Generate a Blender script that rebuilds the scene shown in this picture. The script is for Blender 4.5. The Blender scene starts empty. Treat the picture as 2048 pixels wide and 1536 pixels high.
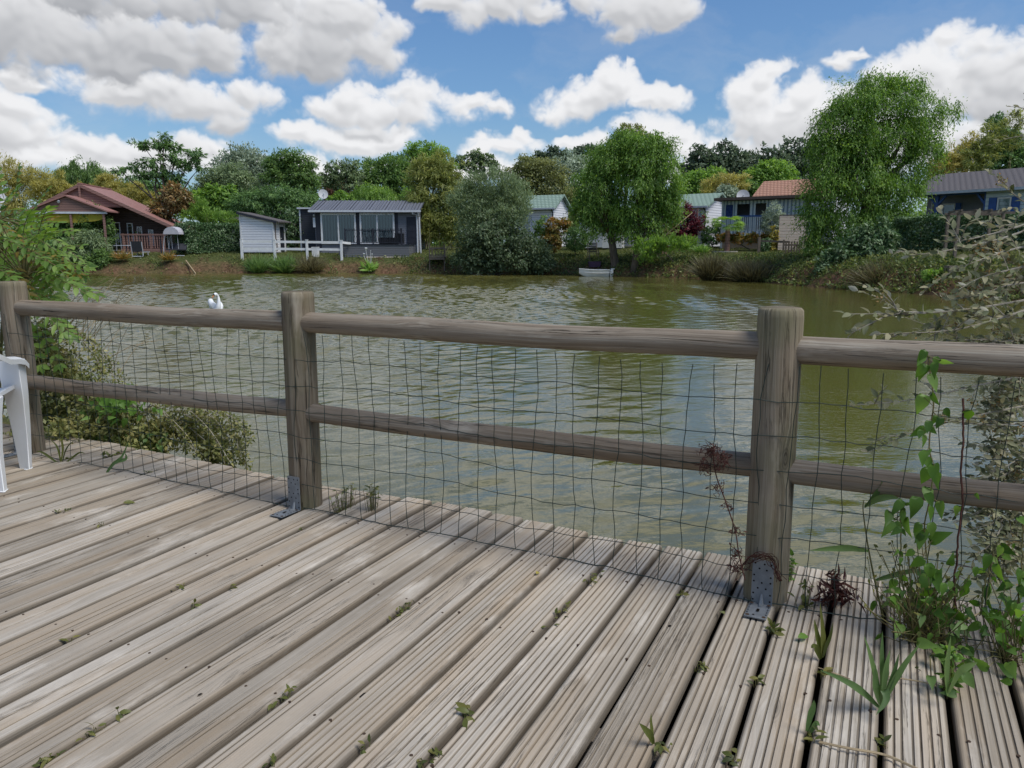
import bpy, math, random
import numpy as np
from mathutils import Vector, Matrix

scene = bpy.context.scene
COL = scene.collection
R = math.radians
PI = math.pi

# ------------------------------------------------------------------ camera geometry
CAMZ, F, PITCH = 1.2, 1538.0, math.atan(278 / 1538.0)
CP, SP = math.cos(PITCH), math.sin(PITCH)
WATER = -0.6


def ray(u, y):
    v = (y - 768) / F
    return np.array([(u - 1024) / F, CP - v * SP, -(SP + v * CP)])


def ground(u, y, z=0.0):
    d = ray(u, y)
    return np.array([0, 0, CAMZ]) + d * ((z - CAMZ) / d[2])


def at(u, y, Y):
    d = ray(u, y)
    return np.array([0, 0, CAMZ]) + d * (Y / d[1])


def mpp(Y):          # metres per photo pixel at forward distance Y
    return Y * .982 / F


# ------------------------------------------------------------------ objects
def tag(o, label=None, cat=None, group=None, kind=None):
    if label: o['label'] = label
    if cat: o['category'] = cat
    if group: o['group'] = group
    if kind: o['kind'] = kind
    return o


def thing(name, label, cat, loc=(0, 0, 0), rz=0.0, group=None):
    o = bpy.data.objects.new(name, None)
    o.empty_display_size = 0.1
    o.location = Vector([float(c) for c in loc])
    o.rotation_euler = (0, 0, rz)
    COL.objects.link(o)
    return tag(o, label, cat, group)


def link(name, me, parent=None):
    o = bpy.data.objects.new(name, me)
    COL.objects.link(o)
    if parent is not None:
        o.parent = parent
    return o


class MB:
    """collects faces, linked as ONE mesh object"""
    def __init__(s):
        s.v, s.f, s.m, s.uv, s.t = [], [], [], [], []

    def add(s, verts, faces, mi=0, uvs=None, tint=0.5):
        b = len(s.v)
        s.v += [tuple(float(c) for c in p) for p in verts]
        s.t += list(tint) if hasattr(tint, '__len__') else [tint] * len(verts)
        for i, f in enumerate(faces):
            s.f.append([b + k for k in f])
            s.m.append(mi)
            s.uv.append(uvs[i] if uvs else None)
        return s

    def box(s, x0, x1, y0, y1, z0, z1, mi=0, M=None, tint=0.5):
        V = [(x, y, z) for z in (z0, z1) for y in (y0, y1) for x in (x0, x1)]
        if M is not None:
            V = [tuple(M @ Vector(p)) for p in V]
        return s.add(V, [(0, 2, 3, 1), (4, 5, 7, 6), (0, 1, 5, 4), (2, 6, 7, 3), (0, 4, 6, 2), (1, 3, 7, 5)], mi, None, tint)

    def bar(s, p, q, w, h=None, mi=0, up=(0, 0, 1)):
        """box-section bar from p to q"""
        h = h or w
        p, q = Vector([float(c) for c in p]), Vector([float(c) for c in q])
        d = (q - p).normalized()
        u = Vector(up)
        if abs(d.dot(u)) > 0.95: u = Vector((0, 1, 0))
        sx = d.cross(u).normalized()
        sz = sx.cross(d)
        V = []
        for c in (p, q):
            for a, b in ((-1, -1), (1, -1), (1, 1), (-1, 1)):
                V.append(c + sx * a * w / 2 + sz * b * h / 2)
        return s.add(V, [(0, 1, 2, 3), (7, 6, 5, 4), (0, 4, 5, 1), (1, 5, 6, 2), (2, 6, 7, 3), (3, 7, 4, 0)], mi)

    def tube(s, pts, rad, n=8, mi=0, cap=True, tint=0.5, u0=0.0, squash=1.0):
        pts = [Vector([float(c) for c in p]) for p in pts]
        m = len(pts)
        if not hasattr(rad, '__len__'): rad = [rad] * m
        d0 = (pts[1] - pts[0]).normalized()
        ref = Vector((0, 0, 1)) if abs(d0.z) < 0.9 else Vector((1, 0, 0))
        sx = d0.cross(ref).normalized()
        V, L, l = [], [], 0.0
        for i in range(m):
            d = (pts[min(i + 1, m - 1)] - pts[max(i - 1, 0)])
            d = d.normalized() if d.length > 1e-9 else d0
            sx = (sx - d * sx.dot(d)).normalized()
            sy = d.cross(sx)
            if i: l += (pts[i] - pts[i - 1]).length
            L.append(l + u0)
            for k in range(n):
                a = 2 * PI * k / n
                V.append(pts[i] + sx * math.cos(a) * rad[i] + sy * math.sin(a) * rad[i] * squash)
        Fc, U = [], []
        for i in range(m - 1):
            for k in range(n):
                k2 = (k + 1) % n
                Fc.append((i * n + k, i * n + k2, (i + 1) * n + k2, (i + 1) * n + k))
                c = 2 * PI * max(rad)
                a, b = k / n * c, (k + 1) / n * c
                U.append([(L[i], a), (L[i], b), (L[i + 1], b), (L[i + 1], a)])
        if cap:
            Fc.append(tuple(range(n - 1, -1, -1)))
            Fc.append(tuple((m - 1) * n + k for k in range(n)))
            for ci in (0, m - 1):
                ring = range(n - 1, -1, -1) if ci == 0 else range(n)
                U.append([(L[ci] + 0.03 * math.cos(2 * PI * k / n), 0.05 * math.sin(2 * PI * k / n) * 3) for k in ring])
        return s.add(V, Fc, mi, U, tint)

    def build(s, name, mats, parent=None, smooth=False, world=True, bevel=0.0, auto=None):
        V = np.array(s.v, dtype=np.float64).reshape(-1, 3)
        if parent is not None and world:
            r = parent
            off = np.zeros(3)
            while r is not None:
                off += np.array(r.location)
                r = r.parent
            V = V - off
        me = bpy.data.meshes.new(name)
        me.from_pydata(V.tolist(), [], s.f)
        if any(u for u in s.uv):
            uvl = me.uv_layers.new(name='UVMap')
            flat = []
            for f, u in zip(s.f, s.uv):
                for k in range(len(f)):
                    flat += list(u[k]) if u else [0.0, 0.0]
            uvl.data.foreach_set('uv', flat)
        a = me.attributes.new('tint', 'FLOAT', 'POINT')
        a.data.foreach_set('value', s.t)
        for m in (mats if isinstance(mats, (list, tuple)) else [mats]):
            me.materials.append(m)
        me.polygons.foreach_set('material_index', s.m)
        if smooth or auto:
            me.polygons.foreach_set('use_smooth', [True] * len(me.polygons))
            if auto:
                me.set_sharp_from_angle(angle=R(auto))
        me.update()
        o = link(name, me, parent)
        if bevel:
            b = o.modifiers.new('Bevel', 'BEVEL')
            b.width = bevel; b.segments = 2; b.limit_method = 'ANGLE'
        return o


def tri_mesh(name, V, T, tint, mat, parent=None, smooth=False):
    """big foliage meshes straight from numpy arrays"""
    if parent is not None:
        r = parent
        off = np.zeros(3)
        while r is not None:
            off += np.array(r.location); r = r.parent
        V = V - off
    me = bpy.data.meshes.new(name)
    n = len(V)
    me.vertices.add(n)
    me.vertices.foreach_set('co', np.ascontiguousarray(V, dtype=np.float32).ravel())
    k = T.shape[1]
    me.loops.add(T.size)
    me.loops.foreach_set('vertex_index', T.astype(np.int32).ravel())
    me.polygons.add(len(T))
    me.polygons.foreach_set('loop_start', np.arange(0, T.size, k, dtype=np.int32))
    me.polygons.foreach_set('loop_total', np.full(len(T), k, dtype=np.int32))
    if smooth:
        me.polygons.foreach_set('use_smooth', np.ones(len(T), dtype=bool))
    a = me.attributes.new('tint', 'FLOAT', 'POINT')
    a.data.foreach_set('value', np.ascontiguousarray(tint, dtype=np.float32))
    me.materials.append(mat)
    me.update(calc_edges=True)
    return link(name, me, parent)


def nrm(A):
    return A / np.maximum(np.linalg.norm(A, axis=-1, keepdims=True), 1e-9)


SHAPES = {
    'rhomb': None,
    'ellip': [(0, 0), (.18, .62), (.45, 1), (.75, .68), (1, 0)],
    'lance': [(0, 0), (.2, .8), (.5, 1), (.8, .5), (1, 0)],
    'blade': [(0, .55), (.25, 1), (.6, .8), (.85, .4), (1, 0)],
    'heart': [(.0, 0), (-.13, .62), (.06, 1), (.3, .98), (.62, .55), (1, 0)],
}


def leaves(P, D, N, L, W, kind='rhomb', fold=.22, curl=.2, tint=None, rng=None):
    """vectorised leaves -> verts, faces, tint per vert"""
    n = len(P)
    P = np.asarray(P, float); D = nrm(np.asarray(D, float)); N = np.asarray(N, float)
    L = np.broadcast_to(np.asarray(L, float), (n,))[:, None]
    W = np.broadcast_to(np.asarray(W, float), (n,))[:, None]
    curl = np.broadcast_to(np.asarray(curl, float), (n,))[:, None]
    S = nrm(np.cross(D, N)); N2 = np.cross(S, D)
    if tint is None: tint = np.full(n, .5)
    if kind == 'rhomb':
        V = np.stack([P, P + D * L * .45 - S * W / 2 + N2 * W * fold * .5, P + D * L - N2 * curl * L * .5, P + D * L * .45 + S * W / 2 + N2 * W * fold * .5], 1)
        T = np.arange(n * 4).reshape(n, 4)
        return V.reshape(-1, 3), T, np.repeat(tint, 4)
    st = SHAPES[kind]
    rows = []
    for t, w in st:
        c = P + D * L * t - N2 * curl * L * t * abs(t)
        rows.append([c - S * W * w / 2 + N2 * fold * W * w / 2, c, c + S * W * w / 2 + N2 * fold * W * w / 2])
    m = len(st)
    V = np.stack([x for r_ in rows for x in r_], 1)            # n, 3m, 3
    q = []
    for i in range(m - 1):
        a = 3 * i
        q += [(a, a + 1, a + 4, a + 3), (a + 1, a + 2, a + 5, a + 4)]
    q = np.array(q)
    T = (q[None] + (np.arange(n) * 3 * m)[:, None, None]).reshape(-1, 4)
    return V.reshape(-1, 3), T, np.repeat(tint, 3 * m)


def merge(parts):
    Vs, Ts, Qs, b = [], [], [], 0
    for V, T, Q in parts:
        Vs.append(V); Ts.append(T + b); Qs.append(Q); b += len(V)
    return np.concatenate(Vs), np.concatenate(Ts), np.concatenate(Qs)


def rdir(rng, n):
    return nrm(rng.normal(size=(n, 3)))


def crown(lobes, n, L, W, rng, droop=.2, up=0., out=.6, rand=.7, cl=14, cs=None, shell=.45, kind='rhomb', rag=.16, strag=.06, tvar=.22, curl=.2):
    """leaf-sized faces in clumps spread through ellipsoid lobes; lobes: (centre, (rx,ry,rz))"""
    C = np.array([l[0] for l in lobes], float); Rr = np.array([l[1] for l in lobes], float)
    w = np.prod(Rr, axis=1) ** (2 / 3); w /= w.sum()
    nc = max(6, n // cl)
    li = rng.choice(len(lobes), size=nc, p=w)
    d = rdir(rng, nc)
    ph = rng.uniform(0, 6.28, (len(lobes), 3))
    wob = 1 + rag * (np.sin(d[:, 0] * 5 + ph[li, 0]) + np.sin(d[:, 1] * 6 + ph[li, 1]) + np.sin(d[:, 2] * 7 + ph[li, 2])) / 1.7
    r = shell + (1 - shell) * rng.random(nc) ** .6
    st = rng.random(nc) < strag
    r[st] *= rng.uniform(1.03, 1.28, st.sum())
    cc = C[li] + d * Rr[li] * (r * wob)[:, None]
    if cs is None: cs = float(np.mean(Rr)) * .13
    ci = rng.integers(0, nc, n)
    P = cc[ci] + rng.normal(size=(n, 3)) * cs * np.array([1, 1, .7])
    O = nrm((P - C[li[ci]]) / Rr[li[ci]])
    D = out * O + rand * rdir(rng, n) + np.array([0, 0, up - droop])
    N = nrm(O + np.array([0, 0, .7]) + .7 * rdir(rng, n))
    tc = rng.normal(.5, tvar * .7, nc)
    t = np.clip(tc[ci] + rng.normal(0, tvar * .6, n), 0, 1)
    s = rng.uniform(.7, 1.3, n)
    return leaves(P, D, N, L * s, W * s, kind, tint=t, curl=curl)


def strands(starts, dirs, lens, rng, step=.1, L=.2, W=.045, sway=.25, twist=.5, spread=.6, tvar=.2, kind='rhomb'):
    """hanging leafy strands (willow)"""
    parts = []
    n = len(starts)
    K = np.maximum(2, (lens / step).astype(int))
    P0 = np.repeat(starts, K, 0)
    idx = np.concatenate([np.arange(k) for k in K])
    f = idx / np.repeat(K, K)
    ln = np.repeat(lens, K)
    dr = np.repeat(dirs, K, 0)
    s = f * ln
    ph = np.repeat(rng.uniform(0, 6.28, n), K); fr = np.repeat(rng.uniform(2, 5, n), K)
    hor = dr * (1 - np.exp(-s * 1.6))[:, None] * .45
    P = P0 + hor
    P[:, 2] += np.minimum(.25 * s, .12) - s * (.25 + .75 * f)
    P[:, 0] += sway * .3 * np.sin(fr * s + ph) * (.3 + f)
    P[:, 1] += sway * .3 * np.cos(fr * s * .8 + ph) * (.3 + f)
    m = len(P)
    D = np.array([0, 0, -1.0]) + spread * rdir(rng, m) + .25 * dr
    N = nrm(dr + .8 * rdir(rng, m) + np.array([0, 0, .3]))
    t = np.clip(np.repeat(rng.normal(.5, tvar, n), K) + rng.normal(0, tvar * .5, m), 0, 1)
    sc = rng.uniform(.7, 1.25, m)
    return leaves(P, D, N, L * sc, W * sc, kind, tint=t, curl=.3)


# ------------------------------------------------------------------ materials
def new_mat(name):
    m = bpy.data.materials.new(name)
    m.use_nodes = True
    nt = m.node_tree
    for n in list(nt.nodes): nt.nodes.remove(n)
    out = nt.nodes.new('ShaderNodeOutputMaterial')
    return m, nt, out


def N_(nt, typ, **kw):
    n = nt.nodes.new(typ)
    for k, v in kw.items():
        if k == 'inp':
            for a, b in v.items():
                if hasattr(b, 'is_output') or isinstance(b, bpy.types.NodeSocket):
                    nt.links.new(b, n.inputs[a])
                else:
                    n.inputs[a].default_value = b
        else:
            setattr(n, k, v)
    return n


def ramp(nt, fac, stops, interp='LINEAR'):
    n = nt.nodes.new('ShaderNodeValToRGB')
    n.color_ramp.interpolation = interp
    e = n.color_ramp.elements
    while len(e) < len(stops): e.new(.5)
    for el, (p, c) in zip(e, stops):
        el.position = p
        el.color = tuple(c) + (1,) if not isinstance(c, (int, float)) else (c, c, c, 1)
    nt.links.new(fac, n.inputs[0])
    return n.outputs[0]


def math_(nt, op, a, b=None, c=None, clamp=False):
    n = nt.nodes.new('ShaderNodeMath'); n.operation = op; n.use_clamp = clamp
    for i, x in enumerate((a, b, c)):
        if x is None: continue
        if isinstance(x, bpy.types.NodeSocket): nt.links.new(x, n.inputs[i])
        else: n.inputs[i].default_value = x
    return n.outputs[0]


def vmath(nt, op, a, b=None, c=None):
    n = nt.nodes.new('ShaderNodeVectorMath'); n.operation = op
    for i, x in enumerate((a, b, c)):
        if x is None: continue
        if isinstance(x, bpy.types.NodeSocket): nt.links.new(x, n.inputs[i])
        else: n.inputs[i].default_value = x
    return n.outputs['Value' if op in ('LENGTH', 'DOT_PRODUCT', 'DISTANCE') else 'Vector']


def mixc(nt, fac, a, b, blend='MIX'):
    n = nt.nodes.new('ShaderNodeMix'); n.data_type = 'RGBA'; n.blend_type = blend
    for k, x in ((0, fac), (6, a), (7, b)):
        if isinstance(x, bpy.types.NodeSocket): nt.links.new(x, n.inputs[k])
        else: n.inputs[k].default_value = x if isinstance(x, (int, float)) else tuple(x) + (1,)
    return n.outputs[2]


def noise(nt, vec, scale=5., detail=4., rough=.55, dist=0., col=False):
    n = nt.nodes.new('ShaderNodeTexNoise')
    nt.links.new(vec, n.inputs['Vector'])
    n.inputs['Scale'].default_value = scale; n.inputs['Detail'].default_value = detail
    n.inputs['Roughness'].default_value = rough; n.inputs['Distortion'].default_value = dist
    return n.outputs['Color' if col else 'Fac']


def surf(name, c1, c2=None, scale=6., rough=.6, spec=.3, bump=0., bscale=40., metal=0., stretch=(1, 1, 1)):
    """painted / plain surface with gentle dirt variation"""
    m, nt, out = new_mat(name)
    tc = N_(nt, 'ShaderNodeTexCoord').outputs['Object']
    mp = vmath(nt, 'MULTIPLY', tc, tuple(stretch))
    c2 = c2 or tuple(x * .78 for x in c1)
    f = ramp(nt, noise(nt, mp, scale, 5, .6), [(.35, 0.), (.7, 1.)])
    b = N_(nt, 'ShaderNodeBsdfPrincipled', inp={'Roughness': rough, 'Specular IOR Level': spec, 'Metallic': metal})
    nt.links.new(mixc(nt, f, c1, c2), b.inputs['Base Color'])
    if bump:
        bn = N_(nt, 'ShaderNodeBump', inp={'Strength': bump, 'Distance': .01, 'Height': noise(nt, mp, bscale, 3)})
        nt.links.new(bn.outputs[0], b.inputs['Normal'])
    nt.links.new(b.outputs[0], out.inputs[0])
    return m


def stripes(name, c1, c2, axis=2, period=.15, duty=.18, rough=.55, bump=.6, soft=.06):
    """cladding: repeated boards along a local axis with dark joints"""
    m, nt, out = new_mat(name)
    tc = N_(nt, 'ShaderNodeTexCoord').outputs['Object']
    sp = N_(nt, 'ShaderNodeSeparateXYZ', inp={0: tc})
    fr = math_(nt, 'FRACT', math_(nt, 'DIVIDE', sp.outputs[axis], period))
    f = ramp(nt, fr, [(0., 1.), (duty, 1.), (min(duty + soft, 1), 0.), (1., 0.)])
    dirt = noise(nt, tc, 2.5, 5, .6)
    col = mixc(nt, f, c1, c2)
    col = mixc(nt, math_(nt, 'MULTIPLY', dirt, .3), col, tuple(x * .6 for x in c1))
    b = N_(nt, 'ShaderNodeBsdfPrincipled', inp={'Base Color': col, 'Roughness': rough, 'Specular IOR Level': .3})
    bn = N_(nt, 'ShaderNodeBump', inp={'Strength': bump, 'Distance': .02, 'Height': math_(nt, 'SUBTRACT', 1., f)})
    nt.links.new(bn.outputs[0], b.inputs['Normal'])
    nt.links.new(b.outputs[0], out.inputs[0])
    return m


def leafmat(name, dark, mid, light, trans=.45, rough=.45, spec=.35):
    m, nt, out = new_mat(name)
    at_ = N_(nt, 'ShaderNodeAttribute', attribute_name='tint').outputs['Fac']
    tc = N_(nt, 'ShaderNodeTexCoord').outputs['Object']
    col = ramp(nt, at_, [(.08, dark), (.5, mid), (.92, light)])
    p = N_(nt, 'ShaderNodeBsdfPrincipled', inp={'Base Color': col, 'Roughness': rough, 'Specular IOR Level': spec})
    hs = N_(nt, 'ShaderNodeHueSaturation', inp={'Hue': .49, 'Saturation': 1.15, 'Value': 1.5, 'Color': col})
    t = N_(nt, 'ShaderNodeBsdfTranslucent', inp={'Color': hs.outputs[0]})
    mx = N_(nt, 'ShaderNodeMixShader', inp={0: trans, 1: p.outputs[0], 2: t.outputs[0]})
    nt.links.new(mx.outputs[0], out.inputs[0])
    return m


def woodmat(name, light, mid, dark, grain=1., knots=1., bump=.5, green=0., scale=1., split=0., kf=(2.1, 11.), gv=55.):
    """weathered timber: UV u runs along the grain (m), v across it (m)"""
    m, nt, out = new_mat(name)
    uv = N_(nt, 'ShaderNodeUVMap', uv_map='UVMap').outputs[0]
    tint = N_(nt, 'ShaderNodeAttribute', attribute_name='tint').outputs['Fac']
    obj = N_(nt, 'ShaderNodeTexCoord').outputs['Object']
    # knots bend the grain
    vk = N_(nt, 'ShaderNodeTexVoronoi', inp={'Vector': vmath(nt, 'MULTIPLY', uv, (kf[0], kf[1], 1)), 'Scale': 1., 'Randomness': 1.})
    kd = vk.outputs['Distance']
    bend = math_(nt, 'MULTIPLY', ramp(nt, kd, [(0., 1.), (.28, 0.)]), .02 * knots)
    comb = N_(nt, 'ShaderNodeCombineXYZ', inp={1: bend, 0: 0., 2: 0.}).outputs[0]
    warp = vmath(nt, 'ADD', uv, comb)
    wv = N_(nt, 'ShaderNodeTexNoise', inp={'Vector': vmath(nt, 'MULTIPLY', uv, (1.5, 8, 1)), 'Scale': 1., 'Detail': 2.}).outputs['Fac']
    warp = vmath(nt, 'ADD', warp, N_(nt, 'ShaderNodeCombineXYZ', inp={1: math_(nt, 'MULTIPLY', wv, .03), 0: 0., 2: 0.}).outputs[0])
    g1 = noise(nt, vmath(nt, 'MULTIPLY', warp, (3. * scale, 210. * scale, 1)), 1., 4, .6)
    g2 = noise(nt, vmath(nt, 'MULTIPLY', warp, (1.1 * scale, gv * scale, 1)), 1., 5, .6)
    g3 = noise(nt, vmath(nt, 'MULTIPLY', warp, (.5, 9., 1)), 1., 4, .55)
    blot = noise(nt, obj, 2.3, 6, .65)
    a = math_(nt, 'ADD', math_(nt, 'MULTIPLY', g1, .45), math_(nt, 'MULTIPLY', g2, .55))
    col = ramp(nt, a, [(.3, dark), (.47, mid), (.64, light)])
    brown = mixc(nt, ramp(nt, g3, [(.42, 0.), (.66, .8)]), col, (mid[0] * 1.02, mid[1] * .91, mid[2] * .78), 'MIX')
    col = mixc(nt, ramp(nt, blot, [(.42, 0.), (.75, .5)]), brown, tuple(x * .62 for x in mid))
    col = mixc(nt, tint, mixc(nt, 1., col, (.66, .63, .59), 'MULTIPLY'), mixc(nt, 1., col, (1.2, 1.19, 1.18), 'MULTIPLY'))
    if green:
        col = mixc(nt, math_(nt, 'MULTIPLY', ramp(nt, noise(nt, obj, 3.1, 4), [(.45, 0.), (.65, 1.)]), green), col, (mid[0] * .6, mid[1] * .78, mid[2] * .5))
    crk = ramp(nt, noise(nt, vmath(nt, 'MULTIPLY', warp, (1.3 * scale, 75. * scale, 1)), 1., 6, .7, .3), [(.33, 1.), (.385, 0.)])
    crk = math_(nt, 'MULTIPLY', crk, ramp(nt, noise(nt, uv, 2.7, 3), [(.35, .3), (.55, 1.)]))
    col = mixc(nt, math_(nt, 'MULTIPLY', crk, .8 * grain), col, tuple(x * .28 for x in dark))
    if split:
        sv = noise(nt, vmath(nt, 'MULTIPLY', warp, (.55, 17., 1)), 1., 7, .62, .2)
        sp_ = math_(nt, 'MULTIPLY', ramp(nt, math_(nt, 'ABSOLUTE', math_(nt, 'SUBTRACT', sv, .5)), [(0., 1.), (.004, .9), (.010, 0.)]), ramp(nt, noise(nt, vmath(nt, 'MULTIPLY', uv, (1.1, 3., 1)), 1., 3), [(.49, 0.), (.57, 1.)]))
        col = mixc(nt, math_(nt, 'MULTIPLY', sp_, split), col, (.018, .013, .009))
        crk = math_(nt, 'MAXIMUM', crk, math_(nt, 'MULTIPLY', sp_, 1.5))
        pale = ramp(nt, noise(nt, vmath(nt, 'MULTIPLY', uv, (2.2, 7., 1)), 1., 5, .65), [(.56, 0.), (.72, .55)])
        col = mixc(nt, pale, col, tuple(min(1, x * 1.35) for x in light))
    core = math_(nt, 'MULTIPLY', ramp(nt, kd, [(.0, 1.), (.07, .95), (.12, .4), (.2, 0.)]), math_(nt, 'MULTIPLY', math_(nt, 'GREATER_THAN', N_(nt, 'ShaderNodeSeparateColor', inp={0: vk.outputs['Color']}).outputs[0], .45), knots))
    rings = ramp(nt, math_(nt, 'FRACT', math_(nt, 'MULTIPLY', kd, 26.)), [(0., .45), (.5, 1.), (1., .45)])
    col = mixc(nt, math_(nt, 'MULTIPLY', core, math_(nt, 'MULTIPLY', rings, .7)), col, tuple(x * .45 for x in dark))
    dirt = math_(nt, 'MULTIPLY', tint, -1., clamp=True)  # negative tint: groove dirt, and the shade painted on deck board edges
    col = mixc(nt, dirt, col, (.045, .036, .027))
    p = N_(nt, 'ShaderNodeBsdfPrincipled', inp={'Base Color': col, 'Roughness': .85, 'Specular IOR Level': .18})
    h = math_(nt, 'SUBTRACT', a, math_(nt, 'MULTIPLY', crk, .8))
    bn = N_(nt, 'ShaderNodeBump', inp={'Strength': bump, 'Distance': .004, 'Height': h})
    nt.links.new(bn.outputs[0], p.inputs['Normal'])
    nt.links.new(p.outputs[0], out.inputs[0])
    return m


M = {}
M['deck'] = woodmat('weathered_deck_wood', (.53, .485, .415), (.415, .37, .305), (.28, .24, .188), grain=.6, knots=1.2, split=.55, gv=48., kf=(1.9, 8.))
M['post'] = woodmat('weathered_post_wood', (.37, .325, .255), (.225, .185, .135), (.085, .064, .044), green=.45, bump=.9, split=.8, gv=40., kf=(2.6, 7.), knots=1.2)
M['rail'] = woodmat('weathered_rail_wood', (.40, .36, .295), (.26, .215, .165), (.10, .078, .056), bump=.8, split=.8, gv=40., kf=(1.7, 8.), knots=1.3)
M['galv'] = surf('galvanised_steel', (.25, .27, .285), (.16, .175, .19), 25, .6, .4, metal=.4)
M['hole'] = surf('dark_hole', (.02, .017, .015), None, 10, .9, .1)
M['rust'] = surf('rusty_screw', (.07, .045, .03), None, 60, .8, .2)
M['wire'] = surf('green_coated_wire', (.018, .035, .028), (.03, .04, .032), 40, .5, .3)
M['plastic'] = surf('white_plastic', (.78, .79, .80), (.70, .70, .68), 4, .38, .45)
M['bark'] = surf('grey_brown_bark', (.16, .13, .10), (.075, .06, .045), 5, .9, .1, .8, 18, stretch=(3, 3, .6))
M['barkpale'] = surf('pale_bark', (.33, .31, .26), (.2, .18, .14), 4, .9, .1)
M['stem'] = surf('green_stem', (.13, .14, .05), (.17, .12, .06), 20, .7, .2)
M['twig'] = surf('grey_twig', (.36, .33, .27), (.22, .19, .14), 30, .8, .2)
M['redtwig'] = surf('dead_red_twig', (.10, .045, .035), (.055, .028, .022), 30, .85, .1)
M['straw'] = surf('dry_straw', (.42, .33, .20), (.33, .25, .15), 20, .8, .2)
M['canes'] = surf('bamboo_cane', (.28, .25, .10), (.16, .17, .06), 3, .6, .3)
# cumulus of this afternoon, far to near; each cloud is a few puffs (photo x, y, half width, half height) and a shade
CLOUDS = [(0.10, [(300, 330, 420, 34), (900, 345, 300, 26), (1500, 340, 400, 40)]),
          (0.05, [(60, 330, 90, 30), (-20, 300, 90, 40)]),
          (0.04, [(240, 300, 130, 34), (370, 300, 80, 30), (180, 290, 70, 24)]),
          (0.10, [(700, 290, 120, 30), (620, 275, 60, 26), (790, 280, 60, 26)]),
          (0.14, [(1010, 300, 100, 30), (960, 310, 70, 24), (1040, 280, 38, 26)]),
          (0.14, [(1160, 290, 62, 24), (1140, 278, 22, 18), (1200, 285, 30, 20)]),
          (0.16, [(1290, 262, 74, 38), (1360, 290, 80, 40), (1440, 305, 80, 40), (1340, 262, 40, 20)]),
          (0.02, [(1530, 250, 130, 60), (1640, 250, 130, 70), (1720, 320, 280, 70)]),
          (0.04, [(1960, 270, 190, 60), (1820, 300, 120, 50), (2040, 240, 90, 50)]),
          (0.14, [(1500, 195, 64, 44), (1540, 130, 44, 30), (1520, 160, 40, 38), (1620, 205, 80, 62), (1570, 225, 90, 40)]),
          (0.08, [(1700, 118, 38, 20), (1730, 100, 22, 10)]),
          (0.10, [(1850, 150, 100, 66), (1910, 95, 66, 44), (1780, 170, 70, 50), (1880, 190, 110, 44)]),
          (0.02, [(2010, 165, 86, 62), (2060, 120, 60, 40), (1980, 210, 90, 40)]),
          (0.12, [(1190, 205, 108, 40), (1222, 165, 60, 48), (1120, 220, 52, 26), (1255, 190, 60, 44)]),
          (0.10, [(1325, 195, 44, 24), (1300, 205, 40, 20)]),
          (0.06, [(-10, 270, 96, 50), (20, 215, 40, 26), (50, 290, 50, 30)]),
          (0.02, [(30, 165, 50, 26), (70, 175, 30, 14)]),
          (0.08, [(780, 232, 150, 40), (838, 195, 78, 46), (660, 225, 60, 38), (700, 200, 50, 30), (930, 215, 70, 34), (985, 222, 48, 18), (760, 262, 110, 24)]),
          (0.02, [(400, 215, 150, 42), (505, 195, 58, 42), (250, 182, 110, 30), (330, 185, 90, 34), (440, 250, 60, 24)]),
          (-.02, [(1262, 20, 118, 50), (1330, 45, 66, 36), (1240, 70, 50, 26)]),
          (-.02, [(985, 10, 128, 46), (1080, 30, 60, 24), (900, 0, 70, 26)]),
          (0.00, [(650, 100, 120, 72), (700, 45, 96, 56), (740, 120, 48, 50), (580, 110, 60, 46), (620, 40, 80, 50)]),
          (-.14, [(60, -10, 420, 80), (330, 20, 200, 50), (480, 0, 120, 50)]),
          (-.10, [(100, 90, 260, 60), (330, 105, 170, 50), (440, 100, 60, 40), (-40, 60, 200, 80), (230, 130, 150, 34)]),
          (.06, [(1050, -110, 200, 60), (900, -150, 160, 60), (1180, -140, 120, 50)]),
          (.06, [(1650, -120, 220, 60), (1820, -160, 160, 70)]),
          (.04, [(500, -520, 420, 120), (900, -600, 300, 110)]),
          (.04, [(1500, -560, 460, 130), (2100, -480, 300, 120)]),
          (-.05, [(300, -260, 500, 130), (1500, -330, 480, 110), (1000, -420, 300, 80)])]
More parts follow.
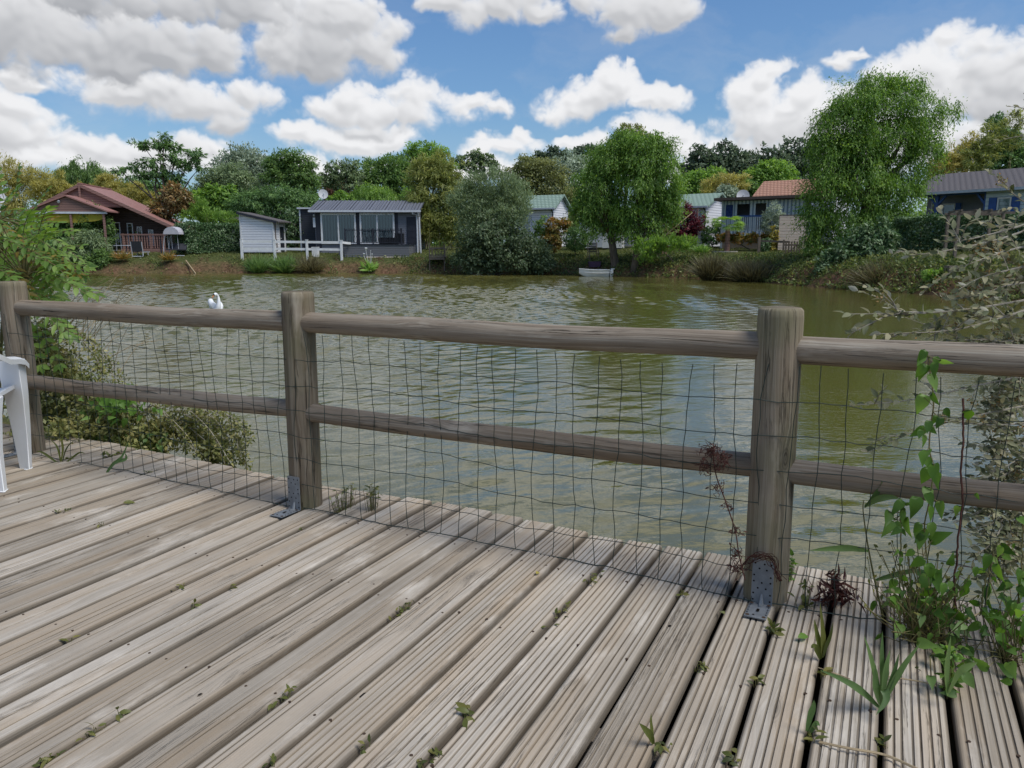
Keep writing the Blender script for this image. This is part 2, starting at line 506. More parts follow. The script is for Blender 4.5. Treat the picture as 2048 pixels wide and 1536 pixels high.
def make_clouds(W_, H_):
    """cumulus layer as an RGBA array over azimuth +-0.9 rad and elevation 0..0.9 rad"""
    azs = (np.arange(W_) + .5) / W_ * 1.8 - .9
    els = (np.arange(H_) + .5) / H_ * .9
    A, E = np.meshgrid(azs.astype(np.float32), els.astype(np.float32))

    def gnoise(x, y, seed):
        g = np.random.default_rng(seed).random((256, 256), dtype=np.float32) * 6.2832
        gx_, gy_ = np.cos(g), np.sin(g)
        xi = np.floor(x); yi = np.floor(y)
        fx = x - xi; fy = y - yi
        u = fx * fx * fx * (fx * (fx * 6 - 15) + 10); v = fy * fy * fy * (fy * (fy * 6 - 15) + 10)
        xi = xi.astype(np.int32) & 255; yi = yi.astype(np.int32) & 255
        x1 = (xi + 1) & 255; y1 = (yi + 1) & 255
        a = gx_[yi, xi] * fx + gy_[yi, xi] * fy
        b = gx_[yi, x1] * (fx - 1) + gy_[yi, x1] * fy
        c = gx_[y1, xi] * fx + gy_[y1, xi] * (fy - 1)
        d = gx_[y1, x1] * (fx - 1) + gy_[y1, x1] * (fy - 1)
        return .5 + .8 * ((a * (1 - u) + b * u) * (1 - v) + (c * (1 - u) + d * u) * v)

    def fbm(x, y, s, oc, seed, rough=.55, bill=False):
        o = np.zeros_like(x); a = 1.; t = 0.
        for i in range(oc):
            n = gnoise(x * s + 17.3 * i + 60, y * s + 9.1 * i + 60, seed + i)
            if bill: n = np.abs(2 * n - 1) * 1.3
            o += a * n; t += a; a *= rough; s *= 2.03
        return o / t

    def blur(a, r):
        for ax in (0, 1):
            p = np.pad(a, [(r, r) if i == ax else (0, 0) for i in (0, 1)], mode='edge')
            c = np.cumsum(p, axis=ax, dtype=np.float64)
            n = a.shape[ax]
            z = np.zeros_like(np.take(c, [0], ax))
            c = np.concatenate([z, c], ax)
            a = ((np.take(c, range(2 * r + 1, 2 * r + 1 + n), ax) - np.take(c, range(0, n), ax)) / (2 * r + 1)).astype(np.float32)
        return a
    wx = fbm(A, E, 12., 5, 10) - .5; wy = fbm(A, E, 12., 5, 30) - .5
    X = A + .06 * wx; Y = E + .045 * wy
    bl = fbm(A + .03 * wx, (E + .03 * wy) * 1.15, 15., 5, 50, .55, True) - .42     # cauliflower
    b2 = fbm(X, Y, 10., 8, 70, .58) - .5
    low = fbm(A, E, 6., 4, 90) - .5
    px = H_ / .9; pa = W_ / 1.8
    rgb = np.zeros((H_, W_, 3), np.float32); alpha = np.zeros((H_, W_), np.float32)
    lo = np.array([.37, .385, .41]); mi = np.array([.60, .61, .625]); hi = np.array([.90, .905, .91])
    for gi, (shade, puffs) in enumerate(CLOUDS):
        cs = []
        for (x, y, a, b) in puffs:
            d = ray(x, y); d = d / np.linalg.norm(d)
            cs.append((math.atan2(d[0], d[1]), math.asin(d[2]), a / F * 1.1, b / F * 1.1))
        x0 = min(c[0] - 1.5 * c[2] for c in cs); x1 = max(c[0] + 1.5 * c[2] for c in cs)
        y0 = min(c[1] - 1.6 * c[3] for c in cs); y1 = max(c[1] + 2.2 * c[3] for c in cs)
        i0, i1 = int(np.clip((x0 + .9) * pa, 0, W_)), int(np.clip((x1 + .9) * pa, 0, W_))
        j0, j1 = int(np.clip(y0 * px, 0, H_)), int(np.clip(y1 * px, 0, H_))
        if i1 - i0 < 20 or j1 - j0 < 20: continue
        S = (slice(j0, j1), slice(i0, i1))
        Xs, Ys = X[S], Y[S]
        m = np.full(Xs.shape, 9., np.float32)
        for cx, cy, a, b in cs:
            dy = (Ys - cy) / b
            dy = np.where(dy < 0, dy * 1.2, dy)
            l = np.hypot((Xs - cx) / a, dy)
            h = np.clip(.5 + .5 * (m - l) / .3, 0, 1)
            m = m * (1 - h) + l * h - .3 * h * (1 - h)
        sc = min(1., np.mean([c[3] for c in cs]) / .028)
        rb, r2 = (np.roll(q, (37 * gi, 91 * gi), (0, 1))[S] for q in (bl, b2))
        # wispier underneath, crisper on top
        f = 1 - m + (.75 * rb + .95 * r2) * (.55 + .45 * sc)
        low_side = np.clip((np.mean([c[1] for c in cs]) - Ys) / (2.2 * np.mean([c[3] for c in cs])) + .35, 0, 1)
        wd = .32 + .5 * low_side
        dens = np.clip((f - .02) / wd, 0, 1)
        dens = dens * dens * (3 - 2 * dens)
        thick = np.clip(f * 1.3, 0, 1).astype(np.float32)
        s1 = blur(thick, 2); s2 = blur(blur(thick, 7), 7)
        T = np.zeros_like(thick)
        for i in range(1, 11):
            st = .0042 * i ** 1.25
            dx_ = int(round(st * .35 * pa)); dy_ = int(round(st * px))
            src = s1 if i < 4 else s2
            sh = np.zeros_like(src)
            if dy_ < src.shape[0] and dx_ < src.shape[1]:
                sh[:src.shape[0] - dy_, :src.shape[1] - dx_] = src[dy_:, dx_:]
            T += sh * (.0042 + .0016 * i)
        lit = np.exp(-T * 9.5)
        h = .030 * np.sqrt(np.clip(f, 0, 2)) + .010 * rb + .008 * r2
        h = blur(blur(h.astype(np.float32), 3), 3)
        gy, gx = np.gradient(h); gy = gy * px; gx = gx * pa
        lam = np.clip((-gx * .28 - gy * .75 + .62) / np.sqrt(1 + gx * gx + gy * gy), 0, 1.2)
        thin = np.exp(-np.clip(f, 0, 9) * 4.)
        b = .44 + .32 * lit + .15 * (lam - .55) + .10 * thin + shade + .14 * low[S] + .02 * rb + .12 * (s2 * -.6 + .3)
        k = np.clip((b - .34) / .5, 0, 1)[..., None]
        c = np.where(k < .5, lo + (mi - lo) * k * 2, mi + (hi - mi) * (k - .5) * 2)
        al = dens * np.clip(.70 + .55 * f, 0, 1)
        a0 = alpha[S]
        an = al + a0 * (1 - al)
        rgb[S] = np.where(an[..., None] > 1e-5, (c * al[..., None] + rgb[S] * (a0 * (1 - al))[..., None]) / np.maximum(an, 1e-5)[..., None], rgb[S])
        alpha[S] = an
    wisp = np.clip((fbm(X * .6, Y * 1.6, 7., 6, 120, .6) - .5) * 1.2, 0, .22) * np.exp(-E / .3)
    an = 1 - (1 - alpha) * (1 - wisp)
    out = np.empty((H_, W_, 4), np.float32)
    out[..., :3] = (rgb * alpha[..., None] + .72 * (wisp * (1 - alpha))[..., None]) / np.maximum(an, 1e-5)[..., None]
    out[..., 3] = an
    return out
# ------------------------------------------------------------------ world: daylight sky with cumulus clouds
SUN_AZ, SUN_EL = 122.0, 58.0        # to the right of the view direction, degrees up


def make_sky():
    w = bpy.data.worlds.new('World'); scene.world = w; w.use_nodes = True
    nt = w.node_tree
    for n in list(nt.nodes): nt.nodes.remove(n)
    out = nt.nodes.new('ShaderNodeOutputWorld')
    sky = N_(nt, 'ShaderNodeTexSky', sky_type='NISHITA', sun_disc=False, sun_elevation=R(SUN_EL), sun_rotation=R(SUN_AZ), air_density=1.25, dust_density=.6, ozone_density=2.2)
    g = N_(nt, 'ShaderNodeTexCoord').outputs['Generated']
    sp = N_(nt, 'ShaderNodeSeparateXYZ', inp={0: g})
    az = math_(nt, 'ARCTAN2', sp.outputs[0], sp.outputs[1])
    el = math_(nt, 'ARCSINE', sp.outputs[2])
    W_, H_ = 2048, 1024
    img = bpy.data.images.new('cumulus_layer', W_, H_, alpha=True, float_buffer=True, is_data=True)
    img.alpha_mode = 'CHANNEL_PACKED'
    img.pixels.foreach_set(np.ascontiguousarray(make_clouds(W_, H_)).ravel())
    img.update()
    uv = N_(nt, 'ShaderNodeCombineXYZ', inp={0: math_(nt, 'MULTIPLY_ADD', az, 1 / 1.8, .5), 1: math_(nt, 'DIVIDE', el, .9), 2: 0.})
    tx = N_(nt, 'ShaderNodeTexImage', image=img, extension='MIRROR', interpolation='Linear', inp={'Vector': uv.outputs[0]})
    mask = math_(nt, 'MULTIPLY', tx.outputs['Alpha'], math_(nt, 'GREATER_THAN', el, 0.))
    cl = mixc(nt, 1., tx.outputs['Color'], (.68, .68, .69), 'MULTIPLY')
    hs = N_(nt, 'ShaderNodeHueSaturation', inp={'Saturation': 1.0, 'Value': 1., 'Color': sky.outputs[0]})
    blue = mixc(nt, 1., hs.outputs[0], (SKYS * .66, SKYS * .93, SKYS * 1.25), 'MULTIPLY')
    hz = ramp(nt, el, [(0., 1.), (.16, .12), (.5, 0.)])
    blue = mixc(nt, math_(nt, 'MULTIPLY', hz, .55), blue, (.30, .40, .52))
    col = mixc(nt, mask, blue, cl)
    bg = N_(nt, 'ShaderNodeBackground', inp={'Color': col, 'Strength': 1.0})
    nt.links.new(bg.outputs[0], out.inputs[0])


SKYS = .062
make_sky()
scene.world.cycles.sampling_method = 'MANUAL'; scene.world.cycles.sample_map_resolution = 512
sun_d = bpy.data.lights.new('sun', 'SUN'); sun_d.energy = 2.2; sun_d.angle = R(28); sun_d.color = (1, .965, .91)
sun = bpy.data.objects.new('sun', sun_d); COL.objects.link(sun)
sun.rotation_euler = (R(90 - SUN_EL), 0, R(180 - SUN_AZ))

cam_d = bpy.data.cameras.new('camera'); cam_d.sensor_width = 36; cam_d.lens = F / 2048 * 36
cam_d.clip_start = .05; cam_d.clip_end = 6000
cam = bpy.data.objects.new('camera', cam_d); COL.objects.link(cam)
cam.location = (0, 0, CAMZ); cam.rotation_euler = (R(90) - PITCH, 0, 0)
scene.camera = cam
scene.view_settings.view_transform = 'Standard'; scene.view_settings.look = 'None'
scene.view_settings.exposure = 0.52; scene.view_settings.gamma = 1.0
scene.render.resolution_x, scene.render.resolution_y = 1024, 768
scene.cycles.max_bounces = 6; scene.cycles.diffuse_bounces = 2; scene.cycles.glossy_bounces = 2
scene.cycles.transmission_bounces = 3; scene.cycles.transparent_max_bounces = 8
scene.cycles.caustics_reflective = False; scene.cycles.caustics_refractive = False
scene.cycles.use_denoising = True

# ------------------------------------------------------------------ terrain with the pond
far_px = [(-400, 546), (0, 545), (300, 545.5), (700, 545.5), (950, 546), (1150, 549), (1300, 553), (1420, 556), (1520, 562), (1600, 570), (1700, 578), (1800, 584), (1950, 593), (2048, 601)]
POND = [tuple(ground(u, y + 1.5, WATER)[:2]) for u, y in far_px]
POND += [(17, 20), (12, 12.5), (7.5, 7.2), (4.6, 4.4), (3.6, 2.3), (2.74, 1.62), (.92, 2.60), (-1.08, 3.62), (-2.3, 4.25), (-2.9, 5.3), (-5.2, 8), (-12, 13), (-26, 22), (-44, 34)]
POND = np.array(POND)


def pond_sd(x, y):
    """signed distance to the shoreline, positive on land"""
    x = np.asarray(x, float); y = np.asarray(y, float)
    d = np.full(x.shape, 1e9); ins = np.zeros(x.shape, bool)
    n = len(POND)
    for i in range(n):
        ax, ay = POND[i]; bx, by = POND[(i + 1) % n]
        ex, ey = bx - ax, by - ay
        t = np.clip(((x - ax) * ex + (y - ay) * ey) / (ex * ex + ey * ey), 0, 1)
        d = np.minimum(d, np.hypot(x - ax - t * ex, y - ay - t * ey))
        c = ((ay > y) != (by > y)) & (x < ex * (y - ay) / (ey if abs(ey) > 1e-12 else 1e-12) + ax)
        ins ^= c
    return np.where(ins, -d, d)


def sstep(a, b, x):
    t = np.clip((x - a) / (b - a), 0, 1)
    return t * t * (3 - 2 * t)


def wob(x, y, s=1.):
    return (np.sin(x * 1.3 * s + 1) * np.sin(y * 1.7 * s + 2) + .6 * np.sin(x * 2.9 * s + y * 2.3 * s) + .4 * np.sin(x * 6.1 * s - y * 5.2 * s + 1.3)) / 2


def land(x, y):
    x = np.asarray(x, float); y = np.asarray(y, float)
    d = pond_sd(x, y) + .25 * wob(x, y, 1.1)
    near = 1 - sstep(9, 16, np.hypot(x * .8, y))
    side = sstep(-2, 14, x)
    rise = 1.05 + .2 * side
    rise = rise * (1 - near) + .22 * near
    slope = (.07 * np.clip(d - 1.5, 0, 5) + .012 * np.clip(d - 6.5, 0, 60)) * (1 - near)
    z = np.where(d > 0, WATER + rise * (1 - np.exp(-np.maximum(d, 0) / .75)) + slope, np.maximum(WATER + d * .6, -2.2))
    z = z + .05 * wob(x, y, 2.3) * sstep(.1, 1, d)
    return z


def lz(x, y):
    return float(land(np.array([x]), np.array([y]))[0])


def terrain():
    xs = np.concatenate([-np.geomspace(3000, 62, 24), np.arange(-60, -40, 1.2), np.arange(-40, -5, .36), np.arange(-4.9, 5, .18), np.arange(5.1, 34, .36), np.arange(34, 60, 1.2), np.geomspace(62, 3000, 24)])
    ys = np.concatenate([-np.geomspace(1500, 12, 14), np.arange(-10, .3, .55), np.arange(.4, 6, .18), np.arange(6.1, 24, .55), np.arange(24, 62, .33), np.arange(62, 110, 1.5), np.geomspace(112, 4000, 26)])
    X, Y = np.meshgrid(xs, ys)
    Z = land(X.ravel(), Y.ravel()).reshape(X.shape)
    nx, ny = len(xs), len(ys)
    V = np.stack([X, Y, Z], -1).reshape(-1, 3)
    i = np.arange(nx * ny).reshape(ny, nx)
    Q = np.stack([i[:-1, :-1], i[:-1, 1:], i[1:, 1:], i[1:, :-1]], -1).reshape(-1, 4)
    m, nt, out = new_mat('earth_and_turf')
    pos = N_(nt, 'ShaderNodeTexCoord').outputs['Object']
    nz = N_(nt, 'ShaderNodeSeparateXYZ', inp={0: N_(nt, 'ShaderNodeNewGeometry').outputs['Normal']}).outputs[2]
    steep = ramp(nt, nz, [(.72, 1.), (.95, 0.)])
    n1 = noise(nt, pos, .9, 6, .65); n2 = noise(nt, pos, 6., 6, .7)
    soil = ramp(nt, n2, [(.3, (.06, .034, .02)), (.55, (.17, .095, .058)), (.75, (.28, .175, .11))])
    turf = ramp(nt, n2, [(.3, (.03, .042, .013)), (.5, (.07, .085, .028)), (.72, (.13, .12, .045))])
    f = math_(nt, 'ADD', math_(nt, 'MULTIPLY', steep, .75), math_(nt, 'MULTIPLY', math_(nt, 'SUBTRACT', n1, .5), 1.6), clamp=True)
    mud_shade = N_(nt, 'ShaderNodeAttribute', attribute_name='tint').outputs['Fac']
    p = N_(nt, 'ShaderNodeBsdfPrincipled', inp={'Base Color': mixc(nt, mud_shade, mixc(nt, f, turf, soil), (.022, .018, .013)), 'Roughness': .95, 'Specular IOR Level': .1})
    bn = N_(nt, 'ShaderNodeBump', inp={'Strength': .9, 'Distance': .08, 'Height': n2})
    nt.links.new(bn.outputs[0], p.inputs['Normal'])
    nt.links.new(p.outputs[0], out.inputs[0])
    mud_shade_mask = ((V[:, 0] * -.4545 + V[:, 1] * -.8908 > -3.05) & (np.abs(V[:, 0]) < 6) & (V[:, 1] > -4)).astype(float)  # under-deck shade painted into the mud colour, so the board gaps go black
    o = tri_mesh('ground', V, Q, mud_shade_mask, m, smooth=True)
    tag(o, 'grassy and earthy ground round the pond', kind='structure')


terrain()


def water():
    m, nt, out = new_mat('pond_water')
    pos = N_(nt, 'ShaderNodeTexCoord').outputs['Object']

    def rot(a, sx, sy):
        mp = N_(nt, 'ShaderNodeMapping', inp={'Vector': pos, 'Rotation': (0, 0, R(a)), 'Scale': (sx, sy, 1)})
        return mp.outputs[0]
    a2 = noise(nt, rot(24, 6., 15.), 1., 3, .6, .3)
    a3 = noise(nt, rot(-12, 16, 36.), 1., 2, .5)
    patch = ramp(nt, noise(nt, rot(-10, .12, .3), 1., 3, .5), [(.36, .35), (.62, 1.)])
    h = math_(nt, 'ADD', math_(nt, 'MULTIPLY', a2, .6), math_(nt, 'MULTIPLY', a3, .22))
    h = math_(nt, 'MULTIPLY', h, patch)
    bn = N_(nt, 'ShaderNodeBump', inp={'Strength': 1., 'Distance': .008, 'Height': h})
    mud = ramp(nt, noise(nt, rot(0, .15, .15), 1., 3), [(.35, (.100, .093, .022)), (.7, (.120, .112, .032))])
    p = N_(nt, 'ShaderNodeBsdfPrincipled', inp={'Base Color': mud, 'Roughness': .02, 'IOR': 1.5, 'Specular IOR Level': 1.})
    nt.links.new(bn.outputs[0], p.inputs['Normal'])
    nt.links.new(p.outputs[0], out.inputs[0])
    # wind ripples as real relief, finer mesh where the eye is close
    rng = np.random.default_rng(9)
    r = np.concatenate([np.geomspace(.9, 64, 1500), [80.]])
    th = np.concatenate([np.linspace(R(-86), R(-46), 40, endpoint=False), np.linspace(R(-46), R(46), 720), np.linspace(R(47), R(86), 40)])
    Rr, Th = np.meshgrid(r, th, indexing='ij')
    X = (Rr * np.sin(Th)).astype(np.float32); Y = (Rr * np.cos(Th)).astype(np.float32)
    dr = Rr * (np.log(64 / .9) / 1500)
    Z = np.zeros_like(X)
    gust = .55 + .45 * np.sin(X * .31 + 1.3 * np.sin(Y * .23) + .6) * np.sin(Y * .27 + .9 * np.sin(X * .19)) + .12 * np.sin(X * 1.1 + Y * .9)
    gust = np.clip(gust, .35, 1.1)
    gust = gust * (.13 + (.20 + .95 * (1 - sstep(-4., 3., X - .12 * Y))) * sstep(7., 20., Rr))
    gust = gust * (1 - .8 * sstep(.30, .40, X / np.maximum(Y, .1)) * sstep(4., 8., Y))
    for i in range(40):
        lam = .12 * (.85 / .12) ** rng.random()
        a = R(-62) + rng.normal() * R(30)
        k = 2 * PI / lam
        s = .072 if lam < .6 else .03
        ph = k * (X * math.cos(a) + Y * math.sin(a)) + rng.uniform(0, 6.28) + .8 * np.sin(.9 * X + .7 * Y + i)
        fade = np.clip((lam / dr - 2.2) / 2., 0, 1)
        w = np.sin(ph)
        Z += s / k * (w + .25 * np.cos(2 * ph)) * fade
    Z = WATER + Z * gust
    n0, n1 = X.shape
    V = np.stack([X, Y, Z], -1).reshape(-1, 3)
    V = V[:, :]
    i = np.arange(n0 * n1).reshape(n0, n1)
    Q = np.stack([i[:-1, :-1], i[1:, :-1], i[1:, 1:], i[:-1, 1:]], -1).reshape(-1, 4)
    Q = Q[:, ::-1]
    o = tri_mesh('water', V, Q, np.full(len(V), .5), m, smooth=True)
    tag(o, 'murky olive green pond water rippled by the wind', kind='structure')


water()

# ------------------------------------------------------------------ deck
BANG = math.atan((1785 - 1024) / F / (CP + (278 / F) * SP))
bdir = np.array([math.sin(BANG), math.cos(BANG), 0]); bacr = np.array([math.cos(BANG), -math.sin(BANG), 0])


def deck_c(u, y):
    g = ground(u, y); return float(g @ bacr)


def deck_s(u, y):
    g = ground(u, y); return float(g @ bdir)


PITCHB = (deck_c(2031, 1400) - deck_c(958, 1400)) / 8
C0 = deck_c(1630, 1400)
edge_px = [(300, 902), (495, 940), (690, 978), (910, 1008), (1240, 1078), (1390, 1102), (1600, 1131), (1730, 1156), (2048, 1228)]
ec = [deck_c(u, y) for u, y in edge_px]; es = [deck_s(u, y) for u, y in edge_px]


def edge_s(c):
    if c < ec[0]: return es[0] + (c - ec[0]) * (es[-1] - es[0]) / (ec[-1] - ec[0])
    if c > ec[-1]: return es[-1] + (c - ec[-1]) * .03
    return float(np.interp(c, ec, es))


def make_deck():
    rng = random.Random(5)
    deck = thing('wooden_deck', 'weathered grey grooved timber decking in the foreground beside the pond', 'deck', (0, 1.5, 0))
    b = MB(); scr = MB()
    TH = .028
    for k in range(-33, 19):
        c0 = C0 + k * PITCHB
        gap = (.014 + rng.uniform(-.003, .005)) if k >= -6 else .015 + rng.uniform(-.003, .004)
        w = PITCHB - gap
        ca = c0 + gap / 2
        e = edge_s(c0 + PITCHB / 2) + rng.uniform(-.012, .012)
        s0, s1 = -3.4, e
        nr = 7 if k >= -7 else rng.choice((5, 6, 7))
        gd = rng.uniform(.0035, .005) if k >= -7 else rng.uniform(.0025, .004)
        gw = rng.uniform(.0038, .005) if k >= -7 else rng.uniform(.0032, .0045)
        # cross profile (across, height)
        prof = [(0, -TH), (0, -.011), (.002, -.005), (.006, -.0015), (.011, 0)]
        pit = w / nr
        for j in range(1, nr):
            if k < -7 and rng.random() < .45: continue
            cx = j * pit + rng.uniform(-.003, .003)
            prof += [(cx - gw / 2 - .0015, 0), (cx - gw / 2 + .0005, -gd), (cx + gw / 2 - .0005, -gd), (cx + gw / 2 + .0015, 0)]
        prof += [(w - .011, 0), (w - .006, -.0015), (w - .002, -.005), (w, -.011), (w, -TH)]
        ns = 84
        tint = rng.choice((.2, .32, .45, .55, .68, .82)) + rng.uniform(-.02, .02)
        zoff = rng.uniform(-.0035, .0035); tilt = rng.uniform(-.02, .02); ph = rng.uniform(0, 6)
        uo = rng.uniform(0, 50)
        V, Fc, U = [], [], []
        n = len(prof)
        low = []
        for a, z in prof:
            if a < .0115 or a > w - .0115:      # joint shade painted into the board edges, with some grime
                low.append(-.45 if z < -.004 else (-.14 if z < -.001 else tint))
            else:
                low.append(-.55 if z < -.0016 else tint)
        ss = [s0 + (s1 - s0) * (i / ns) for i in range(ns + 1)]
        acc = [0]
        for (a, z), (a2, z2) in zip(prof[:-1], prof[1:]): acc.append(acc[-1] + math.hypot(a2 - a, z2 - z))
        for i, s_ in enumerate(ss):
            wv = .0016 * math.sin(s_ * 2.1 + ph) + .0008 * math.sin(s_ * 5.7 + 2 * ph)
            lat = .0015 * math.sin(s_ * 1.7 + ph)
            for (a, z) in prof:
                p = bdir * s_ + bacr * (ca + a + lat)
                V.append((p[0], p[1], z + zoff + wv + tilt * (a - w / 2)))
        for i in range(ns):
            for j in range(n - 1):
                Fc.append((i * n + j, (i + 1) * n + j, (i + 1) * n + j + 1, i * n + j + 1))
                va, vb = acc[j] + k * 1.37, acc[j + 1] + k * 1.37
                U.append([(ss[i] + uo, va), (ss[i + 1] + uo, va), (ss[i + 1] + uo, vb), (ss[i] + uo, vb)])
        Fc.append(tuple(ns * n + j for j in range(n - 1, -1, -1))); U.append([(s1 + uo + .01 * (j % 3), acc[j] * 3) for j in range(n - 1, -1, -1)])
        tl = []
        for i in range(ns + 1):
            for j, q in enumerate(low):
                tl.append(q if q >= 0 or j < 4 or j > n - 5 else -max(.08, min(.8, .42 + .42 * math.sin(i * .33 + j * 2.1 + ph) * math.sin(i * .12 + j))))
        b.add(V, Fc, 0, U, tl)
        for row in (-1.0, -.35, .3, .95, 1.45):
            base = edge_s(c0) - 1.85 + row
            for fx in (.16, .84):
                if rng.random() < .12: continue
                a = ca + w * fx + rng.uniform(-.008, .008); s_ = base + rng.uniform(-.02, .02)
                if s_ > e - .03: continue
                p = bdir * s_ + bacr * a
                rr = .0048 if k > -8 else .004
                zz = zoff + tilt * (a - ca - w / 2) + .0016 * math.sin(s_ * 2.1 + ph)
                scr.tube([(p[0], p[1], zz - .006), (p[0], p[1], zz + .0012)], rr, 7)
    b.build('decking', M['deck'], deck)
    o = scr.build('screws', M['rust'], deck)
    o['kind'] = 'stuff'
    for (u, y, r_) in ((727, 1392, .011), (118, 1263, .006), (1339, 1253, .007), (400, 1390, .005)):
        g = ground(u, y, .001)
        kb = MB()
        for rr, mi, z in ((1.45, 1, .0012), (1., 0, .0022)):
            kb.add([g + bdir * (r_ * rr * 1.25 * math.cos(t)) + bacr * (r_ * rr * .8 * math.sin(t)) + np.array([0, 0, z]) for t in np.linspace(0, 2 * PI, 17)[:-1]], [tuple(range(15, -1, -1))], mi)
        kb.build('knot_hole', [M['hole'], M['rail']], deck)
    sk = MB()          # added unseen boards under the front edge, blocking lit water behind the gaps
    a = ec[0] - 9 * PITCHB
    while a < ec[-1] + 11 * PITCHB:
        q0 = bdir * (edge_s(a) - .10) + bacr * a; q1 = bdir * (edge_s(a + .6) - .10) + bacr * (a + .6)
        sk.bar((q0[0], q0[1], -.40), (q1[0], q1[1], -.40), .03, .72)
        a += .6
    sk.build('gap_blocker', M['rail'], deck)
    for row in (-2.5, -1.2, .05, .62, 1.75):
        jb = MB()
        p = bdir * (edge_s(C0 - 12 * PITCHB) - 1.85 + row) + bacr * (C0 - 33 * PITCHB); q = bdir * (edge_s(C0 + 5 * PITCHB) - 1.85 + row) + bacr * (C0 + 19 * PITCHB)
        jb.bar((p[0], p[1], -.09), (q[0], q[1], -.09), .06, .12)
        jb.build('joist', M['rail'], deck)


make_deck()

# ------------------------------------------------------------------ log fence with wire mesh
P2 = ground(1530, 1190); P1 = ground(613, 1009)
fd = (P2 - P1); SPAN = float(np.linalg.norm(fd)); fd = fd / SPAN
fn = np.array([fd[1], -fd[0], 0.])          # towards the camera side
if fn[1] > 0: fn = -fn
P3 = P1 - fd * SPAN * 1.022; P4 = P2 + fd * SPAN; P0 = P3 - fd * SPAN


def fence_z(u, y):
    """height above the deck of a photo point lying in the fence plane"""
    r = ray(u, y)
    t = (P1 @ fn) / (r @ fn)
    return CAMZ + r[2] * t, (np.array([0, 0, CAMZ]) + r * t) @ fd - P1 @ fd


